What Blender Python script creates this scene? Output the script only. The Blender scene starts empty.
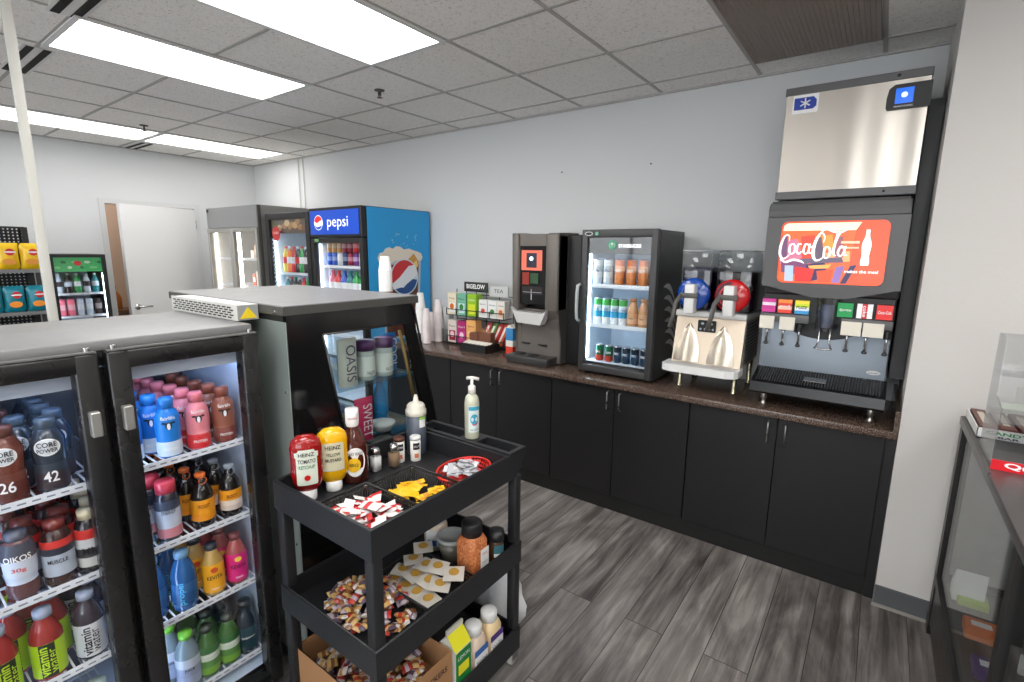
import bpy, bmesh, math, random
from mathutils import Vector, Matrix
random.seed(7)
SC = bpy.context.scene
COL = SC.collection
PI = math.pi

# ------------------------------------------------------------------ camera, world, exposure
cd = bpy.data.cameras.new('camera'); cam = bpy.data.objects.new('camera', cd); COL.objects.link(cam)
cd.lens = 17.5746; cd.sensor_width = 36.0; cd.clip_start = 0.02
rt, up, fw = Vector((0.80609675, 0.59167397, 0.01139947)), Vector((-0.1135194, 0.1356963, 0.98422551)), Vector((-0.58079375, 0.79467504, -0.17655082))
m = Matrix((rt, up, -fw)).transposed().to_4x4()
m.translation = Vector((1.3371, -3.5316, 1.7103))
cam.matrix_world = m
SC.camera = cam
wd = bpy.data.worlds.new('world'); SC.world = wd; wd.use_nodes = True
wd.node_tree.nodes['Background'].inputs[0].default_value = (0.92, 0.96, 1.0, 1)
wd.node_tree.nodes['Background'].inputs[1].default_value = 4.5
SC.view_settings.view_transform = 'Standard'
SC.view_settings.look = 'None'
SC.view_settings.gamma = 1.0
SC.view_settings.use_curve_mapping = False
SC.view_settings.exposure = 0.2
LAMP = 9.0          # strength of the ceiling light diffusers
LED = 16.0           # strength of the cooler light strips

# ------------------------------------------------------------------ helpers
def lin(c):
    return tuple(((x / 12.92) if x <= 0.04045 else ((x + 0.055) / 1.055) ** 2.4) for x in [v / 255.0 for v in c])

MATS = {}
def mat(name, col=(128, 128, 128), rough=0.5, metal=0.0, emit=None, es=1.0, spec=0.5, coat=0.0, bump=None, aniso=0.0):
    if name in MATS: return MATS[name]
    M = bpy.data.materials.new(name); M.use_nodes = True
    b = M.node_tree.nodes['Principled BSDF']
    b.inputs['Base Color'].default_value = (*lin(col), 1)
    b.inputs['Roughness'].default_value = rough
    b.inputs['Metallic'].default_value = metal
    b.inputs['Specular IOR Level'].default_value = spec
    b.inputs['Coat Weight'].default_value = coat
    b.inputs['Anisotropic'].default_value = aniso
    if emit is not None:
        b.inputs['Emission Color'].default_value = (*lin(emit), 1)
        b.inputs['Emission Strength'].default_value = es
    nt = M.node_tree
    # slight procedural variation in every material (mottling of roughness, optional bump)
    tc = nt.nodes.new('ShaderNodeTexCoord'); nz = nt.nodes.new('ShaderNodeTexNoise')
    nz.inputs['Scale'].default_value = bump[0] if bump else 14.0
    nz.inputs['Detail'].default_value = 3.0
    nt.links.new(tc.outputs['Object'], nz.inputs['Vector'])
    mr = nt.nodes.new('ShaderNodeMapRange')
    mr.inputs['To Min'].default_value = max(0.02, rough - 0.05); mr.inputs['To Max'].default_value = min(1, rough + 0.05)
    nt.links.new(nz.outputs['Fac'], mr.inputs['Value']); nt.links.new(mr.outputs['Result'], b.inputs['Roughness'])
    if bump:
        bp = nt.nodes.new('ShaderNodeBump'); bp.inputs['Strength'].default_value = bump[1]; bp.inputs['Distance'].default_value = 0.01
        nt.links.new(nz.outputs['Fac'], bp.inputs['Height']); nt.links.new(bp.outputs['Normal'], b.inputs['Normal'])
    MATS[name] = M
    return M

def glass(name, tint=(255, 255, 255), refl=0.05, rough=0.03, keep=1.0):
    """thin see-through pane: clear, with a mirror-like sheen that grows at grazing angles"""
    if name in MATS: return MATS[name]
    M = bpy.data.materials.new(name); M.use_nodes = True; nt = M.node_tree
    nt.nodes.clear()
    o = nt.nodes.new('ShaderNodeOutputMaterial'); mx = nt.nodes.new('ShaderNodeMixShader')
    t = nt.nodes.new('ShaderNodeBsdfTransparent'); g = nt.nodes.new('ShaderNodeBsdfGlossy')
    fr = nt.nodes.new('ShaderNodeLayerWeight'); fr.inputs['Blend'].default_value = 0.5
    pw = nt.nodes.new('ShaderNodeMath'); pw.operation = 'POWER'; pw.inputs[1].default_value = 4.0
    ml = nt.nodes.new('ShaderNodeMath'); ml.operation = 'MULTIPLY_ADD'; ml.inputs[1].default_value = 0.5; ml.inputs[2].default_value = refl * 0.6
    nt.links.new(fr.outputs['Facing'], pw.inputs[0]); nt.links.new(pw.outputs[0], ml.inputs[0])
    t.inputs[0].default_value = (*[v / 255.0 * keep for v in tint], 1)
    g.inputs['Roughness'].default_value = rough
    nt.links.new(ml.outputs[0], mx.inputs[0]); nt.links.new(t.outputs[0], mx.inputs[1]); nt.links.new(g.outputs[0], mx.inputs[2])
    nt.links.new(mx.outputs[0], o.inputs[0])
    MATS[name] = M
    return M

def off(p):
    v = Vector((0, 0, 0))
    while p is not None:
        v += p.location; p = p.parent
    return v

class MB:
    """collects shapes (in world coordinates) and links them as ONE mesh object"""
    def __init__(s): s.v = []; s.f = []; s.mi = []; s.sm = []; s.mats = []; s.cur = 0; s.smooth = False
    def use(s, m):
        if m not in s.mats: s.mats.append(m)
        s.cur = s.mats.index(m); return s
    def add(s, vs, fs, smooth=None):
        n = len(s.v); s.v += [Vector(a) for a in vs]
        for f in fs:
            s.f.append([n + i for i in f]); s.mi.append(s.cur); s.sm.append(s.smooth if smooth is None else smooth)
        return s
    def box(s, x0, x1, y0, y1, z0, z1):
        v = [(x, y, z) for x in (x0, x1) for y in (y0, y1) for z in (z0, z1)]
        return s.add(v, [(0, 1, 3, 2), (4, 6, 7, 5), (0, 4, 5, 1), (2, 3, 7, 6), (0, 2, 6, 4), (1, 5, 7, 3)], False)
    def rbox(s, x0, x1, y0, y1, z0, z1, r=0.01, seg=2):
        bm = bmesh.new(); bmesh.ops.create_cube(bm, size=1.0)
        for q in bm.verts: q.co = Vector(((x0 + x1) / 2 + q.co.x * (x1 - x0), (y0 + y1) / 2 + q.co.y * (y1 - y0), (z0 + z1) / 2 + q.co.z * (z1 - z0)))
        bmesh.ops.bevel(bm, geom=bm.edges[:], offset=r, segments=seg, profile=0.5, affect='EDGES')
        bm.verts.ensure_lookup_table()
        s.add([q.co.copy() for q in bm.verts], [[q.index for q in f.verts] for f in bm.faces], seg > 1); bm.free(); return s
    def prism(s, poly, axis, a0, a1):
        """poly: 2D points; axis 'x': (y,z) points, 'y': (x,z), 'z': (x,y)"""
        def P(p, a): return (a, p[0], p[1]) if axis == 'x' else (p[0], a, p[1]) if axis == 'y' else (p[0], p[1], a)
        n = len(poly)
        return s.add([P(p, a0) for p in poly] + [P(p, a1) for p in poly],
                     [list(range(n))[::-1], list(range(n, 2 * n))] + [(i, (i + 1) % n, n + (i + 1) % n, n + i) for i in range(n)], False)
    def lathe(s, prof, c=(0, 0, 0), seg=20, axis='z', a0=0.0, a1=2 * PI, smooth=True, sx=1.0, sy=1.0, sq=0.0):
        """prof: list of (r, z). sq > 0 squares the cross-section"""
        full = abs(a1 - a0 - 2 * PI) < 1e-6
        k = seg if full else seg + 1
        vs = []
        for r, z in prof:
            for i in range(k):
                a = a0 + (a1 - a0) * i / seg
                ca, sa = math.cos(a), math.sin(a)
                if sq: 
                    q = 1.0 / max((abs(ca) ** sq + abs(sa) ** sq) ** (1.0 / sq), 1e-6)
                    ca *= q; sa *= q
                x, y = r * ca * sx, r * sa * sy
                p = (x, y, z) if axis == 'z' else (z, x, y) if axis == 'x' else (x, z, y)
                vs.append((p[0] + c[0], p[1] + c[1], p[2] + c[2]))
        fs = []
        for j in range(len(prof) - 1):
            for i in range(seg):
                i2 = (i + 1) % k
                fs.append((j * k + i, j * k + i2, (j + 1) * k + i2, (j + 1) * k + i))
        s.add(vs, fs, smooth)
        return s
    def cyl(s, c, r, h, axis='z', seg=16, r2=None):
        r2 = r if r2 is None else r2
        return s.lathe([(0, 0), (r, 0), (r, 1e-5), (r2, h - 1e-5), (r2, h), (0, h)], c, seg, axis)
    def tube(s, pts, r, seg=8, closed=False):
        pts = [Vector(p) for p in pts]; n = len(pts); vs = []; fs = []
        pu = None
        for i, p in enumerate(pts):
            if closed: d = pts[(i + 1) % n] - pts[i - 1]
            else: d = pts[min(i + 1, n - 1)] - pts[max(i - 1, 0)]
            d = d.normalized()
            if pu is None:
                pu = d.orthogonal().normalized()
            pu = (pu - d * pu.dot(d)).normalized(); w = d.cross(pu)
            rr = r[i] if isinstance(r, (list, tuple)) else r
            for k in range(seg):
                a = 2 * PI * k / seg
                vs.append(p + pu * (rr * math.cos(a)) + w * (rr * math.sin(a)))
        for i in range(n if closed else n - 1):
            j = (i + 1) % n
            for k in range(seg):
                k2 = (k + 1) % seg
                fs.append((i * seg + k, i * seg + k2, j * seg + k2, j * seg + k))
        if not closed:
            fs.append(list(range(seg))[::-1]); fs.append([(n - 1) * seg + k for k in range(seg)])
        return s.add(vs, fs, True)
    def poly(s, pts):
        return s.add(pts, [list(range(len(pts)))], False)
    def plate(s, pts2, o, right, upv, t=0.0008, lift=0.0):
        """flat plate with outline pts2 in the frame (right, up) at o, thickness t along the normal"""
        R, U = Vector(right), Vector(upv); N = R.cross(U).normalized(); o = Vector(o) + N * lift
        n = len(pts2)
        vs = [o + R * a + U * b for a, b in pts2] + [o + R * a + U * b + N * t for a, b in pts2]
        return s.add(vs, [list(range(n))[::-1], list(range(n, 2 * n))] + [(i, (i + 1) % n, n + (i + 1) % n, n + i) for i in range(n)], False)
    def build(s, name, m=None, parent=None, kind=None, label=None):
        me = bpy.data.meshes.new(name)
        o0 = off(parent)
        me.from_pydata([v - o0 for v in s.v], [], s.f)
        if m is not None: me.materials.append(m)
        else:
            for q in s.mats: me.materials.append(q)
            me.polygons.foreach_set('material_index', s.mi)
        me.polygons.foreach_set('use_smooth', s.sm)
        bm = bmesh.new(); bm.from_mesh(me); bmesh.ops.recalc_face_normals(bm, faces=bm.faces[:]); bm.to_mesh(me); bm.free()
        me.update()
        ob = bpy.data.objects.new(name, me); COL.objects.link(ob)
        if parent is not None: ob.parent = parent
        if kind: ob['kind'] = kind
        if label: ob['label'] = label
        return ob

def B(*a): return MB().box(*a)
def RB(*a, **k): return MB().rbox(*a, **k)

def thing(name, label, cat, loc=(0, 0, 0), group=None):
    o = bpy.data.objects.new(name, None); COL.objects.link(o); o.empty_display_size = 0.05
    o.location = loc; o['label'] = label; o['category'] = cat
    if group: o['group'] = group
    return o
def tag(o, label, cat, group=None):
    o['label'] = label; o['category'] = cat
    if group: o['group'] = group
    return o
def solo(mb, name, m, label, cat, loc, group=None):
    """a thing that is one mesh, with its origin at its base"""
    o = mb.build(name, m)
    l = Vector(loc); o.data.transform(Matrix.Translation(-l)); o.location = l
    return tag(o, label, cat, group)
def dup(root, loc, rz=0.0, label=None, group=None, rot=None):
    r = root.copy(); COL.objects.link(r); r.location = loc; r.rotation_euler = rot if rot else (0, 0, rz)
    if label: r['label'] = label
    if group: r['group'] = group
    for ch in list(root.children):
        c = ch.copy(); COL.objects.link(c); c.parent = r
        for g in list(ch.children):
            d = g.copy(); COL.objects.link(d); d.parent = c
    return r
class Kind:
    """one prototype built at the origin; the first placing moves it, later ones copy it"""
    def __init__(s, root): s.root = root; s.n = 0
    def put(s, loc, rz=0.0, label=None, group=None, rot=None):
        s.n += 1
        if s.n == 1:
            s.root.location = loc; s.root.rotation_euler = rot if rot else (0, 0, rz)
            if label: s.root['label'] = label
            if group: s.root['group'] = group
            return s.root
        return dup(s.root, loc, rz, label, group, rot)

FC = {}
def glyphs(s, size=1.0, shear=0.0, bold=0.0, spacing=1.0, depth=0.0):
    key = (s, shear, bold, spacing)
    if key not in FC:
        c = bpy.data.curves.new('txt', 'FONT'); c.body = s; c.size = 1.0; c.shear = shear; c.offset = bold
        c.space_character = spacing; c.align_x = 'CENTER'; c.align_y = 'CENTER'; c.resolution_u = 3; c.extrude = 0.0
        o = bpy.data.objects.new('txt', c); COL.objects.link(o)
        dg = bpy.context.evaluated_depsgraph_get(); dg.update()
        me = bpy.data.meshes.new_from_object(o.evaluated_get(dg))
        vs = [v.co.copy() for v in me.vertices]; fs = [list(p.vertices) for p in me.polygons]
        bpy.data.objects.remove(o); bpy.data.curves.remove(c); bpy.data.meshes.remove(me)
        if vs:
            x0, x1 = min(v.x for v in vs), max(v.x for v in vs); y0, y1 = min(v.y for v in vs), max(v.y for v in vs)
            for v in vs: v.x -= (x0 + x1) / 2; v.y -= (y0 + y1) / 2
            FC[key] = (vs, fs, x1 - x0, y1 - y0)
        else: FC[key] = ([], [], 1, 1)
    return FC[key]
def text(s, o, right, upv, w, h, m, parent, name='lettering', shear=0.0, bold=0.0, lift=0.0012, spacing=1.0, mb=None):
    """lettering centred on o, fitted into width w and height h, in the plane (right, up)"""
    vs, fs, W, H = glyphs(s, 1.0, shear, bold, spacing)
    R, U = Vector(right).normalized(), Vector(upv).normalized(); N = R.cross(U)
    b = mb if mb is not None else MB()
    b.use(m)
    b.add([Vector(o) + R * (v.x * w / W) + U * (v.y * h / H) + N * lift for v in vs], fs, False)
    if mb is not None: return mb
    return b.build(name, m, parent)
def text_cyl(s, c, R, a0, z, w, h, m, parent, vertical=False, name='lettering', bold=0.0, shear=0.0, mb=None, lift=0.0009):
    """lettering wrapped around a round label"""
    vs, fs, W, H = glyphs(s, 1.0, shear, bold)
    b = mb if mb is not None else MB()
    b.use(m); out = []
    for v in vs:
        x, y = v.x * w / W, v.y * h / H
        if vertical: x, y = -y, x
        a = a0 + x / R
        out.append((c[0] + (R + lift) * math.cos(a), c[1] + (R + lift) * math.sin(a), z + y))
    b.add(out, fs, False)
    if mb is not None: return mb
    return b.build(name, m, parent)
def patch(c, R, a0, a1, z0, z1, seg=10, R2=None, mb=None):
    """a curved label patch on a cylinder"""
    b = mb if mb is not None else MB()
    return b.lathe([(R, z0), (R if R2 is None else R2, z1)], c, seg, 'z', a0, a1)
def ellipse(a, b, n=20, cx=0, cy=0): return [(cx + a * math.cos(2 * PI * i / n), cy + b * math.sin(2 * PI * i / n)) for i in range(n)]
def rrect(x0, x1, y0, y1, r, n=5):
    out = []
    for cx, cy, s in ((x1 - r, y1 - r, 0), (x0 + r, y1 - r, 1), (x0 + r, y0 + r, 2), (x1 - r, y0 + r, 3)):
        for i in range(n + 1):
            a = (s + i / n) * PI / 2; out.append((cx + r * math.cos(a), cy + r * math.sin(a)))
    return out

# common materials
BLACK = mat('black_plastic', (28, 28, 29), 0.45)
BLACKM = mat('black_metal', (22, 22, 23), 0.32, spec=0.6)
DARK = mat('dark_grey_plastic', (58, 58, 60), 0.5)
WHITE = mat('white_plastic', (232, 232, 230), 0.4)
CHROME = mat('chrome', (205, 205, 205), 0.18, 1.0)
STEEL = mat('brushed_steel', (190, 186, 180), 0.3, 1.0)
GLASS = glass('clear_glass')
COOLERGLASS = glass('cooler_glass', refl=0.045)
WSHELF = mat('white_wire', (225, 230, 238), 0.4)
INK = mat('dark_ink', (30, 30, 36), 0.6)
WINK = mat('white_ink', (244, 244, 244), 0.6)
PAPER = mat('white_paper', (238, 238, 236), 0.7)
# ------------------------------------------------------------------ the room
HC = 2.78
X0, X1, YB, YF = -5.49, 4.4, 0.0, -7.2
CX = 1.487     # where the white bulkhead starts
CY = -0.645    # its face

def wall_mat(name, col, sc=60):
    M = mat(name, col, 0.75, bump=(sc, 0.08), spec=0.3); return M
WALL = wall_mat('painted_wall', (212, 214, 215))
WALLR = wall_mat('painted_wall_warm', (204, 201, 197))
# floor: grey wood-look planks running towards the counter
FM = bpy.data.materials.new('wood_plank_floor'); FM.use_nodes = True
nt = FM.node_tree; L = nt.links; N = nt.nodes; bs = N['Principled BSDF']
tc = N.new('ShaderNodeTexCoord'); sx = N.new('ShaderNodeSeparateXYZ'); cx = N.new('ShaderNodeCombineXYZ')
L.new(tc.outputs['Object'], sx.inputs[0]); L.new(sx.outputs['Y'], cx.inputs['X']); L.new(sx.outputs['X'], cx.inputs['Y'])
br = N.new('ShaderNodeTexBrick'); L.new(cx.outputs[0], br.inputs['Vector'])
br.offset = 0.37; br.inputs['Scale'].default_value = 1.0; br.inputs['Brick Width'].default_value = 1.5; br.inputs['Row Height'].default_value = 0.18
br.inputs['Mortar Size'].default_value = 0.002; br.inputs['Mortar Smooth'].default_value = 0.3; br.inputs['Bias'].default_value = 0.0
br.inputs['Color1'].default_value = (0, 0, 0, 1); br.inputs['Color2'].default_value = (1, 1, 1, 1); br.inputs['Mortar'].default_value = (0, 0, 0, 1)
# long grain
mp = N.new('ShaderNodeMapping'); mp.inputs['Scale'].default_value = (1.3, 22.0, 1.0); L.new(cx.outputs[0], mp.inputs['Vector'])
ad = N.new('ShaderNodeVectorMath'); ad.operation = 'MULTIPLY_ADD'; ad.inputs[1].default_value = (7, 13, 5); L.new(br.outputs['Color'], ad.inputs[0]); L.new(mp.outputs[0], ad.inputs[2])
n1 = N.new('ShaderNodeTexNoise'); n1.inputs['Scale'].default_value = 1.0; n1.inputs['Detail'].default_value = 9; n1.inputs['Roughness'].default_value = 0.68; n1.inputs['Distortion'].default_value = 0.7
L.new(ad.outputs[0], n1.inputs['Vector'])
mp2 = N.new('ShaderNodeMapping'); mp2.inputs['Scale'].default_value = (1.6, 5.0, 1.0); L.new(cx.outputs[0], mp2.inputs['Vector'])
ad2 = N.new('ShaderNodeVectorMath'); ad2.operation = 'MULTIPLY_ADD'; ad2.inputs[1].default_value = (3, 9, 5); L.new(br.outputs['Color'], ad2.inputs[0]); L.new(mp2.outputs[0], ad2.inputs[2])
n2 = N.new('ShaderNodeTexNoise'); n2.inputs['Scale'].default_value = 1.0; n2.inputs['Detail'].default_value = 5; n2.inputs['Distortion'].default_value = 1.5; L.new(ad2.outputs[0], n2.inputs['Vector'])
mx = N.new('ShaderNodeMath'); mx.operation = 'MULTIPLY_ADD'; mx.inputs[1].default_value = 0.55; L.new(n1.outputs['Fac'], mx.inputs[0])
m3 = N.new('ShaderNodeMath'); m3.operation = 'MULTIPLY_ADD'; m3.inputs[1].default_value = 0.45; m3.inputs[2].default_value = 0.0; L.new(n2.outputs['Fac'], m3.inputs[0]); L.new(m3.outputs[0], mx.inputs[2])
m4 = N.new('ShaderNodeMath'); m4.operation = 'MULTIPLY_ADD'; m4.inputs[1].default_value = 0.07; L.new(br.outputs['Color'], m4.inputs[0]); L.new(mx.outputs[0], m4.inputs[2])
cr = N.new('ShaderNodeValToRGB'); L.new(m4.outputs[0], cr.inputs[0])
els = cr.color_ramp.elements; els[0].position = 0.38; els[0].color = (*lin((62, 58, 56)), 1); els[1].position = 0.68; els[1].color = (*lin((156, 151, 146)), 1)
e = els.new(0.5); e.color = (*lin((102, 97, 94)), 1); e = els.new(0.59); e.color = (*lin((128, 123, 119)), 1)
mm = N.new('ShaderNodeMixRGB'); mm.inputs[2].default_value = (*lin((52, 48, 46)), 1); L.new(br.outputs['Fac'], mm.inputs[0]); L.new(cr.outputs[0], mm.inputs[1])
L.new(mm.outputs[0], bs.inputs['Base Color']); bs.inputs['Roughness'].default_value = 0.42; bs.inputs['Specular IOR Level'].default_value = 0.4
bp = N.new('ShaderNodeBump'); bp.inputs['Strength'].default_value = 0.25; bp.inputs['Distance'].default_value = 0.002; L.new(m4.outputs[0], bp.inputs['Height']); L.new(bp.outputs[0], bs.inputs['Normal'])
# ceiling tile: white mineral fibre with fine dark fissures
CM = bpy.data.materials.new('mineral_fibre_tile'); CM.use_nodes = True; nt = CM.node_tree; L = nt.links; N = nt.nodes; bs = N['Principled BSDF']
tc = N.new('ShaderNodeTexCoord'); n1 = N.new('ShaderNodeTexNoise'); n1.inputs['Scale'].default_value = 75; n1.inputs['Detail'].default_value = 5; n1.inputs['Roughness'].default_value = 0.7; n1.inputs['Distortion'].default_value = 1.2
L.new(tc.outputs['Object'], n1.inputs['Vector'])
cr = N.new('ShaderNodeValToRGB'); L.new(n1.outputs['Fac'], cr.inputs[0]); els = cr.color_ramp.elements
els[0].position = 0.36; els[0].color = (*lin((206, 201, 197)), 1); els[1].position = 0.46; els[1].color = (*lin((250, 247, 243)), 1)
L.new(cr.outputs[0], bs.inputs['Base Color']); bs.inputs['Roughness'].default_value = 0.9; bs.inputs['Specular IOR Level'].default_value = 0.1
bp = N.new('ShaderNodeBump'); bp.inputs['Strength'].default_value = 0.5; bp.inputs['Distance'].default_value = 0.004; L.new(n1.outputs['Fac'], bp.inputs['Height']); L.new(bp.outputs[0], bs.inputs['Normal'])

B(X0 - 1.6, X1 + .1, YF - .1, 0.1, -0.1, 0.0).build('floor', FM, kind='structure')
B(X0 - 1.6, X1 + .1, YF - .1, 0.1, HC, HC + 0.1).build('ceiling', CM, kind='structure')
g = MB()
k = -9
while k * 0.61 < X1:
    x = k * 0.61
    if x > X0: g.box(x - .010, x + .010, YF, YB, HC - .004, HC)
    k += 1
y = -0.244
while y > YF:
    g.box(X0, X1, y - .010, y + .010, HC - .0045, HC); y -= 0.61
g.box(X0, CX, -.02, 0, HC - .012, HC).box(X0, X0 + .02, YF, 0, HC - .012, HC)
g.build('trim_1', mat('ceiling_grid', (178, 175, 172), 0.6), kind='structure')
B(X0 - .1, CX + .05, 0.0, 0.1, 0, HC).build('wall_back', WALL, kind='structure')
# white bulkhead at the right end of the counter
B(CX, X1 + .1, CY, 0.0, 0, HC).build('wall_right', WALLR, kind='structure')
B(X1, X1 + .1, YF, CY, 0, HC).build('wall_side', WALLR, kind='structure')
# left wall with the door opening
DY0, DY1, DZ = -1.655, -0.775, 2.17
MB().box(X0 - .1, X0, YF, DY0, 0, HC).box(X0 - .1, X0, DY1, 0, 0, HC).box(X0 - .1, X0, DY0, DY1, DZ, HC).build('wall_left', WALL, kind='structure')
# wall behind the camera with two unseen shop windows, widened to light the ceiling
wf = MB().box(X0, X1, YF - .1, YF, 0, .75).box(X0, X1, YF - .1, YF, 2.4, HC)
for a, b in ((X0, -4.4), (-1.2, .2), (3.9, X1)): wf.box(a, b, YF - .1, YF, .75, 2.4)
wf.build('wall_front', WALL, kind='structure')
for i, (a, b) in enumerate(((-4.4, -1.2), (.2, 3.9))):
    w = MB()
    for q in ((a, b, .75, .8), (a, b, 2.35, 2.4), (a, a + .05, .8, 2.35), (b - .05, b, .8, 2.35), ((a + b) / 2 - .025, (a + b) / 2 + .025, .8, 2.35)):
        w.box(q[0], q[1], YF - .07, YF - .02, q[2], q[3])
    w = w.build('window_%d' % (i + 1), mat('window_frame', (60, 60, 62), .4), kind='structure')
    B(a + .05, b - .05, YF - .05, YF - .045, .8, 2.35).build('window_pane', GLASS, w)
# room beyond the half open door
TAN = wall_mat('tan_wall', (176, 150, 130))
MB().box(X0 - 1.6, X0 - 1.5, -3.2, 0.1, 0, HC).box(X0 - 1.5, X0 - .1, -3.3, -3.2, 0, HC).box(X0 - 1.5, X0 - .1, 0.0, 0.1, 0, HC).build('wall_beyond', TAN, kind='structure')
# baseboards
BBM = mat('grey_vinyl_base', (86, 88, 91), 0.5)
B(CX, X1, CY - .012, CY, 0, .1).build('baseboard_right', BBM, kind='structure')
MB().box(X0, X0 + .012, YF, DY0 - .06, 0, .1).box(X0, X0 + .012, DY1 + .06, 0, 0, .1).build('baseboard_left', BBM, kind='structure')
B(X0, -2.25, -.012, 0, 0, .1).build('baseboard_back', BBM, kind='structure')
B(CX - .004, X1, CY - .03, CY - .012, 0, .008).build('trim_2', mat('pale_caulk', (150, 146, 140), .6), kind='structure')
# door
DW = mat('white_door', (222, 222, 222), 0.45)
fr = MB()
for q in ((DY0 - .05, DY0, 0, DZ + .05), (DY1, DY1 + .05, 0, DZ + .05), (DY0, DY1, DZ, DZ + .05)):
    fr.box(X0 - .11, X0 + .012, q[0], q[1], q[2], q[3])
fr = fr.build('door_1', mat('door_frame_paint', (205, 206, 206), .5), kind='structure')
ang = math.radians(17); hw = DY1 - DY0 - .01
def dloc(u, t):   # u along the leaf from the hinge, t thickness out
    return (X0 + u * math.sin(ang) + t * math.cos(ang) * 1.0, DY1 - .005 - u * math.cos(ang) + t * math.sin(ang))
lf = MB()
pts = [dloc(0, -.02), dloc(hw, -.02), dloc(hw, .02), dloc(0, .02)]
lf.prism(pts, 'z', .01, DZ - .008)
leaf = lf.build('door_leaf', DW, fr)
hd = MB()
a = dloc(hw - .07, .02); b = dloc(hw - .07, .065); c = dloc(hw - .2, .07)
hd.tube([(a[0], a[1], 1.06), (dloc(hw - .07, .03)[0], dloc(hw - .07, .03)[1], 1.06)], .032, 16)
hd.tube([(a[0], a[1], 1.06), (b[0], b[1], 1.06)], .012, 8).tube([(b[0], b[1], 1.06), (c[0], c[1], 1.057)], .010, 8)
hd.build('door_handle', CHROME, leaf)
hg = MB()
for z in (.25, 1.1, 1.93): hg.cyl((X0 + .022, DY1 - .004, z), .009, .1)
hg.build('hinge', CHROME, leaf)
# shelf and jug behind the door gap
t = thing('wall_shelf', 'small dark wooden shelf seen through the narrow gap of the open door', 'shelf', (X0 - 1.5, -1.35, 1.0))
B(X0 - 1.5, X0 - 1.2, -1.6, -.95, .86, .89).build('board', mat('brown_wood', (110, 78, 52), .5), t)
MB().box(X0 - 1.5, X0 - 1.45, -1.5, -1.46, .7, .86).box(X0 - 1.5, X0 - 1.45, -1.1, -1.06, .7, .86).build('bracket', BLACK, t)
jg = thing('syrup_jug', 'amber glass jug on the shelf behind the door gap', 'jug', (X0 - 1.33, -1.3, .89))
MB().lathe([(0, 0), (.06, 0), (.068, .02), (.068, .15), (.05, .2), (.02, .24), (.02, .28), (0, .28)], (X0 - 1.33, -1.3, .89)).build('body', mat('amber_glass', (150, 88, 28), .12), jg)
MB().cyl((X0 - 1.33, -1.3, 1.17), .022, .03).build('cap', BLACK, jg)

# ------------------------------------------------------------------ lights and ceiling fittings
DIFF = mat('light_diffuser', (255, 255, 255), 0.6, emit=(255, 253, 250), es=LAMP)
LFR = mat('light_frame', (226, 226, 224), 0.4)
DIFF_FAR = mat('light_diffuser_far', (255, 255, 255), 0.6, emit=(255, 253, 250), es=LAMP * .6)
def light_proto(dm=None):
    t = thing('ceiling_light', 'x', 'light')
    f = MB()
    f.box(-.302, .302, -.607, -.58, -.012, 0).box(-.302, .302, .58, .607, -.012, 0).box(-.302, -.275, -.58, .58, -.012, 0).box(.275, .302, -.58, .58, -.012, 0)
    f.build('frame', LFR, t)
    B(-.275, .275, -.58, .58, -.007, -.003).build('diffuser', dm or DIFF, t)
    return Kind(t)
LT = light_proto()
G = 'recessed fluorescent ceiling lights'
LT.put((-.915, -2.074, HC), 0, 'wide lit ceiling panel nearest the camera at top of picture', G)
LT.put((-2.135, -2.074, HC), 0, 'lit ceiling panel above the warming case, second from the camera', G)
LT2 = light_proto(DIFF_FAR)
LT2.put((-4.575, -2.074, HC), 0, 'far lit ceiling panel crossed by the white pole', G)
LT2.put((-4.575, -.854, HC), 0, 'lit ceiling panel closest to the far corner of the room', G)
for x, y, s in ((.305, -3.294, 'just left of the camera'), (1.525, -2.99, 'over the camera'), (2.745, -1.8, 'above the glass case'), (-.915, -4.5, 'behind the camera left'), (1.525, -4.5, 'behind the camera'), (3.355, -3.6, 'far right of the camera'), (-3.35, -4.5, 'over the snack aisle behind the camera'), (1.525, -6.3, 'near the shop windows right'), (-2.135, -6.3, 'near the shop windows left')):  # first three are unseen panels added to brighten the counter
    LT.put((x, y, HC), 0, 'ceiling light panel ' + s, G)
bl = light_proto(); bl.put((X0 - .8, -1.6, HC), 0, 'ceiling light panel of the room beyond the door')  # lamp out of view, added so the room beyond is lit

def slots(xa, xb, yc, label):
    t = thing('air_diffuser', label, 'air vent', ((xa + xb) / 2, yc, HC), 'slot air diffusers in the ceiling')
    B(xa, xb, yc - .07, yc + .07, HC - .005, HC - .001).build('frame', LFR, t)
    for s in (-1, 1):
        B(xa + .004, xb - .004, yc + s * .036 - .017, yc + s * .036 + .017, HC - .0075, HC - .005).build('slot', mat('dark_void', (12, 12, 12), .8), t)
slots(-1.885, -1.27, -2.705, 'black slot air vent at the top left beside the nearest lights')
slots(-3.15, -2.52, -2.67, 'black slot air vent crossed by the white pole')
slots(-5.47, -4.98, -1.36, 'small black slot vent between the two far ceiling lights')
t = thing('return_grille', 'dark egg-crate return air grille in the ceiling near the ice machine', 'vent grille', (.915, -.86, HC))
B(.625, 1.205, -1.45, -.262, HC - .006, HC - .002).build('backing', mat('grille_back', (92, 84, 78), .8), t)
gg = MB()
for i in range(30): gg.box(.625 + i * .02, .6275 + i * .02, -1.45, -.262, HC - .014, HC - .006)
for i in range(60): gg.box(.625, 1.205, -1.45 + i * .02, -1.4475 + i * .02, HC - .014, HC - .006)
gg.build('louvre', mat('grille_grey', (150, 140, 132), .5), t)
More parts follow.
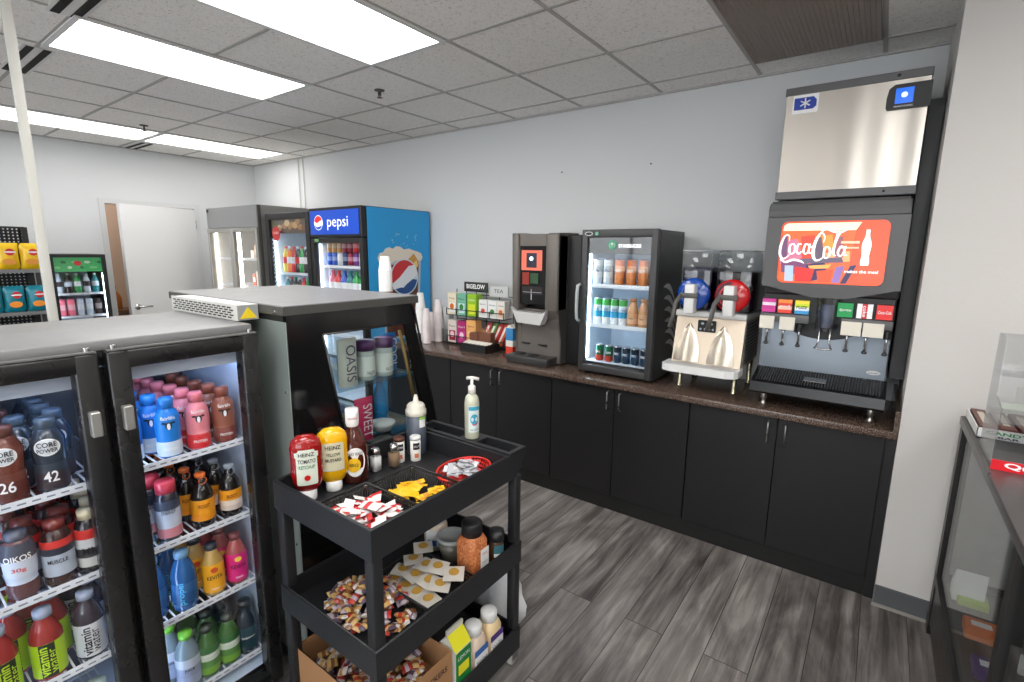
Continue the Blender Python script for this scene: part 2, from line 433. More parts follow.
def sprinkler(x, y, label):
    t = thing('fire_sprinkler', label, 'sprinkler', (x, y, HC), 'ceiling sprinklers')
    MB().lathe([(0, 0), (.035, 0), (.033, -.006), (.012, -.008), (0, -.008)], (x, y, HC)).build('escutcheon', mat('dull_brass', (96, 90, 84), .4, .8), t)
    MB().cyl((x, y, HC - .035), .007, .03).tube([(x - .014, y, HC - .012), (x - .014, y, HC - .035), (x, y, HC - .045), (x + .014, y, HC - .035), (x + .014, y, HC - .012)], .003, 6).cyl((x, y, HC - .05), .018, .003).build('head', mat('dull_brass', (96, 90, 84)), t)
sprinkler(-1.56, -1.13, 'ceiling sprinkler near the middle of the tiles right of the lights')
sprinkler(-4.12, -1.67, 'ceiling sprinkler just in front of the far lights')
for x, s in ((-4.43, 'left'), (-4.33, 'right')):
    q = MB().tube([(x, -.014, HC - .012), (x, -.014, 2.2), (x, -.014, 1.2)], .0065, 8)
    solo(q, 'wall_conduit', mat('painted_conduit', (214, 216, 210), .5), s + ' one of two thin white conduits running down the back wall', 'conduit', (x, -.014, 1.2))
# floor to ceiling pole
q = RB(-1.6195, -1.5865, -2.9765, -2.9435, 0.0, HC, r=.006)
solo(q, 'utility_pole', mat('pole_paint', (200, 199, 192), .45), 'pale square pole rising from floor to ceiling at far left', 'pole', (-1.603, -2.96, 0))
for x, s in ((-.777, 'left'), (-.054, 'right')):
    solo(MB().cyl((x, -.004, 2.326), .006, .004, 'y', 8), 'wall_anchor', DARK, 'tiny dark wall plug on the bare back wall, ' + s + ' of the two', 'wall plug', (x, -.002, 2.326))
# ------------------------------------------------------------------ counter
CABM = mat('black_woodgrain_laminate', (27, 26, 27), 0.45, bump=(25, .03), spec=.45)
KICK = mat('black_toe_kick', (18, 18, 18), 0.6)
HND = mat('satin_nickel', (176, 174, 170), 0.28, 1.0)
# worktop: dark brown speckled laminate
WM = bpy.data.materials.new('speckled_laminate'); WM.use_nodes = True; nt = WM.node_tree; L = nt.links; N = nt.nodes; bs = N['Principled BSDF']
tc = N.new('ShaderNodeTexCoord'); n1 = N.new('ShaderNodeTexNoise'); n1.inputs['Scale'].default_value = 260; n1.inputs['Detail'].default_value = 3
L.new(tc.outputs['Object'], n1.inputs['Vector'])
cr = N.new('ShaderNodeValToRGB'); L.new(n1.outputs['Fac'], cr.inputs[0]); els = cr.color_ramp.elements
els[0].position = 0.36; els[0].color = (*lin((40, 30, 27)), 1); els[1].position = 0.68; els[1].color = (*lin((150, 128, 112)), 1)
e = els.new(.52); e.color = (*lin((84, 68, 60)), 1)
L.new(cr.outputs[0], bs.inputs['Base Color']); bs.inputs['Roughness'].default_value = 0.2; bs.inputs['Specular IOR Level'].default_value = .6
KX0 = -2.205
t = thing('worktop', 'dark brown speckled worktop running along the back wall', 'countertop', (-.36, -.33, .85))
RB(KX0, CX - .003, -.652, -.003, .852, .89, r=.004).build('surface', WM, t)
CT = .89
t = thing('side_splash', 'short brown splash strip where the worktop meets the right return wall', 'splash strip', (CX - .012, -.32, CT))
B(CX - .022, CX - .003, -.645, -.003, CT + .0005, .99).build('strip', WM, t)

def cabinet(x0, x1, label, handles=True):
    t = thing('base_cabinet', label, 'cabinet', ((x0 + x1) / 2, -.32, 0), 'black base cabinets under the worktop')
    MB().box(x0, x1, -.6, -.01, .1, .85).build('body', CABM, t)
    B(x0, x1, -.612, -.6, .0, .1).build('toe_kick', KICK, t)
    mid = (x0 + x1) / 2
    for s, (a, b) in enumerate(((x0 + .0035, mid - .002), (mid + .002, x1 - .0035))):
        d = RB(a, b, -.622, -.602, .105, .845, r=.0015, seg=1).build('door', CABM, t)
        if handles:
            hx = mid - .042 if s == 0 else mid + .042
            MB().tube([(hx, -.622, .826), (hx, -.648, .822), (hx, -.652, .815), (hx, -.652, .716), (hx, -.648, .709), (hx, -.622, .705)], .0045, 8).build('handle', HND, d)
    return t
cabinet(-2.2, -1.41, 'black base cabinet at the far left end, half hidden by the warming case')
cabinet(-1.41, -.44, 'black two-door cabinet under the coffee machine')
cabinet(-.44, .515, 'black two-door cabinet under the white-lit drink fridge')
cabinet(.515, 1.445, 'black two-door cabinet under the soda fountain')
t = solo(MB().box(1.445, CX - .002, -.62, -.01, 0, .85), 'end_panel', CABM, 'narrow black filler panel between the last cabinet and the white wall', 'panel', (1.466, -.3, 0))

# ------------------------------------------------------------------ soda fountain
FX0, FX1 = .822, 1.418
DG = mat('charcoal_plastic', (92, 92, 93), 0.4)
DG2 = mat('charcoal_trim', (46, 47, 48), 0.5)
t = thing('soda_fountain', 'tall dark grey soda fountain with a lit red sign and six levers', 'drink dispenser', (1.12, -.3, CT))
MB().rbox(FX0 + .01, FX1 - .01, -.44, -.06, 1.0, 1.5, r=.01).rbox(FX0, FX1, -.5, -.06, 1.5, 1.93, r=.012).build('body', DG2, t)
hd = MB(); hd.use(DG)
hd.prism([(-.5, 1.545), (-.552, 1.545), (-.556, 1.9), (-.5, 1.9)], 'x', FX0, FX1)
hd.build('front_bezel', DG, t)
hd = MB()
pr = [(-.46, 1.9), (-.566, 1.902), (-.57, 1.93), (-.56, 1.965), (-.53, 1.982), (-.46, 1.985)]
hd.prism(pr, 'x', FX0 + .012, FX1 - .012)
for s in (FX0 + .004, FX1 - .012): hd.prism([(a, b) if b < 1.94 else (a + .004, b - .008) for a, b in pr], 'x', s, s + .008)
hd.build('top_hood', DG, t)
# wedge shaped lip under the sign
lp = MB()
lp.add([(FX0, -.552, 1.556), (FX1, -.552, 1.556), (FX1 - .02, -.552, 1.545), (1.21, -.548, 1.495), (1.06, -.548, 1.495), (FX0 + .02, -.552, 1.545),
        (FX0, -.48, 1.556), (FX1, -.48, 1.556), (FX1 - .02, -.48, 1.545), (1.21, -.48, 1.495), (1.06, -.48, 1.495), (FX0 + .02, -.48, 1.545)],
       [(0, 1, 2, 3, 4, 5), (6, 7, 8, 9, 10, 11), (0, 6, 7, 1), (1, 2, 8, 7), (2, 3, 9, 8), (3, 4, 10, 9), (4, 5, 11, 10), (5, 0, 6, 11)])
lp.build('lower_lip', DG, t)
ORG = mat('sign_orange_red', (242, 84, 42), 0.25, emit=(250, 78, 34), es=.42)
SWH = mat('sign_white', (255, 250, 246), 0.3, emit=(255, 252, 250), es=.55)
SG = {}
def sg(n, c, e=.42):
    return mat('sign_' + n, c, 0.3, emit=c, es=e)
R_, U_ = (1, 0, 0), (0, 0, 1)
YS = -.559
def xz(x, z, y=YS): return (x, y, z)
sgn = MB().plate([(a, b) for a, b in rrect(.893, 1.347, 1.566, 1.876, .03)], (0, YS + .001, 0), R_, U_, .004).build('sign_panel', ORG, t)
def sp(pts, m, name, lift=.0006, y=YS - .003):
    return MB().plate(pts, (0, y, 0), R_, U_, .0004, lift).build(name, m, sgn)
sp([(.9, 1.83), (1.215, 1.83), (1.235, 1.868), (.92, 1.868), (.905, 1.858)], sg('cream', (255, 226, 196), .5), 'glass_rim')
bk = MB()
for poly, m in (
    ([(.9, 1.83), (1.215, 1.83), (1.2, 1.57), (.92, 1.572), (.9, 1.59)], sg('deep_orange', (235, 104, 52))),
    ([(.9, 1.78), (.97, 1.79), (1.0, 1.7), (.96, 1.66), (.9, 1.66)], sg('mauve', (196, 112, 140))),
    ([(1.05, 1.8), (1.12, 1.81), (1.13, 1.74), (1.06, 1.73)], sg('amber', (250, 150, 60))),
    ([(.905, 1.68), (1.0, 1.69), (1.04, 1.65), (1.0, 1.61), (.91, 1.62)], sg('plum', (120, 66, 110))),
    ([(1.02, 1.66), (1.1, 1.68), (1.12, 1.6), (1.04, 1.575)], sg('ink_blue', (60, 48, 96), .2)),
    ([(1.1, 1.72), (1.2, 1.73), (1.205, 1.68), (1.12, 1.67)], sg('pale_orange', (250, 176, 120))),
    ([(.9, 1.8), (.925, 1.81), (.93, 1.69), (.9, 1.68)], sg('dusk', (120, 80, 120), .2)),
    ([(.985, 1.80), (1.045, 1.81), (1.05, 1.69), (1.0, 1.685)], sg('rust', (206, 70, 50), .4)),
    ([(1.045, 1.79), (1.075, 1.8), (1.10, 1.685), (1.06, 1.69)], sg('dusk2', (104, 88, 110), .2)),
    ([(1.13, 1.80), (1.165, 1.80), (1.175, 1.70), (1.14, 1.70)], sg('dusk3', (150, 90, 100), .3)),
    ([(1.0, 1.69), (1.17, 1.70), (1.18, 1.675), (1.0, 1.665)], sg('smoke', (110, 96, 120), .2)),
    ([(1.03, 1.655), (1.13, 1.665), (1.12, 1.645), (1.04, 1.64)], sg('glint', (250, 170, 90), .5)),
    ([(.93, 1.575), (.97, 1.575), (.965, 1.655), (.925, 1.655)], sg('ice_blue', (176, 196, 224), .4)),
    ([(.98, 1.575), (1.05, 1.575), (1.06, 1.64), (.97, 1.65)], sg('red', (214, 44, 40))),
    ([(1.08, 1.575), (1.13, 1.575), (1.14, 1.64), (1.07, 1.63)], sg('tomato', (232, 84, 48))),
    ([(1.14, 1.575), (1.17, 1.575), (1.185, 1.66), (1.15, 1.65)], sg('lilac', (140, 110, 176))),
    ([(1.175, 1.572), (1.2, 1.572), (1.235, 1.665), (1.21, 1.66)], sg('navy', (56, 50, 92), .2))):
    bk.use(m); bk.plate(poly, (0, YS - .003 - .0004 * len(bk.mats), 0), R_, U_, .0003)
bk.build('drink_picture', None, sgn)
# script lettering drawn as flowing strokes
def stroke(mb, pts, ws, y):
    """flat calligraphic ribbon through 2D points (x,z) with half widths ws"""
    P = [Vector((a, b, 0)) for a, b in pts]
    # smooth with Catmull-Rom
    out = []; wo = []
    n = len(P)
    for i in range(n - 1):
        p0, p1, p2, p3 = P[max(i - 1, 0)], P[i], P[i + 1], P[min(i + 2, n - 1)]
        for k in range(5):
            q = k / 5.0
            out.append(0.5 * ((2 * p1) + (p2 - p0) * q + (2 * p0 - 5 * p1 + 4 * p2 - p3) * q * q + (3 * p1 - p0 - 3 * p2 + p3) * q ** 3))
            wo.append(ws[i] * (1 - q) + ws[i + 1] * q)
    out.append(P[-1]); wo.append(ws[-1])
    vs = []
    for i, p in enumerate(out):
        d = (out[min(i + 1, len(out) - 1)] - out[max(i - 1, 0)]); d.normalize()
        nn = Vector((-d.y, d.x, 0)) * wo[i]
        for s in (1, -1): vs.append((p.x + nn.x * s, y, p.y + nn.y * s))
    mb.add(vs, [(2 * i, 2 * i + 1, 2 * i + 3, 2 * i + 2) for i in range(len(out) - 1)], False)
sc = MB()
YL = YS - .0135
def S(pts, ws): stroke(sc, [(.898 + a * .285, 1.675 + b * .145) for a, b in pts], [w * .27 for w in ws], YL)
# unit frame: x 0..1 across the two words, y 0..1 height
S([(.13, .72), (.12, .9), (.05, .88), (.0, .55), (.0, .25), (.05, .1), (.12, .16), (.17, .3)], [.006, .012, .014, .022, .022, .016, .01, .006])
S([(.19, .62), (.15, .55), (.15, .34), (.19, .27), (.23, .36), (.22, .58), (.19, .62)], [.012, .018, .018, .012, .016, .014, .01])
S([(.33, .6), (.28, .6), (.26, .38), (.3, .27), (.34, .36)], [.012, .016, .018, .014, .01])
S([(.44, .58), (.39, .6), (.37, .36), (.41, .27), (.45, .4), (.46, .62), (.45, .34), (.5, .3)], [.012, .016, .018, .012, .01, .014, .016, .008])
S([(.47, .5), (.53, .52)], [.012, .012])
S([(.66, .66), (.67, .86), (.61, .98), (.54, .7), (.52, .3), (.57, .06), (.66, .12), (.7, .3)], [.006, .012, .014, .024, .026, .018, .01, .006])
S([(.73, .52), (.69, .46), (.69, .2), (.73, .14), (.77, .24), (.76, .46), (.73, .52)], [.012, .018, .018, .012, .016, .014, .01])
S([(.79, .3), (.86, .8), (.89, .98), (.86, 1.0), (.83, .6), (.83, .28), (.87, .22)], [.008, .012, .012, .012, .018, .016, .008])
S([(.96, .52), (.92, .52), (.89, .32), (.93, .2), (.97, .34), (.99, .54), (.98, .28), (1.03, .24)], [.012, .016, .018, .012, .01, .014, .016, .008])
S([(.6, .98), (.68, 1.12), (.78, 1.04), (.9, 1.0), (1.02, 1.14)], [.006, .016, .02, .018, .006])
S([(.01, .08), (.1, -.02), (.22, .06), (.34, .02), (.4, -.06)], [.008, .02, .022, .018, .004])
sc.build('script_lettering', SWH, sgn)
ln = MB()
ln.plate([(1.16, 1.766), (1.235, 1.766), (1.235, 1.778), (1.16, 1.778)], (0, YL + .002, 0), R_, U_, .0003).plate([(1.16, 1.742), (1.235, 1.742), (1.235, 1.75), (1.16, 1.75)], (0, YL + .002, 0), R_, U_, .0003)
ln.build('speed_lines', sg('speed_cream', (255, 190, 160), .5), sgn)
# white contour bottle
bw = [(0, .0), (.016, .0), (.018, .02), (.0145, .05), (.0165, .075), (.019, .1), (.0165, .125), (.009, .15), (.0072, .175), (.008, .178), (.008, .188), (0, .188)]
pts = [(a, b) for a, b in bw] + [(-a, b) for a, b in bw[::-1]]
sp([(1.264 + a, 1.662 + b * .9) for a, b in pts], SWH, 'bottle_emblem')
text('makes the meal', xz(1.255, 1.632, YS - .0125), R_, U_, .135, .015, SWH, sgn, bold=.02)
# valves and brand plates
RC = MB().box(FX0 + .012, FX1 - .012, -.5, -.44, 1.36, 1.5).build('valve_recess', mat('recess_black', (16, 17, 18), .4), t)
def bplate(xc, cols, word, tc=WINK, vertical=False):
    p = MB()
    w = .032
    n = len(cols)
    for i, c in enumerate(cols):
        m = mat('plate_%d_%d_%d' % c, c, .35, emit=c, es=.12); p.use(m)
        if vertical: p.box(xc - w + i * 2 * w / n, xc - w + (i + 1) * 2 * w / n, -.546, -.52, 1.405, 1.475)
        else: p.box(xc - w, xc + w, -.546, -.52, 1.405 + i * .07 / n, 1.405 + (i + 1) * .07 / n)
    o = p.build('brand_plate', None, t)
    if word: text(word, (xc, -.546, 1.44), R_, U_, .052, .015, tc, o, bold=.02, shear=.25)
bplate(.866, [(206, 60, 150), (196, 50, 140), (238, 220, 236), (206, 60, 150)], '', WINK)
bplate(.943, [(226, 66, 50), (240, 190, 170), (226, 60, 40), (250, 140, 60)], 'punch')
bplate(1.022, [(60, 150, 210), (226, 232, 240), (196, 216, 40), (240, 220, 60)], 'FUZE', INK)
bplate(1.211, [(0, 150, 74)], 'Sprite')
bplate(1.291, [(236, 236, 236), (214, 30, 40), (236, 236, 236)], '', WINK, True)
bplate(1.37, [(226, 40, 36)], 'Coca-Cola')
text('coke', (1.291, -.546, 1.44), (0, 0, -1), (1, 0, 0), .055, .016, WINK, t, bold=.02)
CREAM = mat('cream_card', (232, 226, 212), .6)
MB().rbox(FX0 + .008, 1.06, -.545, -.44, 1.355, 1.4, r=.004).build('valve_housing', DG, t)
MB().rbox(1.2, FX1 - .008, -.545, -.44, 1.355, 1.4, r=.004).build('valve_housing', DG, t)
for xc, w in ((.865, .036), (.962, .036), (1.245, .042), (1.335, .042)):
    MB().rbox(xc - w, xc + w, -.553, -.547, 1.315, 1.385, r=.002, seg=1).build('card', CREAM, t)
for xc in (.868, .945, 1.02, 1.232, 1.31, 1.392):
    l = MB().tube([(xc, -.5, 1.36), (xc, -.525, 1.33), (xc, -.535, 1.24)], .0055, 8).build('lever', CHROME, t)
    MB().cyl((xc, -.53, 1.31), .014, .04).build('nozzle', BLACK, l)
    MB().lathe([(0, 0), (.011, .004), (.012, .014), (0, .02)], (xc, -.535, 1.226)).build('lever_tip', mat('lever_tip', (60, 60, 62), .3), l)
# ice chute, clear
MB().lathe([(.045, 0), (.05, .03), (.05, .13), (.055, .17)], (1.135, -.505, 1.325), 18).build('ice_chute', glass('smoky_clear', (205, 212, 222), .3, .08), t)
MB().lathe([(0, 0), (.03, 0), (.03, .12), (0, .12)], (1.135, -.505, 1.34), 12).build('chute_core', mat('chute_blue', (110, 118, 140), .25), t)
MB().tube([(1.11, -.52, 1.36), (1.112, -.535, 1.27), (1.1, -.54, 1.235)], .004, 6).tube([(1.16, -.52, 1.36), (1.158, -.535, 1.27), (1.17, -.54, 1.235)], .004, 6).tube([(1.095, -.54, 1.235), (1.12, -.545, 1.23), (1.15, -.545, 1.23), (1.175, -.54, 1.235)], .004, 6).build('ice_lever', CHROME, t)
# curved steel splash panel
sp_ = MB(); n = 12
def spz(i, j):
    u = i / n; x = FX0 + .01 + (FX1 - FX0 - .02) * u
    k = j / 6
    y = -.455 - .03 * k * 0 + .035 * math.sin(PI * u) * (k ** 2)
    return (x, y, 1.07 + .30 * k)
vs = [spz(i, j) for j in range(7) for i in range(n + 1)]
fs = [(j * (n + 1) + i, j * (n + 1) + i + 1, (j + 1) * (n + 1) + i + 1, (j + 1) * (n + 1) + i) for j in range(6) for i in range(n)]
sp_.add(vs, fs, True)
sp_.build('splash_panel', mat('blue_grey_steel', (126, 134, 142), .38, .8), t)
bd = MB().plate(ellipse(.03, .011), (1.36, -.4585, 1.125), R_, U_, .003).build('badge', mat('badge_silver', (196, 196, 196), .3, .6), t)
text('Lancer', (1.36, -.4615, 1.125), R_, U_, .04, .009, INK, bd)
# drip tray
tr = MB().prism([(-.64, .985), (-.634, 1.035), (-.61, 1.045), (-.46, 1.09), (-.44, 1.07), (-.44, .98), (-.62, .97)], 'x', FX0 + .006, FX1 + .002).build('drip_tray', mat('glossy_black', (24, 24, 25), .25), t)
gr = MB()
for i in range(44): 
    x = .85 + i * .0126
    gr.add([(x, -.62, 1.0455), (x + .006, -.62, 1.0455), (x + .006, -.47, 1.0905), (x, -.47, 1.0905)], [(0, 1, 2, 3)])
gr.build('grate', mat('grate_grey', (48, 48, 49), .35), tr)
MB().prism([(-.575, 1.06), (-.575, 1.063), (-.535, 1.075), (-.535, 1.072)], 'x', 1.07, 1.17).build('rinse_slot', CHROME, tr)
for x, y in ((.885, -.53), (1.372, -.53), (.885, -.12), (1.372, -.12)):
    MB().lathe([(0, 0), (.017, 0), (.017, .008), (.011, .014), (.011, .03), (.016, .034), (.016, .05), (.012, .09), (0, .11)], (x, y, CT)).build('foot', STEEL, t)
MB().box(FX0 + .01, FX1 - .01, -.55, -.06, .978, 1.03).build('base_frame', BLACK, t)


solo(RB(1.4235, CX - .002, -.42, -.06, 1.1, 2.42, r=.003), 'cover_panel', mat('cover_grey', (66, 67, 69), .5), 'tall dark grey cover panel between the soda fountain and the right wall', 'panel', (1.455, -.24, 1.1))
# ------------------------------------------------------------------ ice maker on top
IM = bpy.data.materials.new('brushed_stainless_front'); IM.use_nodes = True; nt = IM.node_tree; b = nt.nodes['Principled BSDF']
b.inputs['Base Color'].default_value = (*lin((196, 189, 180)), 1); b.inputs['Metallic'].default_value = 1; b.inputs['Roughness'].default_value = .3
b.inputs['Anisotropic'].default_value = .8; b.inputs['Anisotropic Rotation'].default_value = .25
tc = nt.nodes.new('ShaderNodeTexCoord'); mp = nt.nodes.new('ShaderNodeMapping'); mp.inputs['Scale'].default_value = (4, 4, 300)
nz = nt.nodes.new('ShaderNodeTexNoise'); nz.inputs['Scale'].default_value = 1.5; nz.inputs['Detail'].default_value = 4
nt.links.new(tc.outputs['Object'], mp.inputs[0]); nt.links.new(mp.outputs[0], nz.inputs['Vector'])
mr = nt.nodes.new('ShaderNodeMapRange'); mr.inputs['To Min'].default_value = .3; mr.inputs['To Max'].default_value = .4
nt.links.new(nz.outputs['Fac'], mr.inputs[0]); nt.links.new(mr.outputs[0], b.inputs['Roughness'])
mp = nt.nodes.new('ShaderNodeMapping'); mp.inputs['Scale'].default_value = (5.0, 1, .5); mp.inputs['Rotation'].default_value = (0, .12, 0); nz = nt.nodes.new('ShaderNodeTexNoise'); nz.inputs['Scale'].default_value = 1.0; nz.inputs['Detail'].default_value = 1.0
nt.links.new(tc.outputs['Object'], mp.inputs[0]); nt.links.new(mp.outputs[0], nz.inputs['Vector'])
bp = nt.nodes.new('ShaderNodeBump'); bp.inputs['Strength'].default_value = 1.0; bp.inputs['Distance'].default_value = .018; nt.links.new(nz.outputs['Fac'], bp.inputs['Height']); nt.links.new(bp.outputs[0], b.inputs['Normal'])
t = thing('ice_maker', 'stainless steel ice maker on top of the soda fountain', 'ice machine', (1.13, -.26, 1.99))
IX0, IX1 = .842, 1.42
RB(IX0, IX1, -.485, -.03, 1.992, 2.535, r=.004).build('body', DG2, t)
fp = MB().box(IX0 + .004, IX1 - .002, -.5, -.486, 2.03, 2.505)
fp.build('front_panel', IM, t)
MB().rbox(IX0 - .003, IX1 + .003, -.505, -.03, 2.503, 2.54, r=.003, seg=1).build('top_trim', DG, t)
MB().rbox(IX0 - .004, IX1 + .002, -.508, -.48, 1.992, 2.032, r=.003, seg=1).build('bottom_trim', DG, t)
MB().cyl((1.3, -.511, 2.012), .006, .004, 'y', 10).cyl((1.3, -.508, 2.522), .007, .004, 'y', 10).build('screw', BLACK, t)
dp = MB().plate([(0, 0), (.155, .0), (.155, .108), (.02, .108), (0, .092), (-.006, .052), (-.006, .012)], (1.27, -.506, 2.372), R_, U_, .012)
dp = dp.build('control_panel', BLACK, t)
SCR = mat('screen_blue', (20, 90, 200), .2, emit=(24, 96, 210), es=.8)
s_ = B(1.296, 1.362, -.5195, -.518, 2.396, 2.462).build('screen', SCR, dp)
MB().plate(ellipse(.012, .012), (1.329, -.52, 2.432), R_, U_, .0006).build('screen_icon', mat('icon_white', (220, 240, 255), .3, emit=(190, 225, 255), es=.7), dp)
text('MANITOWOC', (1.33, -.518, 2.384), R_, U_, .07, .007, WINK, dp, lift=.001)
lg = MB().plate([(0, 0), (.108, .0), (.112, .008), (.112, .088), (0, .088)], (.876, -.5005, 2.412), R_, U_, .002).build('logo_plate', WINK, t)
MB().plate([(.006, .018), (.09, .018), (.104, .03), (.104, .058), (.09, .075), (.006, .075)], (.876, -.503, 2.412), R_, U_, .001).build('logo_field', mat('royal_blue', (16, 56, 160), .4), lg)
st = MB()
for k in range(6):
    a = k * PI / 3 + PI / 6
    st.tube([(.931, -.5045, 2.459), (.931 + .024 * math.cos(a), -.5045, 2.459 + .024 * math.sin(a))], .0036, 5)
st.build('logo_snowflake', WINK, lg)

# ------------------------------------------------------------------ slush machine
t = thing('slush_machine', 'two-bowl frozen drink machine with blue and red bowls', 'slush machine', (.56, -.3, CT))
SB = mat('slush_steel', (222, 206, 186), .42, .6)
bd = MB().prism([(-.515, 1.06), (-.455, 1.335), (-.05, 1.335), (-.05, 1.06)], 'x', .352, .745)
bd.build('body', SB, t)
# two concave cup channels on the front (pointed arch shape)
for xc in (.437, .633):
    ch = MB(); rows = 12; cols = 12; vs = []
    for j in range(rows + 1):
        k = j / rows; z = 1.07 + .225 * k; hwid = .072 * (1 - k ** 2.2) + .004
        for i in range(cols + 1):
            u = -1 + 2 * i / cols
            fy = -.5155 + (z - 1.06) * .218
            vs.append((xc + u * hwid, fy - .004 - .022 * (1 - k) * (abs(u) ** 2) * 0 - .014 * math.cos(u * PI / 2) * (1 - k * .6), z))
    fs = [(j * (cols + 1) + i, j * (cols + 1) + i + 1, (j + 1) * (cols + 1) + i + 1, (j + 1) * (cols + 1) + i) for j in range(rows) for i in range(cols)]
    ch.add(vs, fs, True).build('cup_channel', mat('polished_steel', (186, 176, 162), .22, 1.0), t)
lv = MB()
lv.box(.746, .749, -.45, -.07, 1.07, 1.325)
lv.build('side_panel', mat('side_grey', (120, 118, 114), .45, .5), t)
lo = MB()
for i in range(11):
    for j in range(9): lo.box(.749, .7505, -.42 + j * .038, -.396 + j * .038, 1.09 + i * .021, 1.1 + i * .021)
lo.build('louvre', mat('louvre_dark', (40, 40, 40), .6), t)
dk = MB().rbox(.345, .75, -.475, -.045, 1.335, 1.372, r=.008).build('top_deck', WHITE, t)
dt = MB().prism([(.318, -.46), (.318, -.58), (.335, -.61), (.38, -.628), (.69, -.628), (.735, -.61), (.752, -.58), (.752, -.46)], 'z', 1.018, 1.058)
dt.build('drip_tray', WHITE, t)
MB().prism([(.335, -.47), (.335, -.575), (.36, -.605), (.71, -.605), (.735, -.575), (.735, -.47)], 'z', 1.058, 1.0595).build('tray_grate', mat('tray_grey', (205, 205, 204), .5), t)
for x, y in ((.385, -.43), (.705, -.43), (.385, -.1), (.72, -.1)):
    MB().lathe([(0, 0), (.02, 0), (.02, .006), (.013, .012), (.017, .1), (.021, .17), (0, .17)], (x, y, CT)).build('leg', mat('leg_steel', (206, 200, 170), .25, .9), t)
cp = MB().plate(rrect(-.052, .052, -.035, .035, .006), (.536, -.472, 1.285), R_, U_, .006).build('control_panel', BLACK, t)
for dx, dz in ((-.025, .015), (.025, .015), (-.035, -.018), (-.01, -.018), (.015, -.018), (.036, -.018)):
    MB().plate(ellipse(.009 if dz > 0 else .006, .007), (.536 + dx, -.4785, 1.285 + dz), R_, U_, .001).build('button', mat('button_grey', (170, 174, 180), .4), cp)
CLR = glass('bowl_clear', (226, 230, 232), .09, .05)
for xa, xb, liq, dark, nm in ((.362, .552, (14, 72, 168), (14, 18, 46), 'blue'), (.572, .772, (200, 20, 28), (30, 14, 22), 'red')):
    xm = (xa + xb) / 2
    bw = MB()
    bw.rbox(xa, xb, -.5, -.06, 1.374, 1.728, r=.018)
    bo = bw.build('bowl', CLR, t, label='clear bowl of ' + nm + ' slush')
    ft = 1.63 if nm == 'blue' else 1.61
    MB().rbox(xa + .012, xb - .012, -.485, -.075, 1.38, ft, r=.012).build('slush', mat('slush_dark_' + nm, dark, .2, coat=.4), bo)
    MB().box(xa + .006, xb - .006, -.504, -.055, 1.722, 1.73).build('lid', glass('lid_clear', (205, 208, 210), .14, .1), bo)
    MB().lathe([(0, 0), (.08, 0), (.094, .012), (.094, .03), (.08, .036), (0, .03)], (xm - .005, -.52, 1.475), 28, 'y').build('auger_disc', mat('auger_' + nm, liq, .18, coat=.5), bo)
    MB().tube([(xm - .005 + .062 * math.cos(a * .2), -.525, 1.47 + .062 * math.sin(a * .2)) for a in range(4, 24)], .006, 8).build('auger_blade', mat('blade_' + nm, tuple(min(255, int(c * .8 + 60)) for c in liq), .2), bo)
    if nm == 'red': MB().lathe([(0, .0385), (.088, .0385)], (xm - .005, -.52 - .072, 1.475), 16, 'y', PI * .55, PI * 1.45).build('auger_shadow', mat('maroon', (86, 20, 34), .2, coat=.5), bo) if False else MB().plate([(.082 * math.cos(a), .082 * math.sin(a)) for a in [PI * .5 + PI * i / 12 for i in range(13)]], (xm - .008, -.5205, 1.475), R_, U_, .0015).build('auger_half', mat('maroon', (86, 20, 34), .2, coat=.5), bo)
    fx = xm - .005
    MB().rbox(fx - .028, fx + .028, -.59, -.515, 1.365, 1.535, r=.006).build('faucet', WHITE, bo)
    MB().rbox(fx - .055, fx + .05, -.595, -.575, 1.455, 1.485, r=.005).tube([(fx - .045, -.59, 1.47), (fx - .068, -.605, 1.43), (fx - .075, -.61, 1.36), (fx - .095, -.61, 1.28)], .013, 8).build('handle', mat('handle_grey', (92, 90, 86), .45), bo)

# ------------------------------------------------------------------ small drinks fridge
t = thing('countertop_fridge', 'black glass-door countertop fridge with bright white lit interior', 'fridge', (-.05, -.28, CT))
BF = mat('fridge_graphite', (50, 50, 52), .4)
SX0, SX1 = -.31, .205
ZT = 1.855
fb = MB()
fb.box(SX0, SX0 + .03, -.46, -.02, .905, ZT - .004).box(SX1 - .03, SX1, -.46, -.02, .905, ZT - .004).box(SX0 + .03, SX1 - .03, -.46, -.02, ZT - .06, ZT - .004).box(SX0 + .03, SX1 - .03, -.46, -.02, .905, .975).box(SX0 + .03, SX1 - .03, -.05, -.02, .975, ZT - .06)
fb.build('body', BF, t)
LN = mat('fridge_liner', (214, 228, 240), .5)
ln = MB()
ln.box(SX0 + .03, SX0 + .034, -.455, -.05, .975, ZT - .06).box(SX1 - .034, SX1 - .03, -.455, -.05, .975, ZT - .06).box(SX0 + .034, SX1 - .034, -.058, -.052, .975, ZT - .06).box(SX0 + .034, SX1 - .034, -.455, -.058, .975, .979).box(SX0 + .034, SX1 - .034, -.455, -.058, ZT - .064, ZT - .06)
ln.build('liner', LN, t)
dr = MB()
dr.rbox(SX0, SX0 + .042, -.505, -.462, .915, ZT, r=.005).rbox(SX1 - .042, SX1, -.505, -.462, .915, ZT, r=.005).rbox(SX0 + .03, SX1 - .03, -.505, -.462, ZT - .05, ZT, r=.005).rbox(SX0 + .03, SX1 - .03, -.505, -.462, .915, .962, r=.005)
dr = dr.build('door', mat('fridge_door_frame', (62, 62, 63), .4), t)
B(SX0 + .04, SX1 - .04, -.49, -.486, .96, ZT - .05).build('glass_pane', COOLERGLASS, dr)
hb = B(SX0 + .04, SX1 - .04, -.4855, -.480, 1.70, ZT - .05).build('header_strip', mat('header_black', (24, 26, 28), .3), dr)
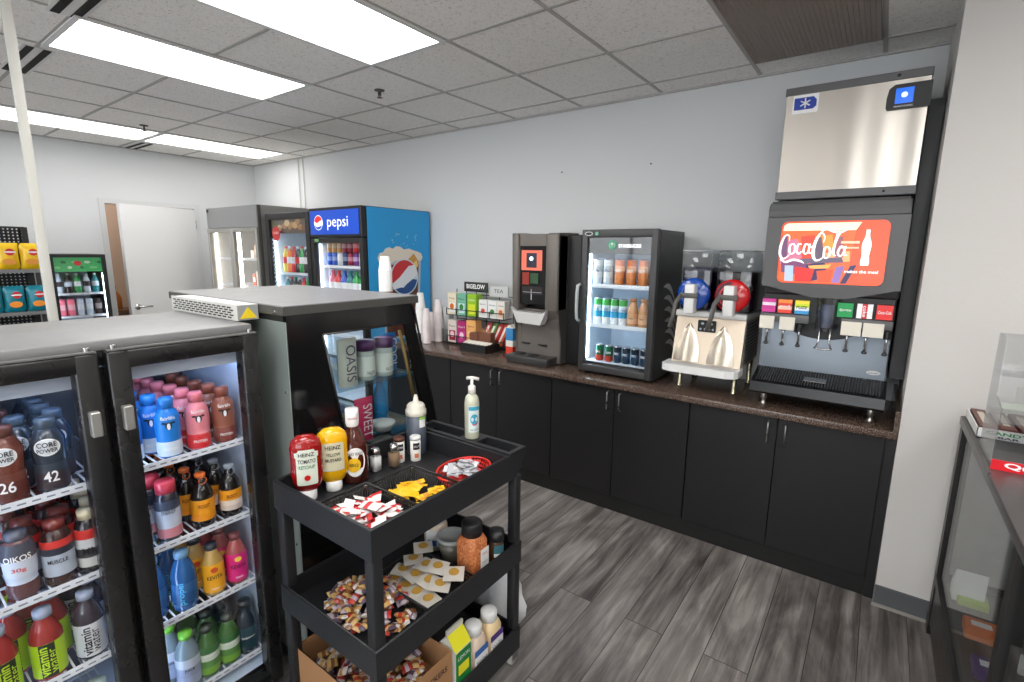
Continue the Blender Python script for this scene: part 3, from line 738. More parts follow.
GRN = mat('coffee_green', (20, 120, 84), .4, emit=(20, 120, 84), es=.8)  # logo and lettering given a glow so they do not look faint
lg = MB().plate(ellipse(.03, .03, 24), (-.1, -.4905, 1.757), R_, U_, .001)
lg = lg.build('logo_disc', GRN, dr)
lw = MB()
lw.plate([(0, .012), (.004, .004), (.012, .004), (.006, -.002), (.009, -.012), (0, -.006), (-.009, -.012), (-.006, -.002), (-.012, .004), (-.004, .004)], (-.1, -.492, 1.765), R_, U_, .0006)
lw.tube([(-.1 + .02 * math.cos(a), -.492, 1.757 + .022 * math.sin(a)) for a in (2.6, 3.2, 3.8, 4.3)], .0018, 5).tube([(-.1 + .02 * math.cos(a), -.492, 1.757 + .022 * math.sin(a)) for a in (.5, -.1, -.7, -1.2)], .0018, 5).tube([(-.108, -.492, 1.752), (-.1, -.492, 1.744), (-.092, -.492, 1.752)], .0018, 5)
lw.build('logo_figure', WINK, lg)
text('STARBUCKS', (.02, -.4905, 1.752), R_, U_, .15, .022, mat('sign_letter_white', (240, 240, 240), .4, emit=(240, 245, 250), es=1.0), dr, bold=.03)
bd = MB().plate(ellipse(.028, .013), (SX0 + .05, -.5055, ZT - .026), R_, U_, .0015).build('badge', mat('badge_silver', (196, 196, 196)), dr)
MB().plate(ellipse(.023, .009), (SX0 + .05, -.508, ZT - .026), R_, U_, .0008).build('badge_center', BLACK, bd)
MB().plate(ellipse(.012, .012), (SX0 + .107, -.5055, ZT - .026), R_, U_, .0015).build('round_sticker', mat('mint', (120, 190, 160), .5), dr)
MB().tube([(SX0 + .004, -.51, 1.50), (SX0 - .006, -.53, 1.49), (SX0 - .008, -.535, 1.44), (SX0 - .008, -.535, 1.33), (SX0 - .006, -.53, 1.27), (SX0 + .004, -.51, 1.25)], .011, 8).build('handle', mat('pale_handle', (186, 196, 196), .35), dr)
ld = MB().box(SX0 + .036, SX0 + .044, -.452, -.44, 1.0, ZT - .15)
ld.build('light_strip', mat('led_strip', (255, 255, 255), .5, emit=(214, 236, 255), es=LED * 1.6), t)
for z in (1.50, 1.235):
    MB().box(SX0 + .036, SX1 - .036, -.44, -.07, z - .006, z).box(SX0 + .036, SX1 - .036, -.447, -.44, z - .022, z + .004).build('shelf', mat('shelf_white', (226, 238, 246), .35), t)
MB().box(SX0 + .03, SX0 + .07, -.42, -.38, CT, .906).box(SX1 - .07, SX1 - .03, -.42, -.38, CT, .906).box(SX0 + .03, SX0 + .07, -.1, -.06, CT, .906).box(SX1 - .07, SX1 - .03, -.1, -.06, CT, .906).build('foot', BLACK, t)
# emblem arcs on the right side of the fridge
sw = MB()
SIDEW = mat('side_graphic_white', (196, 198, 198), .5)
for k in range(6):
    z = 1.5 - k * .075
    r = [(SX1 + .001, -.30 - .02 * k + .0 * j, z) for j in range(1)]
    pts2 = []
    for j in range(9):
        u = j / 8
        pts2.append((-.36 + u * .25 + .02 * k, z + .05 * math.sin(u * PI) - u * .13))
    vs = []
    for j, (yy, zz) in enumerate(pts2):
        w = .02 * math.sin(PI * (j + .4) / 8.8)
        vs += [(SX1 + .0012, yy, zz + w), (SX1 + .0012, yy, zz - w)]
    sw.add(vs, [(2 * j, 2 * j + 1, 2 * j + 3, 2 * j + 2) for j in range(8)], False)
sw.build('side_emblem', SIDEW, t)

def can(name, h, r, body_cols, top=(200, 202, 205), word=None, wc=None, band=None):
    """drinks can standing at the origin, front turned towards -y"""
    t = thing(name, 'x', 'drink can')
    b = MB(); b.use(mat('can_%d_%d_%d' % body_cols[0], body_cols[0], .28, .2))
    n = len(body_cols); z0 = .008; H = h - .016
    b.lathe([(0, .002), (r * .78, 0), (r * .8, .002), (r, z0)], (0, 0, 0), 18)
    for i, c in enumerate(body_cols):
        b.use(mat('can_%d_%d_%d' % c, c, .28, .2)); b.lathe([(r, z0 + H * i / n), (r, z0 + H * (i + 1) / n)], (0, 0, 0), 18)
    b.build('body', None, t)
    MB().lathe([(r, h - .008), (r * .86, h), (r * .82, h), (r * .8, h - .004), (0, h - .004)], (0, 0, 0), 18).build('lid', mat('can_lid', top, .25, .9), t)
    if band:
        b = MB(); b.use(mat('band_%d_%d_%d' % band[0], band[0], .35))
        b.plate([(-.5, -.5), (.5, -.5), (.5, .5), (-.5, .5)], (0, 0, 0), (1, 0, 0), (0, 0, 1)) if False else None
        b.lathe([(r + .0006, band[1] * h), (r + .0006, band[2] * h)], (0, 0, 0), 10, 'z', -PI / 2 - .7, -PI / 2 + .7)
        b.build('label', None, t)
    if word: text_cyl(word, (0, 0, 0), r + .0006, -PI / 2, h * .55, r * 1.2, h * .12, wc or WINK, t, bold=.02)
    return Kind(t)
G = 'tall cans on the top shelf of the countertop fridge'
k1 = can('drink_can', .17, .033, [(190, 205, 214), (214, 222, 226), (160, 176, 186), (196, 206, 212)], word='TRIPLE', wc=INK)
k1.put((-.232, -.40, 1.50), 0, 'silver tall can, leftmost on the top shelf of the countertop fridge', G)
k1.put((-.158, -.40, 1.50), 0, 'silver tall can, second from left on the top shelf of the countertop fridge', G)
k1 = can('drink_can', .17, .033, [(196, 120, 60), (222, 140, 84), (232, 176, 130), (206, 110, 60)], word='PEACH', wc=WINK)
for i, x in enumerate((-.078, .003, .084)):
    k1.put((x, -.40, 1.50), 0, 'orange tall can, %s of the three orange ones on the top fridge shelf' % ('left', 'middle', 'right')[i], G)
G = 'tall cans on the middle shelf of the countertop fridge'
k1 = can('drink_can', .175, .028, [(232, 240, 244), (60, 170, 216), (214, 234, 242), (80, 180, 90)], word='REFRESH', wc=mat('ink_blue', (20, 90, 160), .5))
for i, x in enumerate((-.225, -.163, -.103, -.043)):
    k1.put((x, -.40, 1.235), .25 * i, 'blue and green tall can, %s of four on the middle fridge shelf' % ('leftmost', 'second', 'third', 'rightmost')[i], G)
G = 'small cans on the floor of the countertop fridge'
k1 = can('drink_can', .115, .029, [(180, 60, 40), (24, 90, 60), (30, 110, 80)], word='COFFEE')
k1.put((-.2, -.40, .979), 0, 'green and red small can at the left on the bottom of the countertop fridge', G)
k1.put((-.13, -.40, .979), .3, 'green and red small can, second from left on the bottom of the countertop fridge', G)
k1 = can('drink_can', .115, .027, [(40, 62, 84), (56, 84, 110), (34, 48, 64)], word='ESPRESSO')
for i, x in enumerate((-.066, -.004, .058, .12)):
    k1.put((x, -.40, .979), 0, 'dark blue small can, %s of four on the bottom of the countertop fridge' % ('leftmost', 'second', 'third', 'rightmost')[i], G)

def bottle(name, prof, body_m, cap_prof=None, cap_m=None, label_z=None, label_cols=None, word=None, wc=None, vertical=False, words=None, face=0.0, sq=0.0, seg=20, tag_=None, extra=None, label_r=None, full=True, cat='bottle'):
    """bottle at the origin, printed side towards angle face; parts: body, cap, label > lettering"""
    t = thing(name, 'x', cat)
    MB().lathe(prof, (0, 0, 0), seg, sq=sq).build('body', body_m, t)
    H = max(p[1] for p in prof)
    if cap_prof: MB().lathe(cap_prof, (0, 0, 0), 16).build('cap', cap_m, t)
    def rad(z):
        best = 0
        for (r0, z0), (r1, z1) in zip(prof, prof[1:]):
            if z0 <= z <= z1 and z1 > z0: best = max(best, r0 + (r1 - r0) * (z - z0) / (z1 - z0))
        return best
    lab = None
    if label_z:
        z0, z1 = label_z; lb = MB(); n = len(label_cols)
        for i, c in enumerate(label_cols):
            a, b = z0 + (z1 - z0) * i / n, z0 + (z1 - z0) * (i + 1) / n
            lb.use(mat('label_%d_%d_%d' % c, c, .4))
            k = 4
            pr = [(max(rad(a + (b - a) * q / k), .002) + .0006, a + (b - a) * q / k) for q in range(k + 1)]
            if full: lb.lathe(pr, (0, 0, 0), seg)
            else: lb.lathe(pr, (0, 0, 0), 10, 'z', face - .85, face + .85)
        lab = lb.build('label', None, t)
    for (s, z, w, h, m, vert) in (words or []):
        text_cyl(s, (0, 0, 0), rad(z) + .0009, face, z, w, h, m, lab or t, vert, bold=.015)
    if extra: extra(t, lab, rad, face)
    return Kind(t)
PETM = lambda n, c: mat('drink_' + n, c, .12, coat=.6)
# tan coffee bottles in the small fridge
prof = [(0, 0), (.03, 0), (.0345, .006), (.0345, .1), (.03, .125), (.021, .15), (.019, .168), (0, .168)]
k1 = bottle('coffee_bottle', prof, PETM('tan', (200, 152, 110)), [(0, .163), (.022, .163), (.022, .182), (0, .182)], mat('tan_cap', (196, 140, 100), .4), (.02, .085), [(222, 178, 140), (206, 160, 120)], words=[('mocha', .055, .03, .012, INK, False)], face=-PI / 2)
G = 'coffee bottles on the middle shelf of the countertop fridge'
k1.put((.026, -.40, 1.235), 0, 'tan coffee bottle beside the blue cans on the middle fridge shelf', G)
k1.put((.1, -.40, 1.235), 0, 'tan coffee bottle at the right end of the middle fridge shelf', G)

for o in list(SC.objects):
    if o.parent is None and o.name.split('.')[0] in ('countertop_fridge', 'drink_can', 'coffee_bottle'):
        o.location.x += .03; o.location.y -= .045
# ------------------------------------------------------------------ coffee machine
t = thing('coffee_machine', 'tall grey bean-to-cup coffee machine with touch screen', 'coffee machine', (-.66, -.28, CT))
CG = mat('warm_grey_plastic', (112, 106, 100), .42, .25)
CGD = mat('warm_grey_dark', (84, 80, 76), .45)
MX0, MX1 = -.885, -.485
MB().rbox(MX0 + .02, -.38, -.36, -.04, .895, 1.83, r=.01).build('rear_body', mat('back_black', (26, 26, 27), .5), t)
sd = MB()
sd.prism([(-.5, 1.84), (-.36, 1.845), (-.22, 1.845), (-.22, .9), (-.44, .9), (-.44, 1.08), (-.47, 1.2), (-.49, 1.35)], 'x', MX1 - .012, MX1)
sd.prism([(-.5, 1.84), (-.36, 1.845), (-.22, 1.845), (-.22, .9), (-.44, .9), (-.44, 1.08), (-.47, 1.2), (-.49, 1.35)], 'x', MX0, MX0 + .012)
sd.build('side_shell', CGD, t)
fr = MB()
fr.rbox(MX0, MX0 + .06, -.505, -.36, 1.28, 1.84, r=.02).rbox(MX1 - .11, MX1, -.505, -.36, 1.28, 1.84, r=.02).box(MX0 + .05, MX1 - .1, -.485, -.36, 1.75, 1.835)
fr.box(MX0 + .004, MX1 - .004, -.435, -.36, .9, 1.29)
fr.prism([(-.5, 1.285), (-.36, 1.285), (-.36, 1.05), (-.435, 1.05), (-.44, 1.15), (-.465, 1.23)], 'x', MX0 + .004, MX0 + .05)
fr.prism([(-.5, 1.285), (-.36, 1.285), (-.36, 1.05), (-.435, 1.05), (-.44, 1.15), (-.465, 1.23)], 'x', MX1 - .1, MX1 - .004)
fr.build('front_frame', CG, t)
dg = B(MX0 + .055, MX1 - .105, -.478, -.38, 1.33, 1.755).build('display_glass', mat('display_black', (14, 14, 16), .08, coat=.5), t)
dd = MB()
for (a, b, c, d, col, e) in ((.01, .19, .235, .38, (206, 100, 80), .6), (.055, .145, .255, .36, (44, 44, 58), .1), (.02, .08, .13, .22, (130, 40, 30), .3), (.09, .16, .14, .215, (40, 70, 44), .3), (.02, .2, .06, .12, (36, 26, 24), .1), (.10, .104, .02, .1, (190, 196, 200), .3), (.03, .19, .075, .078, (160, 166, 170), .3)):
    dd.use(mat('disp_%d_%d_%d' % col, col, .3, emit=col, es=e)); dd.box(MX0 + .06 + a, MX0 + .06 + b, -.4795 - .0004 * len(dd.mats), -.478, 1.34 + c, 1.34 + d)
dd.build('screen_picture', None, dg)
MB().plate(ellipse(.018, .016, 12), (MX0 + .16, -.4835, 1.66), R_, U_, .0005).build('screen_glow', mat('disp_glow', (200, 220, 250), .3, emit=(200, 220, 255), es=1.2), dg)
ns = MB()
ns.add([(MX0 + .015, -.53, 1.305), (MX1 - .075, -.53, 1.295), (MX1 - .125, -.53, 1.185), (MX0 + .07, -.53, 1.19), (MX0 + .05, -.53, 1.275), (MX1 - .11, -.53, 1.268),
        (MX0 + .015, -.46, 1.305), (MX1 - .075, -.46, 1.295), (MX1 - .125, -.46, 1.185), (MX0 + .07, -.46, 1.19), (MX0 + .05, -.46, 1.275), (MX1 - .11, -.46, 1.268)],
       [(0, 4, 3), (4, 5, 2, 3), (5, 1, 2), (6, 9, 10), (10, 9, 8, 11), (11, 8, 7), (0, 6, 10, 4), (4, 10, 11, 5), (5, 11, 7, 1), (1, 7, 8, 2), (2, 8, 9, 3), (3, 9, 6, 0)])
ns.build('spout_cover', mat('silver_plastic', (206, 206, 204), .3), t)
tr = MB().rbox(MX0 + .005, MX1 - .03, -.575, -.43, .892, .95, r=.008).build('drip_tray', mat('tray_dark', (58, 58, 58), .35), t)
for x in (-.8, -.68): MB().lathe([(0, 0), (.045, 0), (.045, .006), (0, .006)], (x, -.5, .949), 20).build('cup_rest', BLACK, tr)
for x in (-.79, -.64): MB().box(x - .035, x + .035, -.448, -.434, 1.02, 1.03).build('cup_guide', BLACK, t)

# ------------------------------------------------------------------ tea rack and sugar caddy
t = thing('tea_rack', 'black wire tea rack with a printed header board', 'tea display', (-1.56, -.2, CT))
fm = MB()
TX0, TXM, TX1 = -1.77, -1.42, -1.13
for x in (TX0, -1.655, -1.54, TXM, -1.28, TX1):
    fm.tube([(x, -.14, .895), (x, -.14, 1.37 if x <= TXM else 1.33)], .004, 6)
    fm.tube([(x, -.28, .895), (x, -.28, .97)], .004, 6).tube([(x, -.28, 1.15), (x, -.28, 1.21)], .004, 6)
    for z in (.9, 1.15): fm.tube([(x, -.28, z), (x, -.14, z)], .004, 6)
for z in (.9, .96, 1.15, 1.2):
    fm.tube([(TX0, -.28, z), (TX1, -.28, z)], .004, 6)
for z in (1.1, 1.33): fm.tube([(TX0, -.14, z), (TX1, -.14, z)], .004, 6)
fm.box(TX0, TX1, -.28, -.14, .893, .897).box(TX0, TX1, -.28, -.14, 1.148, 1.151)
fm.build('frame', BLACKM, t)
hb = RB(-1.655, -1.385, -.172, -.16, 1.355, 1.44, r=.003).build('header_board', mat('header_dark', (44, 46, 46), .5), t)
text('BIGELOW', (-1.52, -.172, 1.402), R_, U_, .21, .04, WINK, hb, bold=.03)
hc = RB(-1.37, -1.17, -.165, -.155, 1.325, 1.415, r=.003).build('price_card', mat('card_grey', (206, 208, 206), .5), t)
text('TEA', (-1.27, -.165, 1.375), R_, U_, .1, .03, DARK, hc)
def teabox(x, y, z, w, d, h, c, c2, c3, label, word, tilt=0):
    t = thing('tea_box', label, 'tea box', (x, y, z), 'tea boxes on the wire rack')
    bx = MB(); bx.use(mat('tea_%d_%d_%d' % c, c, .45)); bx.box(x - w / 2, x + w / 2, y - d / 2, y + d / 2, z, z + h); bx.build('carton', None, t)
    ar = MB(); ar.use(mat('tea_%d_%d_%d' % c2, c2, .45)); ar.plate([(-w * .36, h * .1), (w * .36, h * .1), (w * .36, h * .55), (-w * .36, h * .55)], (x, y - d / 2, z), R_, U_, .0008)
    ar.use(mat('tea_%d_%d_%d' % c3, c3, .45)); ar.plate(ellipse(w * .24, h * .14, 14, 0, h * .38), (x, y - d / 2 - .001, z), R_, U_, .0008)
    la = ar.build('artwork', None, t)
    text(word, (x, y - d / 2, z + h * .75), R_, U_, w * .7, h * .09, WINK if sum(c) < 450 else INK, la)
    return t
Z2, Z1 = 1.152, .898
teabox(-1.713, -.23, Z2, .1, .08, .19, (236, 226, 200), (246, 246, 240), (226, 110, 30), 'cream tea box with an orange on it, left end of the upper rack', 'Orange')
teabox(-1.6, -.23, Z2, .1, .08, .19, (120, 190, 160), (214, 236, 240), (50, 140, 60), 'mint green tea box, second on the upper rack', 'Mint')
teabox(-1.482, -.23, Z2, .1, .08, .19, (150, 200, 40), (226, 236, 60), (220, 226, 40), 'lime yellow tea box, third on the upper rack', 'Lemon')
teabox(-1.36, -.23, Z2, .09, .07, .15, (240, 240, 236), (232, 232, 228), (226, 80, 70), 'white box with a red fruit on the upper rack', 'Berry')
teabox(-1.26, -.23, Z2, .09, .07, .15, (240, 240, 238), (228, 232, 224), (60, 130, 70), 'white box with a green leaf on the upper rack', 'Green')
teabox(-1.17, -.23, Z2, .08, .07, .15, (238, 232, 224), (244, 210, 180), (206, 110, 50), 'white box with an orange picture at the right end of the upper rack', 'Chai')
teabox(-1.713, -.23, Z1, .1, .08, .2, (226, 214, 206), (150, 30, 60), (240, 200, 210), 'pale tea box with dark red panel, left end of the lower rack', 'Rose')
teabox(-1.6, -.23, Z1, .1, .08, .2, (176, 30, 110), (200, 60, 140), (250, 220, 235), 'magenta tea box, second on the lower rack', 'Earl')
teabox(-1.482, -.24, Z1, .105, .08, .22, (240, 180, 110), (246, 206, 150), (236, 120, 20), 'orange tea box at the front of the lower rack', 'Spice')
def stick(x, c, i, lab):
    a = math.radians(14 + 3 * i)
    b = MB(); b.use(mat('tea_%d_%d_%d' % c, c, .45))
    y0, y1 = -.25, -.2
    dx = .05
    b.add([(x, y0, .92), (x + .05, y0, .92), (x + .05 + dx, y0 + .05, 1.1), (x + dx, y0 + .05, 1.1), (x, y1, .92), (x + .05, y1, .92), (x + .05 + dx, y1 + .05, 1.1), (x + dx, y1 + .05, 1.1)],
          [(0, 1, 2, 3), (4, 5, 6, 7), (0, 1, 5, 4), (1, 2, 6, 5), (2, 3, 7, 6), (3, 0, 4, 7)])
    b.use(mat('tea_w', (240, 236, 226), .5)); b.add([(x + .012, y0 - .001, .935), (x + .03, y0 - .001, .935), (x + .04 + dx * .8, y0 + .04, 1.08), (x + .02 + dx * .8, y0 + .04, 1.08)], [(0, 1, 2, 3)])
    solo(b, 'sachet_pack', None, lab, 'sachet', (x + .03, -.22, .92), 'leaning packs on the lower tea rack')
    o = bpy.context.scene.objects
for i, (x, c) in enumerate(((-1.405, (190, 60, 60)), (-1.345, (90, 150, 70)), (-1.285, (206, 50, 50)), (-1.225, (224, 90, 60)))):
    stick(x, c, i, ('dark red', 'green', 'bright red', 'orange red')[i] + ' striped pack leaning on the lower tea rack')
# sugar caddy
t = thing('sugar_caddy', 'black tray with wooden sticks and white sugar in front of the tea rack', 'caddy', (-1.3, -.38, CT))
MB().box(-1.44, -1.16, -.47, -.29, .892, .9).box(-1.44, -1.16, -.47, -.462, .9, .955).box(-1.44, -1.16, -.298, -.29, .9, .955).box(-1.44, -1.432, -.47, -.29, .9, .955).box(-1.168, -1.16, -.47, -.29, .9, .955).build('tray', BLACK, t)
MB().box(-1.425, -1.34, -.36, -.3, .9, 1.03).box(-1.33, -1.2, -.36, -.3, .9, 1.04).build('divider', mat('caddy_brown', (120, 74, 54), .5), t)
rnd = random.Random(3)
SUG = mat('sugar_packet_white', (238, 232, 220), .7)
for i in range(12):
    x, y = -1.425 + (i % 6) * .044, -.43 + (i // 6) * .035
    b = MB(); b.add([(x, y - .016, .955), (x + .04, y - .016, .958), (x + .042, y + .016, .97), (x + .002, y + .014, .968), (x, y - .016, .952), (x + .04, y - .016, .955), (x + .042, y + .016, .967), (x + .002, y + .014, .965)], [(0, 1, 2, 3), (4, 5, 6, 7), (0, 1, 5, 4), (1, 2, 6, 5), (2, 3, 7, 6), (3, 0, 4, 7)])
    solo(b, 'sugar_packet', SUG, 'small white sugar packet in the black tray before the tea rack', 'packet', (x, y, .952), 'white sugar packets in the tray')
for i in range(8):
    x = -1.32 + i * .014
    solo(MB().box(x, x + .006, -.345, -.342, .92, 1.06 + .01 * (i % 3)), 'stir_stick', mat('stick_wood', (206, 150, 100), .6), 'thin wooden stir stick standing in the tray before the tea rack', 'stir stick', (x, -.343, .92), 'wooden stir sticks')
# blue carton beside coffee machine
t = thing('creamer_carton', 'small blue and red carton between the tea rack and the coffee machine', 'carton', (-1.03, -.3, CT))
b = MB(); b.use(mat('tea_60_140_200', (60, 140, 200), .45)).box(-1.065, -.995, -.33, -.27, 1.0, 1.1).use(mat('tea_w', (240, 236, 226))).box(-1.065, -.995, -.33, -.27, .95, 1.0).use(mat('tea_220_70_50', (220, 70, 50), .45)).box(-1.065, -.995, -.33, -.27, .89, .95)
b.build('body', None, t)
MB().prism([(-1.065, 1.1), (-.995, 1.1), (-1.03, 1.13)], 'y', -.33, -.27).build('gable_top', mat('tea_w', (240, 236, 226)), t)

# ------------------------------------------------------------------ cups on the counter
FOAM = mat('foam_white', (240, 240, 238), .6)
def cup_stack(name, x, y, z, r0, r1, h, n, step, m, label, group='stacks of cups', lean=(0, 0), cat='cup stack', mouth_down=True):
    """n nested cups, mouth down, each one its own thing"""
    t = thing(name, 'x', 'cup')
    w = .0015
    if mouth_down: MB().lathe([(r1, 0), (r1 + .002, .003), (r1, .006), (r0, h), (0, h), (0, h - w), (r0 - w, h - w), (r1 - w, 0)], (0, 0, 0), 16).build('cup_wall', m, t)
    else: MB().lathe([(0, 0), (r0, 0), (r1, h - .006), (r1 + .002, h - .003), (r1, h), (r1 - w, h), (r0 - w, .004), (0, .004)], (0, 0, 0), 16).build('cup_wall', m, t)
    K = Kind(t)
    for i in range(n):
        K.put((x + lean[0] * i, y + lean[1] * i, z + i * step), 0, label, group)
cup_stack('paper_cup', -.56, -1.96, 1.5155, .02, .031, .07, 11, .0095, FOAM, 'small white cup in the stack on the warming case top', 'small cups stacked on the warming case')
cup_stack('foam_cup', -2.02, -.36, CT + .002, .028, .046, .15, 9, .036, FOAM, 'white foam cup in the tallest stack on the counter beside the blue cooler', 'foam cups in the tallest counter stack')
PINKISH = mat('frosted_cup', (232, 222, 222), .5)
for i, (x, y, n) in enumerate(((-1.955, -.3, 7), (-1.875, -.28, 12), (-1.885, -.42, 9))):
    cup_stack('plastic_cup', x, y, CT + .002, .022, .038, .12, n, .024, PINKISH, ('frosted cup in the left stack of the counter cup holder', 'frosted cup in the tall back stack of the counter cup holder', 'frosted cup in the front stack of the counter cup holder')[i], 'frosted cups, stack %s' % ('left', 'back', 'front')[i])
cup_stack('plastic_cup', -1.83, -.2, CT + .115, .04, .052, .13, 4, .02, mat('clear_cup', (216, 218, 218), .4), 'clear cup in the short wide stack near the tea rack', 'clear cups near the tea rack', mouth_down=False)
GB = mat('caddy_grey', (98, 102, 102), .5)
solo(RB(-2.0, -1.9, -.5, -.47, CT, .985, r=.003), 'lid_holder', GB, 'grey holder box in front of the frosted cups', 'holder', (-1.95, -.48, CT))
solo(RB(-1.88, -1.78, -.25, -.15, CT, CT + .114, r=.003), 'lid_holder', GB, 'grey holder box under the clear cups', 'holder', (-1.83, -.2, CT))
# ------------------------------------------------------------------ tall coolers at the back left
def cooler_shell(t, x0, x1, y0, y1, z0, z1, body, wall=.03, inner=None, top_h=0.0):
    """open fronted box; y0 is the front"""
    b = MB()
    b.box(x0, x0 + wall, y0, y1, z0, z1).box(x1 - wall, x1, y0, y1, z0, z1).box(x0 + wall, x1 - wall, y1 - wall, y1, z0, z1)
    b.box(x0 + wall, x1 - wall, y0, y1 - wall, z1 - wall - top_h, z1).box(x0 + wall, x1 - wall, y0, y1 - wall, z0, z0 + .2)
    b.build('body', body, t)
    l = MB(); e = .003
    l.box(x0 + wall, x0 + wall + e, y0 + .01, y1 - wall - e, z0 + .2, z1 - wall - top_h).box(x1 - wall - e, x1 - wall, y0 + .01, y1 - wall - e, z0 + .2, z1 - wall - top_h).box(x0 + wall + e, x1 - wall - e, y1 - wall - e, y1 - wall, z0 + .2, z1 - wall - top_h).box(x0 + wall + e, x1 - wall - e, y0 + .01, y1 - wall - e, z0 + .2, z0 + .203)
    l.build('liner', inner, t)
LEDM = mat('led_white', (255, 255, 255), .5, emit=(225, 240, 255), es=LED)
# pepsi cooler
t = thing('drink_cooler', 'tall drink cooler with blue side showing an iced cola', 'cooler', (-2.6, -.42, 0), 'tall glass door coolers along the back wall')
PX0, PX1, PY0, PY1 = -2.985, -2.225, -.8, -.03
cooler_shell(t, PX0, PX1, PY0 + .035, PY1, .03, 2.075, BLACK, .035, LN, .22)
BLUE = mat('side_blue', (30, 156, 222), .4)
sd = MB().box(PX1, PX1 + .002, PY0 + .04, PY1, .05, 2.07)
sd = sd.build('side_graphic', BLUE, t)
RY, UZ = (0, 1, 0), (0, 0, 1)
def side(pts, m, lift, name):
    return MB().plate([(a, b) for a, b in pts], (PX1 + .002, 0, 0), RY, UZ, .0004, lift).build(name, m, sd)
COLA = mat('cola_brown', (96, 48, 30), .4); FOM = mat('foam_cream', (226, 216, 200), .5); ICEM = mat('ice_tan', (196, 140, 60), .4)
side([(-.64, 1.62), (-.6, .9), (-.2, .9), (-.15, 1.62)], mat('glass_grey', (180, 190, 196), .4), .0002, 'glass_outline')
side([(-.61, 1.58), (-.58, .92), (-.23, .92), (-.18, 1.58)], COLA, .0008, 'cola_fill')
side([(-.61, 1.5), (-.6, 1.2), (-.52, 1.2), (-.5, 1.42), (-.44, 1.5), (-.3, 1.52)], mat('cola_amber', (150, 84, 48), .4), .0012, 'cola_light')
side([(-.65, 1.6), (-.665, 1.64), (-.64, 1.68), (-.6, 1.69), (-.575, 1.72), (-.53, 1.735), (-.49, 1.72), (-.45, 1.745), (-.4, 1.74), (-.36, 1.715), (-.3, 1.725), (-.25, 1.71), (-.2, 1.7), (-.15, 1.685), (-.13, 1.65), (-.14, 1.62), (-.2, 1.61), (-.26, 1.63), (-.34, 1.62), (-.4, 1.6), (-.46, 1.615), (-.52, 1.59), (-.58, 1.605)], FOM, .0016, 'foam')
side([(-.32, 1.62), (-.24, 1.68), (-.18, 1.6), (-.22, 1.5), (-.3, 1.48)], ICEM, .0022, 'ice_cube')
side([(-.26, 1.58), (-.21, 1.62), (-.19, 1.56), (-.24, 1.53)], mat('ice_light', (236, 200, 120), .4), .0026, 'ice_highlight')
GL = (-.36, 1.465, .155)
side(ellipse(GL[2] + .012, GL[2] + .012, 40, GL[0], GL[1]), mat('ring_pale', (200, 214, 226), .4), .003, 'globe_ring')
def globe(up_, n=14, r=GL[2]):
    out = []
    return out
c, z, r = GL
side([(c + r * math.cos(a), z + r * math.sin(a)) for a in [math.radians(d) for d in range(200, 30, -10)]][::-1] + [(c - .02, z + .02)], mat('globe_red', (200, 44, 50), .4), .0036, 'globe_red')
side([(c + r * math.cos(a), z + r * math.sin(a)) for a in [math.radians(d) for d in range(205, 360, 12)]] + [(c + .08, z - .02), (c - .02, z - .10)], mat('globe_blue', (20, 74, 140), .4), .0036, 'globe_blue')
side([(c - r * .97, z - .06), (c - .06, z - .0), (c + .05, z + .1), (c + r * .86, z + .11), (c + r, z + .02), (c + .1, z - .02), (c - .02, z - .09), (c - r * .9, z - .11)], mat('globe_white', (226, 232, 236), .4), .0042, 'globe_band')
bb = MB(); rnd = random.Random(5)
for i in range(16):
    a, b_, q = rnd.uniform(-.5, -.2), rnd.uniform(1.74, 1.86), rnd.uniform(.004, .009)
    bb.plate(ellipse(q, q, 8, a, b_), (PX1 + .002, 0, 0), RY, UZ, .0004, .0006)
bb.build('fizz_drops', mat('fizz', (150, 200, 226), .4), sd)
# header sign
PB = mat('lit_sign_blue', (18, 66, 168), .3, emit=(16, 66, 176), es=.55)
hs = MB().rbox(PX0, PX1, PY0 - .02, PY0 + .035, 1.815, 2.075, r=.006, seg=1).build('header', BLACK, t)
sg_ = B(PX0 + .025, PX1 - .025, PY0 - .024, PY0 - .02, 1.84, 2.05).build('sign_panel', PB, t)
def f(pts, m, lift, name, y=PY0 - .0245):
    return MB().plate(pts, (0, y, 0), R_, U_, .0004, lift).build(name, m, sg_)
c, z, r = -2.83, 1.945, .06
f(ellipse(r + .006, r + .006, 32, c, z), mat('sign_white2', (240, 244, 248), .3, emit=(240, 244, 250), es=.6), .0002, 'globe_ring')
f([(c + r * math.cos(math.radians(d)), z + r * math.sin(math.radians(d))) for d in range(170, 10, -10)] + [(c + .03, z + .015), (c - .02, z - .005)], mat('sign_red', (220, 34, 44), .3, emit=(220, 34, 44), es=.5), .001, 'globe_red')
f([(c + r * math.cos(math.radians(d)), z + r * math.sin(math.radians(d))) for d in range(200, 345, 10)] + [(c + .03, z - .03), (c - .02, z - .04)], mat('sign_blue', (14, 70, 170), .3, emit=(14, 70, 170), es=.5), .001, 'globe_blue')
text('pepsi', (-2.545, PY0 - .0245, 1.935), R_, U_, .3, .115, mat('sign_white2', (240, 244, 248)), sg_, bold=.0)
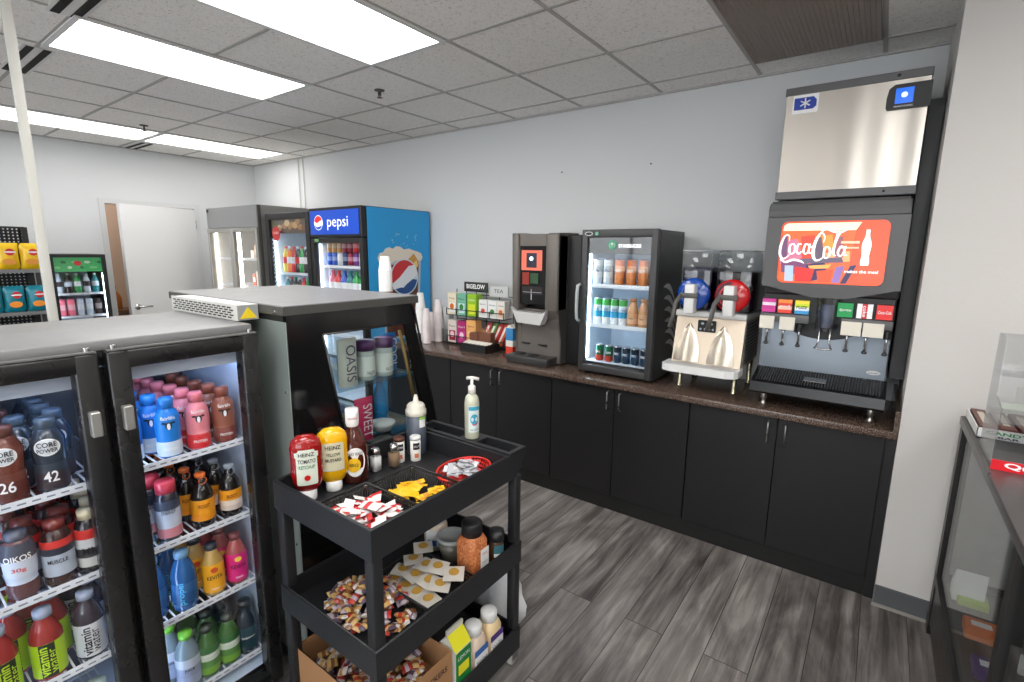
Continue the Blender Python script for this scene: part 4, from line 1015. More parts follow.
def glass_door(t, x0, x1, y, z0, z1, fw_=.05, m=BLACK, handle=None, gy=.012):
    d = MB().rbox(x0, x0 + fw_, y - .025, y + .02, z0, z1, r=.004, seg=1).rbox(x1 - fw_, x1, y - .025, y + .02, z0, z1, r=.004, seg=1).rbox(x0 + fw_, x1 - fw_, y - .025, y + .02, z1 - fw_, z1, r=.004, seg=1).rbox(x0 + fw_, x1 - fw_, y - .025, y + .02, z0, z0 + fw_, r=.004, seg=1).build('door', m, t)
    B(x0 + fw_, x1 - fw_, y - .006, y - .002, z0 + fw_, z1 - fw_).build('glass_pane', COOLERGLASS, d)
    return d
d = glass_door(t, PX0, PX1, PY0 + .01, .22, 1.81, .045)
MB().plate(rrect(-.03, .03, -.012, .012, .004), (PX0 + .1, PY0 - .016, 1.79), R_, U_, .001).build('sticker', mat('sticker_green', (120, 190, 120), .5), d)
MB().box(PX0 + .036, PX0 + .048, PY0 + .05, PY0 + .062, .3, 1.75).box(PX1 - .048, PX1 - .036, PY0 + .05, PY0 + .062, .3, 1.75).build('light_strip', LEDM, t)
def wshelf(t, x0, x1, y0, y1, z):
    b = MB().box(x0, x1, y0 - .006, y0, z - .02, z + .004)
    n = int((x1 - x0) / .03)
    for i in range(n + 1): b.box(x0 + i * (x1 - x0) / n - .002, x0 + i * (x1 - x0) / n + .002, y0, y1, z - .005, z)
    for q in (.3, .7): b.box(x0, x1, y0 + (y1 - y0) * q - .003, y0 + (y1 - y0) * q + .003, z - .009, z - .005)
    b.build('shelf', WSHELF, t)
for z in (1.56, 1.25, .92, .58): wshelf(t, PX0 + .05, PX1 - .05, PY0 + .07, PY1 - .06, z)
pal = {'blue': (30, 80, 190), 'red': (206, 40, 44), 'amber': (196, 140, 70), 'crimson': (150, 30, 54), 'green': (40, 150, 70), 'lime': (130, 200, 60), 'navy': (24, 44, 100), 'teal': (40, 120, 130), 'orange': (236, 130, 40), 'yellow': (226, 206, 70), 'white': (224, 228, 230), 'dark': (46, 30, 28), 'purple': (110, 50, 130), 'pink': (226, 110, 130), 'silver': (180, 190, 200)}
CANS = {}
def plain_can(c, h=.115, r=.031):
    key = (c, h)
    if key not in CANS:
        t = thing('drink_can', 'x', 'drink can')
        b = MB(); m = mat('cc_' + c, pal[c], .3, .15)
        b.lathe([(0, 0), (r * .8, 0), (r, .006), (r, h - .01), (r * .88, h), (0, h)], (0, 0, 0), 12).build('body', m, t)
        l = MB().lathe([(r + .0006, h * .35), (r + .0006, h * .68)], (0, 0, 0), 12).build('label', mat('lb_' + c, tuple(int(v * .5 + 110) for v in pal[c]), .4), t)
        CANS[key] = Kind(t)
    return CANS[key]
BOTS = {}
def plain_bottle(c, h=.235, r=.034, cap=None, lab=None):
    key = (c, h, cap, lab)
    if key not in BOTS:
        t = thing('soda_bottle', 'x', 'bottle')
        k = h / .235
        MB().lathe([(0, 0), (r * .9, 0), (r, .008), (r, .055 * k), (r * .93, .075 * k), (r, .12 * k), (r, .145 * k), (r * .75, .175 * k), (r * .38, .205 * k), (r * .36, .222 * k), (0, .222 * k)], (0, 0, 0), 14).build('body', mat('bb_' + c, pal[c], .15, coat=.4), t)
        MB().lathe([(r * .42, .215 * k), (r * .42, h), (0, h)], (0, 0, 0), 12).build('cap', mat('cc_' + (cap or c), pal[cap or c], .4), t)
        MB().lathe([(r + .0008, .08 * k), (r + .0008, .138 * k)], (0, 0, 0), 14).build('label', mat('lb2_' + (lab or c), pal[lab or 'white'], .4), t)
        BOTS[key] = Kind(t)
    return BOTS[key]
rowname = ('first', 'second', 'third', 'fourth', 'fifth', 'sixth', 'seventh', 'eighth', 'ninth', 'tenth')
tops = ['amber', 'amber', 'amber', 'crimson', 'crimson', 'red', 'crimson', 'crimson']
bots = ['blue', 'blue', 'white', 'navy', 'crimson', 'purple', 'silver', 'white']
for i in range(8):
    x = PX0 + .105 + i * .079
    plain_can(bots[i]).put((x, PY0 + .12, 1.565), 0, '%s can, %s from left, lower layer, top shelf of blue cooler' % (bots[i], rowname[i]), 'cans on the top shelf of the cola cooler')
    plain_can(tops[i]).put((x, PY0 + .12, 1.681), 0, '%s can, %s from left, upper layer, top shelf of blue cooler' % (tops[i], rowname[i]), 'cans on the top shelf of the cola cooler')
for i, c in enumerate(['pink', 'red', 'blue', 'teal', 'green', 'green', 'lime']):
    plain_bottle(c, .26, .042, lab='white' if i % 2 else None).put((PX0 + .115 + i * .089, PY0 + .13, 1.255), 0, '%s bottle, %s from left on the second shelf of the cola cooler' % (c, rowname[i]), 'bottles on the second shelf of the cola cooler')
# coca cola cooler
t = thing('drink_cooler', 'tall dark glass-door drink cooler with a round red sticker, left of the blue one', 'cooler', (-3.39, -.42, 0), 'tall glass door coolers along the back wall')
QX0, QX1 = -3.775, -3.005
cooler_shell(t, QX0, QX1, PY0 + .035, PY1, .03, 2.06, BLACK, .035, LN, .0)
d = glass_door(t, QX0, QX1, PY0 + .01, .12, 2.055, .06)
MB().box(QX0 + .036, QX0 + .05, PY0 + .05, PY0 + .064, .3, 1.98).box(QX1 - .05, QX1 - .036, PY0 + .05, PY0 + .064, .3, 1.98).build('light_strip', LEDM, t)
ds = MB()
for i in range(34): ds.box(QX0 + .065, QX0 + .115, PY0 + .012, PY0 + .0135, .4 + i * .042, .425 + i * .042)
ds.build('dotted_sticker', mat('pale_dots', (196, 222, 230), .5, emit=(200, 225, 240), es=.2), d)  # faintly glowing dots of the cooler's dotted LED strip
hh = MB(); hh.use(mat('header_photo', (96, 74, 58), .4)).box(QX0 + .06, QX1 - .06, PY0 + .016, PY0 + .02, 1.86, 1.995)
rnd = random.Random(11)
for i in range(12):
    c = rnd.choice([(176, 130, 70), (200, 160, 110), (130, 80, 50), (90, 90, 60), (214, 190, 150)])
    hh.use(mat('photo_%d' % c[0], c, .4)); hh.plate(ellipse(rnd.uniform(.03, .06), rnd.uniform(.02, .04), 10), (QX0 + .12 + i * .047, PY0 + .0155 - .0003 * i, rnd.uniform(1.9, 1.97)), R_, U_, .0002)
hh.build('header_picture', None, d)
st_ = MB().plate(ellipse(.075, .075, 8), (QX0 + .2, PY0 - .016, 1.855), R_, U_, .001)
st_ = st_.build('round_sticker', mat('sticker_red', (206, 52, 48), .4), d)
text('ICE COLD', (QX0 + .2, PY0 - .0172, 1.865), R_, U_, .09, .02, WINK, st_)
for z in (1.47, 1.16, .86, .55): wshelf(t, QX0 + .06, QX1 - .06, PY0 + .07, PY1 - .06, z)
cols = ['yellow', 'orange', 'red', 'dark', 'green', 'dark', 'green', 'red']
for i, c in enumerate(cols):
    plain_bottle(c, .26, .035, cap='white' if i % 2 else 'red', lab=('red', 'white', 'green')[i % 3]).put((QX0 + .125 + i * .074, PY0 + .12, 1.475), 0, '%s bottle, %s from left on the top shelf of the dark drink cooler' % (c, rowname[i]), 'bottles on the top shelf of the dark drink cooler')
    plain_bottle(['green', 'dark', 'green', 'dark', 'green', 'teal', 'dark', 'green'][i], .26, .035, cap='silver', lab=('red', 'white', 'green')[(i + 1) % 3]).put((QX0 + .16 + i * .07, PY0 + .24, 1.475), 0, 'second-row bottle, %s from left, top shelf of the dark cooler' % rowname[i], 'bottles on the top shelf of the dark drink cooler')
for i, c in enumerate(['teal', 'dark', 'dark', 'dark', 'red', 'green', 'green', 'red']):
    plain_bottle(c, .26, .035, cap=('white', 'red', 'green')[i % 3], lab=('green', 'red', 'white')[i % 3]).put((QX0 + .125 + i * .074, PY0 + .12, 1.165), 0, '%s bottle, %s from left on the second shelf of the dark drink cooler' % (c, rowname[i]), 'bottles on the second shelf of the dark drink cooler')
# grey two-door cabinet cooler
t = thing('reach_in_cooler', 'grey metal two-door glass cooler in the far corner', 'cooler', (-4.43, -.45, 0))
GX0, GX1, GZ = -4.995, -3.855, 2.15
GM = mat('cooler_grey_metal', (176, 174, 170), .35, .6)
cooler_shell(t, GX0, GX1, -.82, -.06, .05, GZ, GM, .04, mat('grey_liner', (206, 206, 204), .5), .2)
B(GX0, GX1, -.845, -.82, 1.93, GZ).build('header_panel', mat('cooler_header', (150, 151, 152), .35, .5), t)
MB().box(GX0 + .01, GX0 + .05, -.85, -.845, GZ - .045, GZ - .012).build('badge', BLACK, t)
B(GX1 - .02, GX1 + .002, -.846, -.81, .05, GZ).build('corner_trim', mat('trim_grey', (110, 108, 104), .4, .6), t)
mid = (GX0 + GX1) / 2
DGM = mat('door_alu', (170, 168, 162), .35, .7)
for a, b_ in ((GX0 + .01, mid - .004), (mid + .004, GX1 - .022)):
    d = glass_door(t, a, b_, -.835, .2, 1.92, .04, DGM)
    hx = b_ - .02 if a < mid - .3 and b_ < mid + .1 else a + .02
    MB().tube([(hx, -.86, 1.2), (hx, -.885, 1.18), (hx, -.885, .98), (hx, -.86, .96)], .007, 8).build('handle', CHROME, d)
GLED = mat('led_warm', (255, 255, 255), .5, emit=(255, 246, 230), es=LED * .7)
for x in (mid - .04, mid + .03, GX0 + .05): MB().box(x, x + .012, -.79, -.778, .3, 1.88).build('light_strip', GLED, t)
for z in (1.6, 1.3, 1.0, .7): wshelf(t, GX0 + .05, GX1 - .05, -.77, -.11, z)
rnd = random.Random(2)
for k, z in enumerate((1.6, 1.3, 1.0)):
    for i in range(5):
        c = rnd.choice([(226, 216, 206), (206, 150, 110), (226, 190, 160), (196, 90, 70), (236, 230, 222)])
        x = mid + .08 + i * .085; h = rnd.uniform(.08, .16)
        q = MB(); q.use(mat('box_%d' % c[1], c, .5)).box(x, x + .07, -.7, -.6, z + .001, z + h); q.use(PAPER).box(x + .012, x + .058, -.7015, -.7, z + h * .3, z + h * .7)
        solo(q, 'food_carton', None, 'small food carton, %s from left on shelf %s of the grey cooler\'s right side' % (rowname[i], ('one', 'two', 'three')[k]), 'carton', (x + .035, -.65, z + .001), 'cartons in the grey cooler')

# ------------------------------------------------------------------ small fridge on the left wall
t = thing('display_fridge', 'narrow black glass-door fridge with a green header on the left wall', 'fridge', (-5.16, -2.08, 0))
def shell_x(t, x0, x1, y0, y1, z0, z1, body, wall, inner, x_front):
    pass
WX0, WX1, WY0, WY1, WZ = X0 + .02, -4.93, -2.29, -1.865, 1.635
b = MB()
b.box(WX0, WX1, WY0, WY0 + .025, .04, WZ).box(WX0, WX1, WY1 - .025, WY1, .04, WZ).box(WX0, WX0 + .03, WY0 + .025, WY1 - .025, .04, WZ).box(WX0 + .03, WX1, WY0 + .025, WY1 - .025, WZ - .03, WZ).box(WX0 + .03, WX1, WY0 + .025, WY1 - .025, .04, .2)
b.build('body', BLACK, t)
B(WX0 + .03, WX0 + .034, WY0 + .025, WY1 - .025, .2, WZ - .03).build('liner', LN, t)
dd = MB()
XF = -4.925
dd.box(XF, XF + .035, WY0, WY0 + .03, .1, WZ).box(XF, XF + .035, WY1 - .03, WY1, .1, WZ).box(XF, XF + .035, WY0 + .03, WY1 - .03, WZ - .03, WZ).box(XF, XF + .035, WY0 + .03, WY1 - .03, .1, .14)
dd = dd.build('door', BLACK, t)
B(XF + .012, XF + .016, WY0 + .03, WY1 - .03, .14, WZ - .03).build('glass_pane', COOLERGLASS, dd)
hd = B(XF - .002, XF + .004, WY0 + .03, WY1 - .03, 1.47, WZ - .03).build('header_strip', mat('header_green', (60, 150, 90), .4, emit=(60, 160, 90), es=.3), t)
q = MB(); rnd = random.Random(9)
q.use(mat('spot_red', (220, 60, 60), .4)).plate(ellipse(.03, .025, 10), (XF + .0045, -2.08, 1.55), RY, UZ, .0006)
for i in range(8):
    q.use(mat(('leaf_a', 'leaf_b', 'leaf_c')[i % 3], ((120, 200, 130), (30, 110, 60), (200, 226, 200))[i % 3], .4)).plate(ellipse(rnd.uniform(.015, .035), .014, 8), (XF + .0045, -2.23 + i * .045, 1.51 + .05 * (i % 2)), RY, UZ, .0004)
q.build('header_leaves', None, hd)
MB().box(XF - .012, XF - .004, WY0 + .026, WY0 + .032, .25, 1.45).box(XF - .02, XF - .012, WY1 - .031, WY1 - .026, .25, 1.45).build('light_strip', LEDM, t)
for z in (1.26, 1.04, .8): MB().box(WX0 + .04, XF - .035, WY0 + .03, WY1 - .03, z - .004, z).box(XF - .04, XF - .035, WY0 + .03, WY1 - .03, z - .015, z + .004).build('shelf', WSHELF, t)
for i, c in enumerate(('silver', 'dark', 'green', 'silver', 'teal')):
    plain_bottle(c, .19, .03, cap='white', lab=('dark', 'silver', 'lime', 'dark', 'silver')[i]).put((XF - .09, WY0 + .07 + i * .07, 1.261), 0, '%s bottle, %s from left on the top shelf of the green-header fridge' % (c, rowname[i]), 'bottles in the green-header fridge')
for i, c in enumerate(('pink', 'pink', 'silver', 'silver', 'dark')):
    plain_can(c, .16, .03).put((XF - .09, WY0 + .07 + i * .07, 1.041), 0, 'tall %s can, %s from left in the green-header fridge' % (c, rowname[i]), 'tall cans in the green-header fridge')

# ------------------------------------------------------------------ snack rack
t = thing('snack_rack', 'black snack rack with a perforated back board at far left', 'rack', (-4.55, -2.9, 0))
RX = -4.76
b = MB()
for i in range(38):
    y = -3.5 + i * .028
    if y < -2.45: b.box(RX, RX + .006, y, y + .018, .1, 1.86)
for i in range(66): b.box(RX, RX + .006, -3.5, -2.45, .1 + i * .027, .1175 + i * .027)
b.build('pegboard', mat('peg_black', (46, 46, 48), .5), t)
MB().box(RX - .02, RX + .01, -2.47, -2.43, 0, 1.87).build('upright', BLACK, t)
MB().box(RX - .02, RX + .01, -3.5, -3.47, 0, 1.87).build('upright', BLACK, t)
RAIL = mat('price_rail_grey', (120, 120, 120), .4)
for z in (1.515, 1.165, .8):
    s_ = B(RX + .006, -4.38, -3.5, -2.44, z - .02, z).build('shelf', BLACKM, t)
    B(-4.38, -4.374, -3.5, -2.44, z - .026, z + .004).build('price_rail', RAIL, s_)
MB().box(RX, -4.35, -3.5, -2.44, 0, .15).build('base', BLACKM, t)
def chip_bag(x, y, z, w, h, c, c2, label, word, dx=0):
    t = thing('chip_bag', label, 'chip bag', (x, y, z), 'bags of chips on the snack rack')
    n = 8; vs = []; 
    for s in (1, -1):
        for j in range(n + 1):
            for i in range(n + 1):
                u, v = -1 + 2 * i / n, j / n
                d = .04 * (max(0, 1 - u * u)) ** .5 * (max(0, math.sin(PI * v))) ** .5
                vs.append((x + s * d, y + u * w / 2 * (1 - .06 * math.sin(PI * v)), z + v * h))
    k = (n + 1) ** 2
    fs = [(o + j * (n + 1) + i, o + j * (n + 1) + i + 1, o + (j + 1) * (n + 1) + i + 1, o + (j + 1) * (n + 1) + i) for o in (0, k) for j in range(n) for i in range(n)]
    MB().add(vs, fs, True).build('bag', mat('bag_%d_%d_%d' % c, c, .3, coat=.3, bump=(30, .4)), t)
    l = MB(); l.use(mat('bag_red', (206, 40, 44), .35)).plate(ellipse(w * .2, h * .13, 16), (x + .043, y + .01, z + h * .66), RY, UZ, .001)
    l.use(mat('bag2_%d_%d_%d' % c2, c2, .4)).plate(ellipse(w * .3, h * .12, 12, 0, 0), (x + .04, y, z + h * .3), RY, UZ, .001)
    l.use(WINK).plate(ellipse(w * .26, h * .03, 12), (x + .0445, y + .01, z + h * .66), RY, UZ, .0008)
    l.build('artwork', None, t)
    return t
for i, y in enumerate((-2.63, -2.49)):
    chip_bag(-4.44, y, 1.516, .14, .215, (240, 196, 24), (226, 150, 60), 'bright yellow chip bag, %s of the two on the upper rack shelf' % ('left', 'right')[i], 'chips')
for i, y in enumerate((-2.765, -2.63, -2.49)):
    chip_bag(-4.44, y, 1.166, .135, .215, (20, 130, 150), (240, 150, 50), 'teal chip bag, %s of the three on the lower rack shelf' % ('left', 'middle', 'right')[i], 'chips')

# ------------------------------------------------------------------ two-door bottle cooler, front left
t = thing('bottle_cooler', 'large black two-door bottle cooler with grey top in the left foreground', 'cooler', (-.66, -3.11, 0))
KX, KB = -.41, -.955        # cabinet front, back
KY0, KY1, KZ = -3.54, -2.688, 1.455
TOPM = mat('grey_lid', (126, 126, 127), .4, .1)
b = MB().box(KB, KX, KY0, KY0 + .03, .06, KZ - .03).box(KB, KX, KY1 - .03, KY1, .06, KZ - .03).box(KB, KB + .03, KY0 + .03, KY1 - .03, .06, KZ - .03).box(KB + .03, KX, KY0 + .03, KY1 - .03, KZ - .075, KZ - .03).box(KB + .03, KX, KY0 + .03, KY1 - .03, .06, .14)
b.build('body', BLACKM, t)
RB(KB, KX + .02, KY0, KY1, KZ - .03, KZ, r=.004).build('top_panel', TOPM, t)
MB().box(KX, KX + .022, KY0, KY1, KZ - .05, KZ - .03).build('top_rail', BLACKM, t)
L2 = mat('cooler_liner_blue', (196, 212, 232), .5)
MB().box(KB + .03, KB + .033, KY0 + .03, KY1 - .03, .14, KZ - .075).build('back_liner', mat('cooler_back_dark', (84, 88, 94), .5), t)  # back coloured darker than the side liner, painting in the deep shade
b = MB().box(KB + .033, KX, KY1 - .033, KY1 - .03, .14, KZ - .075).box(KB + .033, KX, KY0 + .03, KY0 + .033, .14, KZ - .075).box(KB + .033, KX, KY0 + .033, KY1 - .033, .14, .143).box(KB + .033, KX, KY0 + .033, KY1 - .033, KZ - .078, KZ - .075).box(KX - .04, KX - .004, -3.128, -3.098, .14, KZ - .08)
b.build('liner', L2, t)
B(KX - .003, KX + .003, -3.138, -3.088, .1, KZ - .08).build('mullion', BLACKM, t)
KLED = mat('led_cool', (255, 255, 255), .5, emit=(206, 226, 255), es=LED * .85)  # unseen strips added behind mullion and valance to brighten the bottles
MB().box(KX - .022, KX - .008, -3.096, -3.088, .2, KZ - .12).box(KX - .022, KX - .008, KY0 + .036, KY0 + .048, .2, KZ - .12).box(KX - .03, KX - .018, KY0 + .05, -3.15, KZ - .09, KZ - .082).box(KX - .03, KX - .018, -3.08, KY1 - .05, KZ - .09, KZ - .082).build('light_strip', KLED, t)
MB().box(KX - .012, KX - .004, KY0 + .05, -3.15, KZ - .13, KZ - .08).box(KX - .012, KX - .004, -3.09, KY1 - .05, KZ - .13, KZ - .08).build('valance', mat('valance_blue', (196, 208, 226), .4), t)
DFR = mat('door_frame_black', (24, 24, 25), .28, spec=.6)
for a, b_ in ((KY0 + .004, -3.124), (-3.106, KY1 - .002)):
    d = MB(); f_ = .054; zb, zt = .08, KZ - .028
    d.rbox(KX + .004, KX + .06, a, a + f_, zb, zt, r=.007).rbox(KX + .004, KX + .06, b_ - f_, b_, zb, zt, r=.007).rbox(KX + .004, KX + .06, a + f_ - .01, b_ - f_ + .01, zt - f_, zt, r=.007).rbox(KX + .004, KX + .06, a + f_ - .01, b_ - f_ + .01, zb, zb + f_, r=.007)
    d = d.build('door', DFR, t)
    B(KX + .03, KX + .034, a + f_ - .002, b_ - f_ + .002, zb + f_ - .002, zt - f_ + .002).build('glass_pane', COOLERGLASS, d)
    MB().box(KX + .035, KX + .0605, a + .003, b_ - .003, zt, zt + .004).build('top_strip', mat('alu_strip', (150, 150, 150), .3, .8), d)
    hy = b_ - .028 if a < -3.3 else a + .028
    MB().rbox(KX + .06, KX + .085, hy - .012, hy + .012, 1.2, 1.27, r=.003, seg=1).build('latch', mat('latch_alu', (170, 168, 164), .35, .6), d)
    for y in (a + .02, b_ - .02): MB().cyl((KX + .045, y, zt + .003), .009, .012, seg=10).build('hinge_bolt', CHROME, d)
ZS = (1.046, .768, .50, .20)
for z in ZS:
    for ya, yb in ((KY0 + .04, -3.145), (-3.085, KY1 - .04)):
        s_ = MB()
        s_.box(KX - .016, KX - .012, ya, yb, z - .018, z + .004)
        n = 16
        for i in range(n + 1):
            y = ya + (yb - ya) * i / n; s_.box(KB + .04, KX - .016, y - .0022, y + .0022, z - .004, z)
        for q in (.2, .8): s_.box(KB + .04 + q * .45, KB + .047 + q * .45, ya, yb, z - .009, z - .004)
        s_ = s_.build('shelf', WSHELF, t)
        q = MB()
        for i in range(12):
            y = ya + (yb - ya) * (i + .2) / 12; q.box(KX - .0118, KX - .0112, y, y + (yb - ya) / 20, z - .009, z - .005)
        q.build('shelf_slots', mat('slot_shadow', (120, 128, 140), .6), s_)
FA = math.atan2(-.45, 1.8)     # printed sides turned towards the aisle
RF = KX - .052                 # depth of the front row
def M_(n, c, r=.3): return mat(n, c, r, coat=.3)
# milk shaped bottles
mp_ = [(0, 0), (.030, 0), (.034, .005), (.035, .03), (.033, .055), (.035, .1), (.034, .13), (.026, .152), (.019, .158), (.019, .165), (0, .165)]
mc = [(.0, .160), (.022, .160), (.022, .188), (.018, .193), (0, .193)]
def cow(t, lab, rad, face):
    q = MB()
    z = .105; R = rad(z) + .0012
    q.use(INK)
    for a in (-1, 1):
        pts = ellipse(.0075, .0035, 8, a * .0125, .011)
        q.add([((R) * math.cos(face + u / R), R * math.sin(face + u / R), z + w) for u, w in pts], [list(range(8))])
    pts = ellipse(.0095, .0125, 12, 0, .002)
    q.add([((R + .0002) * math.cos(face + u / R), (R + .0002) * math.sin(face + u / R), z + w) for u, w in pts], [list(range(12))])
    q.use(WINK)
    pts = ellipse(.005, .011, 10)
    R += .0008
    q.add([(R * math.cos(face + u / R), R * math.sin(face + u / R), z + w) for u, w in pts], [list(range(10))])
    q.build('cow_emblem', None, lab or t)
def milk(c, c2, cap, word='fairlife'):
    return bottle('milk_bottle', mp_, M_('milk_%d_%d_%d' % c, c, .25), mc, M_('cap_%d_%d_%d' % cap, cap), (.006, .148), [c2, c2, c, c, c, c], words=[(word, .132, .04, .012, WINK, False), ('PROTEIN', .03, .04, .009, WINK, False)], face=FA, extra=cow)
KM = {'blue': milk((30, 128, 216), (206, 222, 236), (40, 130, 214)), 'pink': milk((236, 140, 152), (214, 44, 52), (240, 130, 140)), 'brown': milk((150, 92, 74), (120, 52, 44), (150, 84, 66))}
KM['blue'].root.children[0].name = 'body'
GT = 'milk drinks on the top shelf, right door of the bottle cooler'
zt_ = ZS[0] + .0005
KM['blue'].put((RF, -2.945, zt_), 0, 'bright blue and white milk bottle at the front of the top right shelf', GT)
KM['pink'].put((RF, -2.858, zt_), 0, 'pink milk bottle with red base at the front of the top right shelf', GT)
KM['brown'].put((RF, -2.775, zt_), 0, 'brown chocolate milk bottle at the front of the top right shelf', GT)
KM['blue'].put((RF - .078, -2.967, zt_), 0, 'blue milk bottle right behind the front blue one', GT)
KM['blue'].put((RF - .04, -3.04, zt_), 0, 'blue milk bottle at the left edge of the top right shelf', GT)
KM['pink'].put((RF - .08, -2.868, zt_), 0, 'pink milk bottle behind the front pink one', GT)
KM['brown'].put((RF - .08, -2.785, zt_), 0, 'brown milk bottle behind the front brown one', GT)
KM['pink'].put((RF - .16, -2.875, zt_), 0, 'third pink milk bottle, deep on the top right shelf', GT)
KM['brown'].put((RF - .16, -2.795, zt_), 0, 'third brown milk bottle, deep on the top right shelf', GT)
KM['pink'].put((RF - .24, -2.885, zt_), 0, 'fourth pink milk bottle, deep on the top right shelf', GT)
deep = (('third', .17), ('fourth', .255), ('fifth', .34))
# protein shake bottles, left door
def corel(t, lab, rad, face):
    q = MB(); z = .128; 
    for m, a, b_, l in ((WINK, .029, .024, .0010), (mat('oval_inner', (222, 226, 230), .4), .0265, .0215, .0014)):
        q.use(m); R = rad(z) + l + .0005
        n = 20
        q.add([(R, 0, 0)] and [((rad(z + b_ * math.sin(2 * PI * i / n)) + l + .0004) * math.cos(face + a * math.cos(2 * PI * i / n) / R), (rad(z + b_ * math.sin(2 * PI * i / n)) + l + .0004) * math.sin(face + a * math.cos(2 * PI * i / n) / R), z + b_ * math.sin(2 * PI * i / n)) for i in range(n)] + [(R * math.cos(face), R * math.sin(face), z)], [(i, (i + 1) % n, n) for i in range(n)])
    q.build('oval_badge', None, lab or t)
cpf = [(0, 0), (.033, 0), (.036, .005), (.036, .03), (.034, .07), (.038, .12), (.037, .145), (.025, .172), (.02, .178), (0, .178)]
def core(c, c2, cap, num):
    K = bottle('protein_shake', cpf, M_('core_%d_%d_%d' % c, c, .18), [(0, .172), (.023, .172), (.023, .198), (.02, .203), (0, .203)], M_('cap_%d_%d_%d' % cap, cap), (.008, .08), [c2, c2, c], face=FA, extra=corel,
               words=[(num, .045, .03, .03, WINK, False), ('CORE', .136, .040, .014, INK, False), ('POWER', .120, .042, .011, INK, False)])
    return K
# words over the oval sit slightly further out
c26 = core((112, 62, 50), (92, 46, 40), (112, 70, 62), '26'); c42 = core((56, 66, 78), (60, 50, 56), (84, 100, 116), '42')
for K in (c26, c42):
    for ch in K.root.children:
        for g_ in [ch] + list(ch.children):
            if g_.name.startswith('lettering') or g_.name.startswith('oval'):
                k = 1.05 if g_.name.startswith('lettering') else 1.01
                for v in g_.data.vertices: v.co.x *= k; v.co.y *= k
GL1 = 'protein shakes on the top shelf, left door of the bottle cooler'
c26.put((RF, -3.318, zt_), 0, 'brown protein shake with oval badge and number 26', GL1)
c42.put((RF, -3.232, zt_), 0, 'dark grey protein shake with oval badge and number 42', GL1)
c42.put((RF - .085, -3.28, zt_), 0, 'dark protein shake behind and between the two front ones', GL1)
c42.put((RF - .085, -3.20, zt_), 0, 'dark protein shake behind the number 42 bottle', GL1)
c26.put((RF - .085, -3.37, zt_), 0, 'brown protein shake in the second row at the far left', GL1)
c26.put((RF, -3.41, zt_), 0, 'brown protein shake cut by the left picture edge', GL1)
# second shelf left: yogurt drink and shakes
z2 = ZS[1] + .0005
ok = bottle('yogurt_drink', [(0, 0), (.03, 0), (.035, .006), (.036, .03), (.03, .05), (.034, .075), (.036, .13), (.03, .16), (.022, .168), (0, .168)], M_('yog_body', (96, 60, 62), .2), [(0, .163), (.024, .163), (.024, .188), (0, .19)], M_('yog_cap', (84, 90, 106)), (.045, .16), [(196, 206, 222), (206, 214, 228), (206, 214, 228), (70, 74, 88), (70, 74, 88)], face=FA, words=[('OIKOS', .122, .058, .017, WINK, False), ('30g', .088, .03, .014, mat('red_ink', (196, 50, 44), .5), False)])
ok.put((RF, -3.325, z2), 0, 'grey yogurt drink bottle with red 30 on the second left shelf', 'drinks on the second shelf, left door')
mm_ = bottle('protein_shake', [(0, 0), (.032, 0), (.036, .006), (.036, .13), (.028, .155), (.02, .165), (0, .165)], M_('mm_body', (60, 34, 32), .2), [(0, .160), (.024, .160), (.024, .186), (0, .188)], M_('mm_cap', (120, 50, 44)), (.03, .135), [(176, 186, 200), (176, 186, 200), (176, 186, 200), (44, 50, 66), (206, 50, 44)], face=FA, words=[('MUSCLE', .075, .045, .012, INK, False)])
GL2 = 'drinks on the second shelf, left door'
mm_.put((RF, -3.247, z2), 0, 'dark shake with brown cap and red band, middle of the second left shelf', GL2)
mm_.put((RF - .08, -3.3, z2), 0, 'dark shake with brown cap behind the yogurt drink', GL2)
mm_.put((RF - .08, -3.22, z2), 0, 'dark shake with brown cap in the second row near the door edge', GL2)
m2 = bottle('protein_shake', [(0, 0), (.03, 0), (.034, .006), (.034, .13), (.026, .155), (.019, .165), (0, .165)], M_('ms_body', (36, 34, 40), .2), [(0, .160), (.022, .160), (.022, .186), (0, .188)], M_('ms_cap', (216, 206, 176)), (.02, .135), [(206, 208, 206), (60, 60, 66), (206, 210, 214), (206, 50, 44)], face=FA, words=[('MM', .07, .036, .022, INK, False)])
m2.put((RF, -3.175, z2), 0, 'dark shake with cream cap at the right of the second left shelf', GL2)
m2.put((RF - .08, -3.15, z2), 0, 'second cream-capped shake behind the right one on the second left shelf', GL2)
# third shelf left: vitamin water
z3 = ZS[2] + .0005
vp = [(0, 0), (.033, 0), (.0375, .006), (.0375, .11), (.037, .13), (.028, .158), (.018, .178), (.018, .19), (0, .19)]
vc = [(0, .184), (.021, .184), (.021, .205), (0, .207)]
VC = M_('vw_cap', (170, 182, 206))
def vw(body, l1, l2, ink, word='vitamin'):
    K = bottle('flavoured_water', vp, M_('vw_%d_%d_%d' % body, body, .12), vc, VC, (.012, .115), [l1, l1], face=FA)
    lab = [c for c in K.root.children if c.name.startswith('label')][0]
    q = MB(); q.use(mat('label_%d_%d_%d' % l2, l2, .4)); q.lathe([(.0388, .012), (.0388, .115)], (0, 0, 0), 8, 'z', FA - .42, FA + .5); q.build('label_panel', None, lab)
    text_cyl('vitamin', (0, 0, 0), .0392, FA - .2, .062, .09, .022, ink, lab, True, bold=.02)
    text_cyl('water', (0, 0, 0), .0392, FA + .32, .06, .075, .018, ink, lab, True)
    return K
LIME = mat('lime_ink', (190, 226, 40), .5)
v1 = vw((150, 44, 40), (176, 214, 30), (26, 40, 26), LIME)
v2 = vw((56, 50, 60), (200, 206, 214), (214, 218, 222), INK)
GL3 = 'flavoured waters on the third shelf, left door'
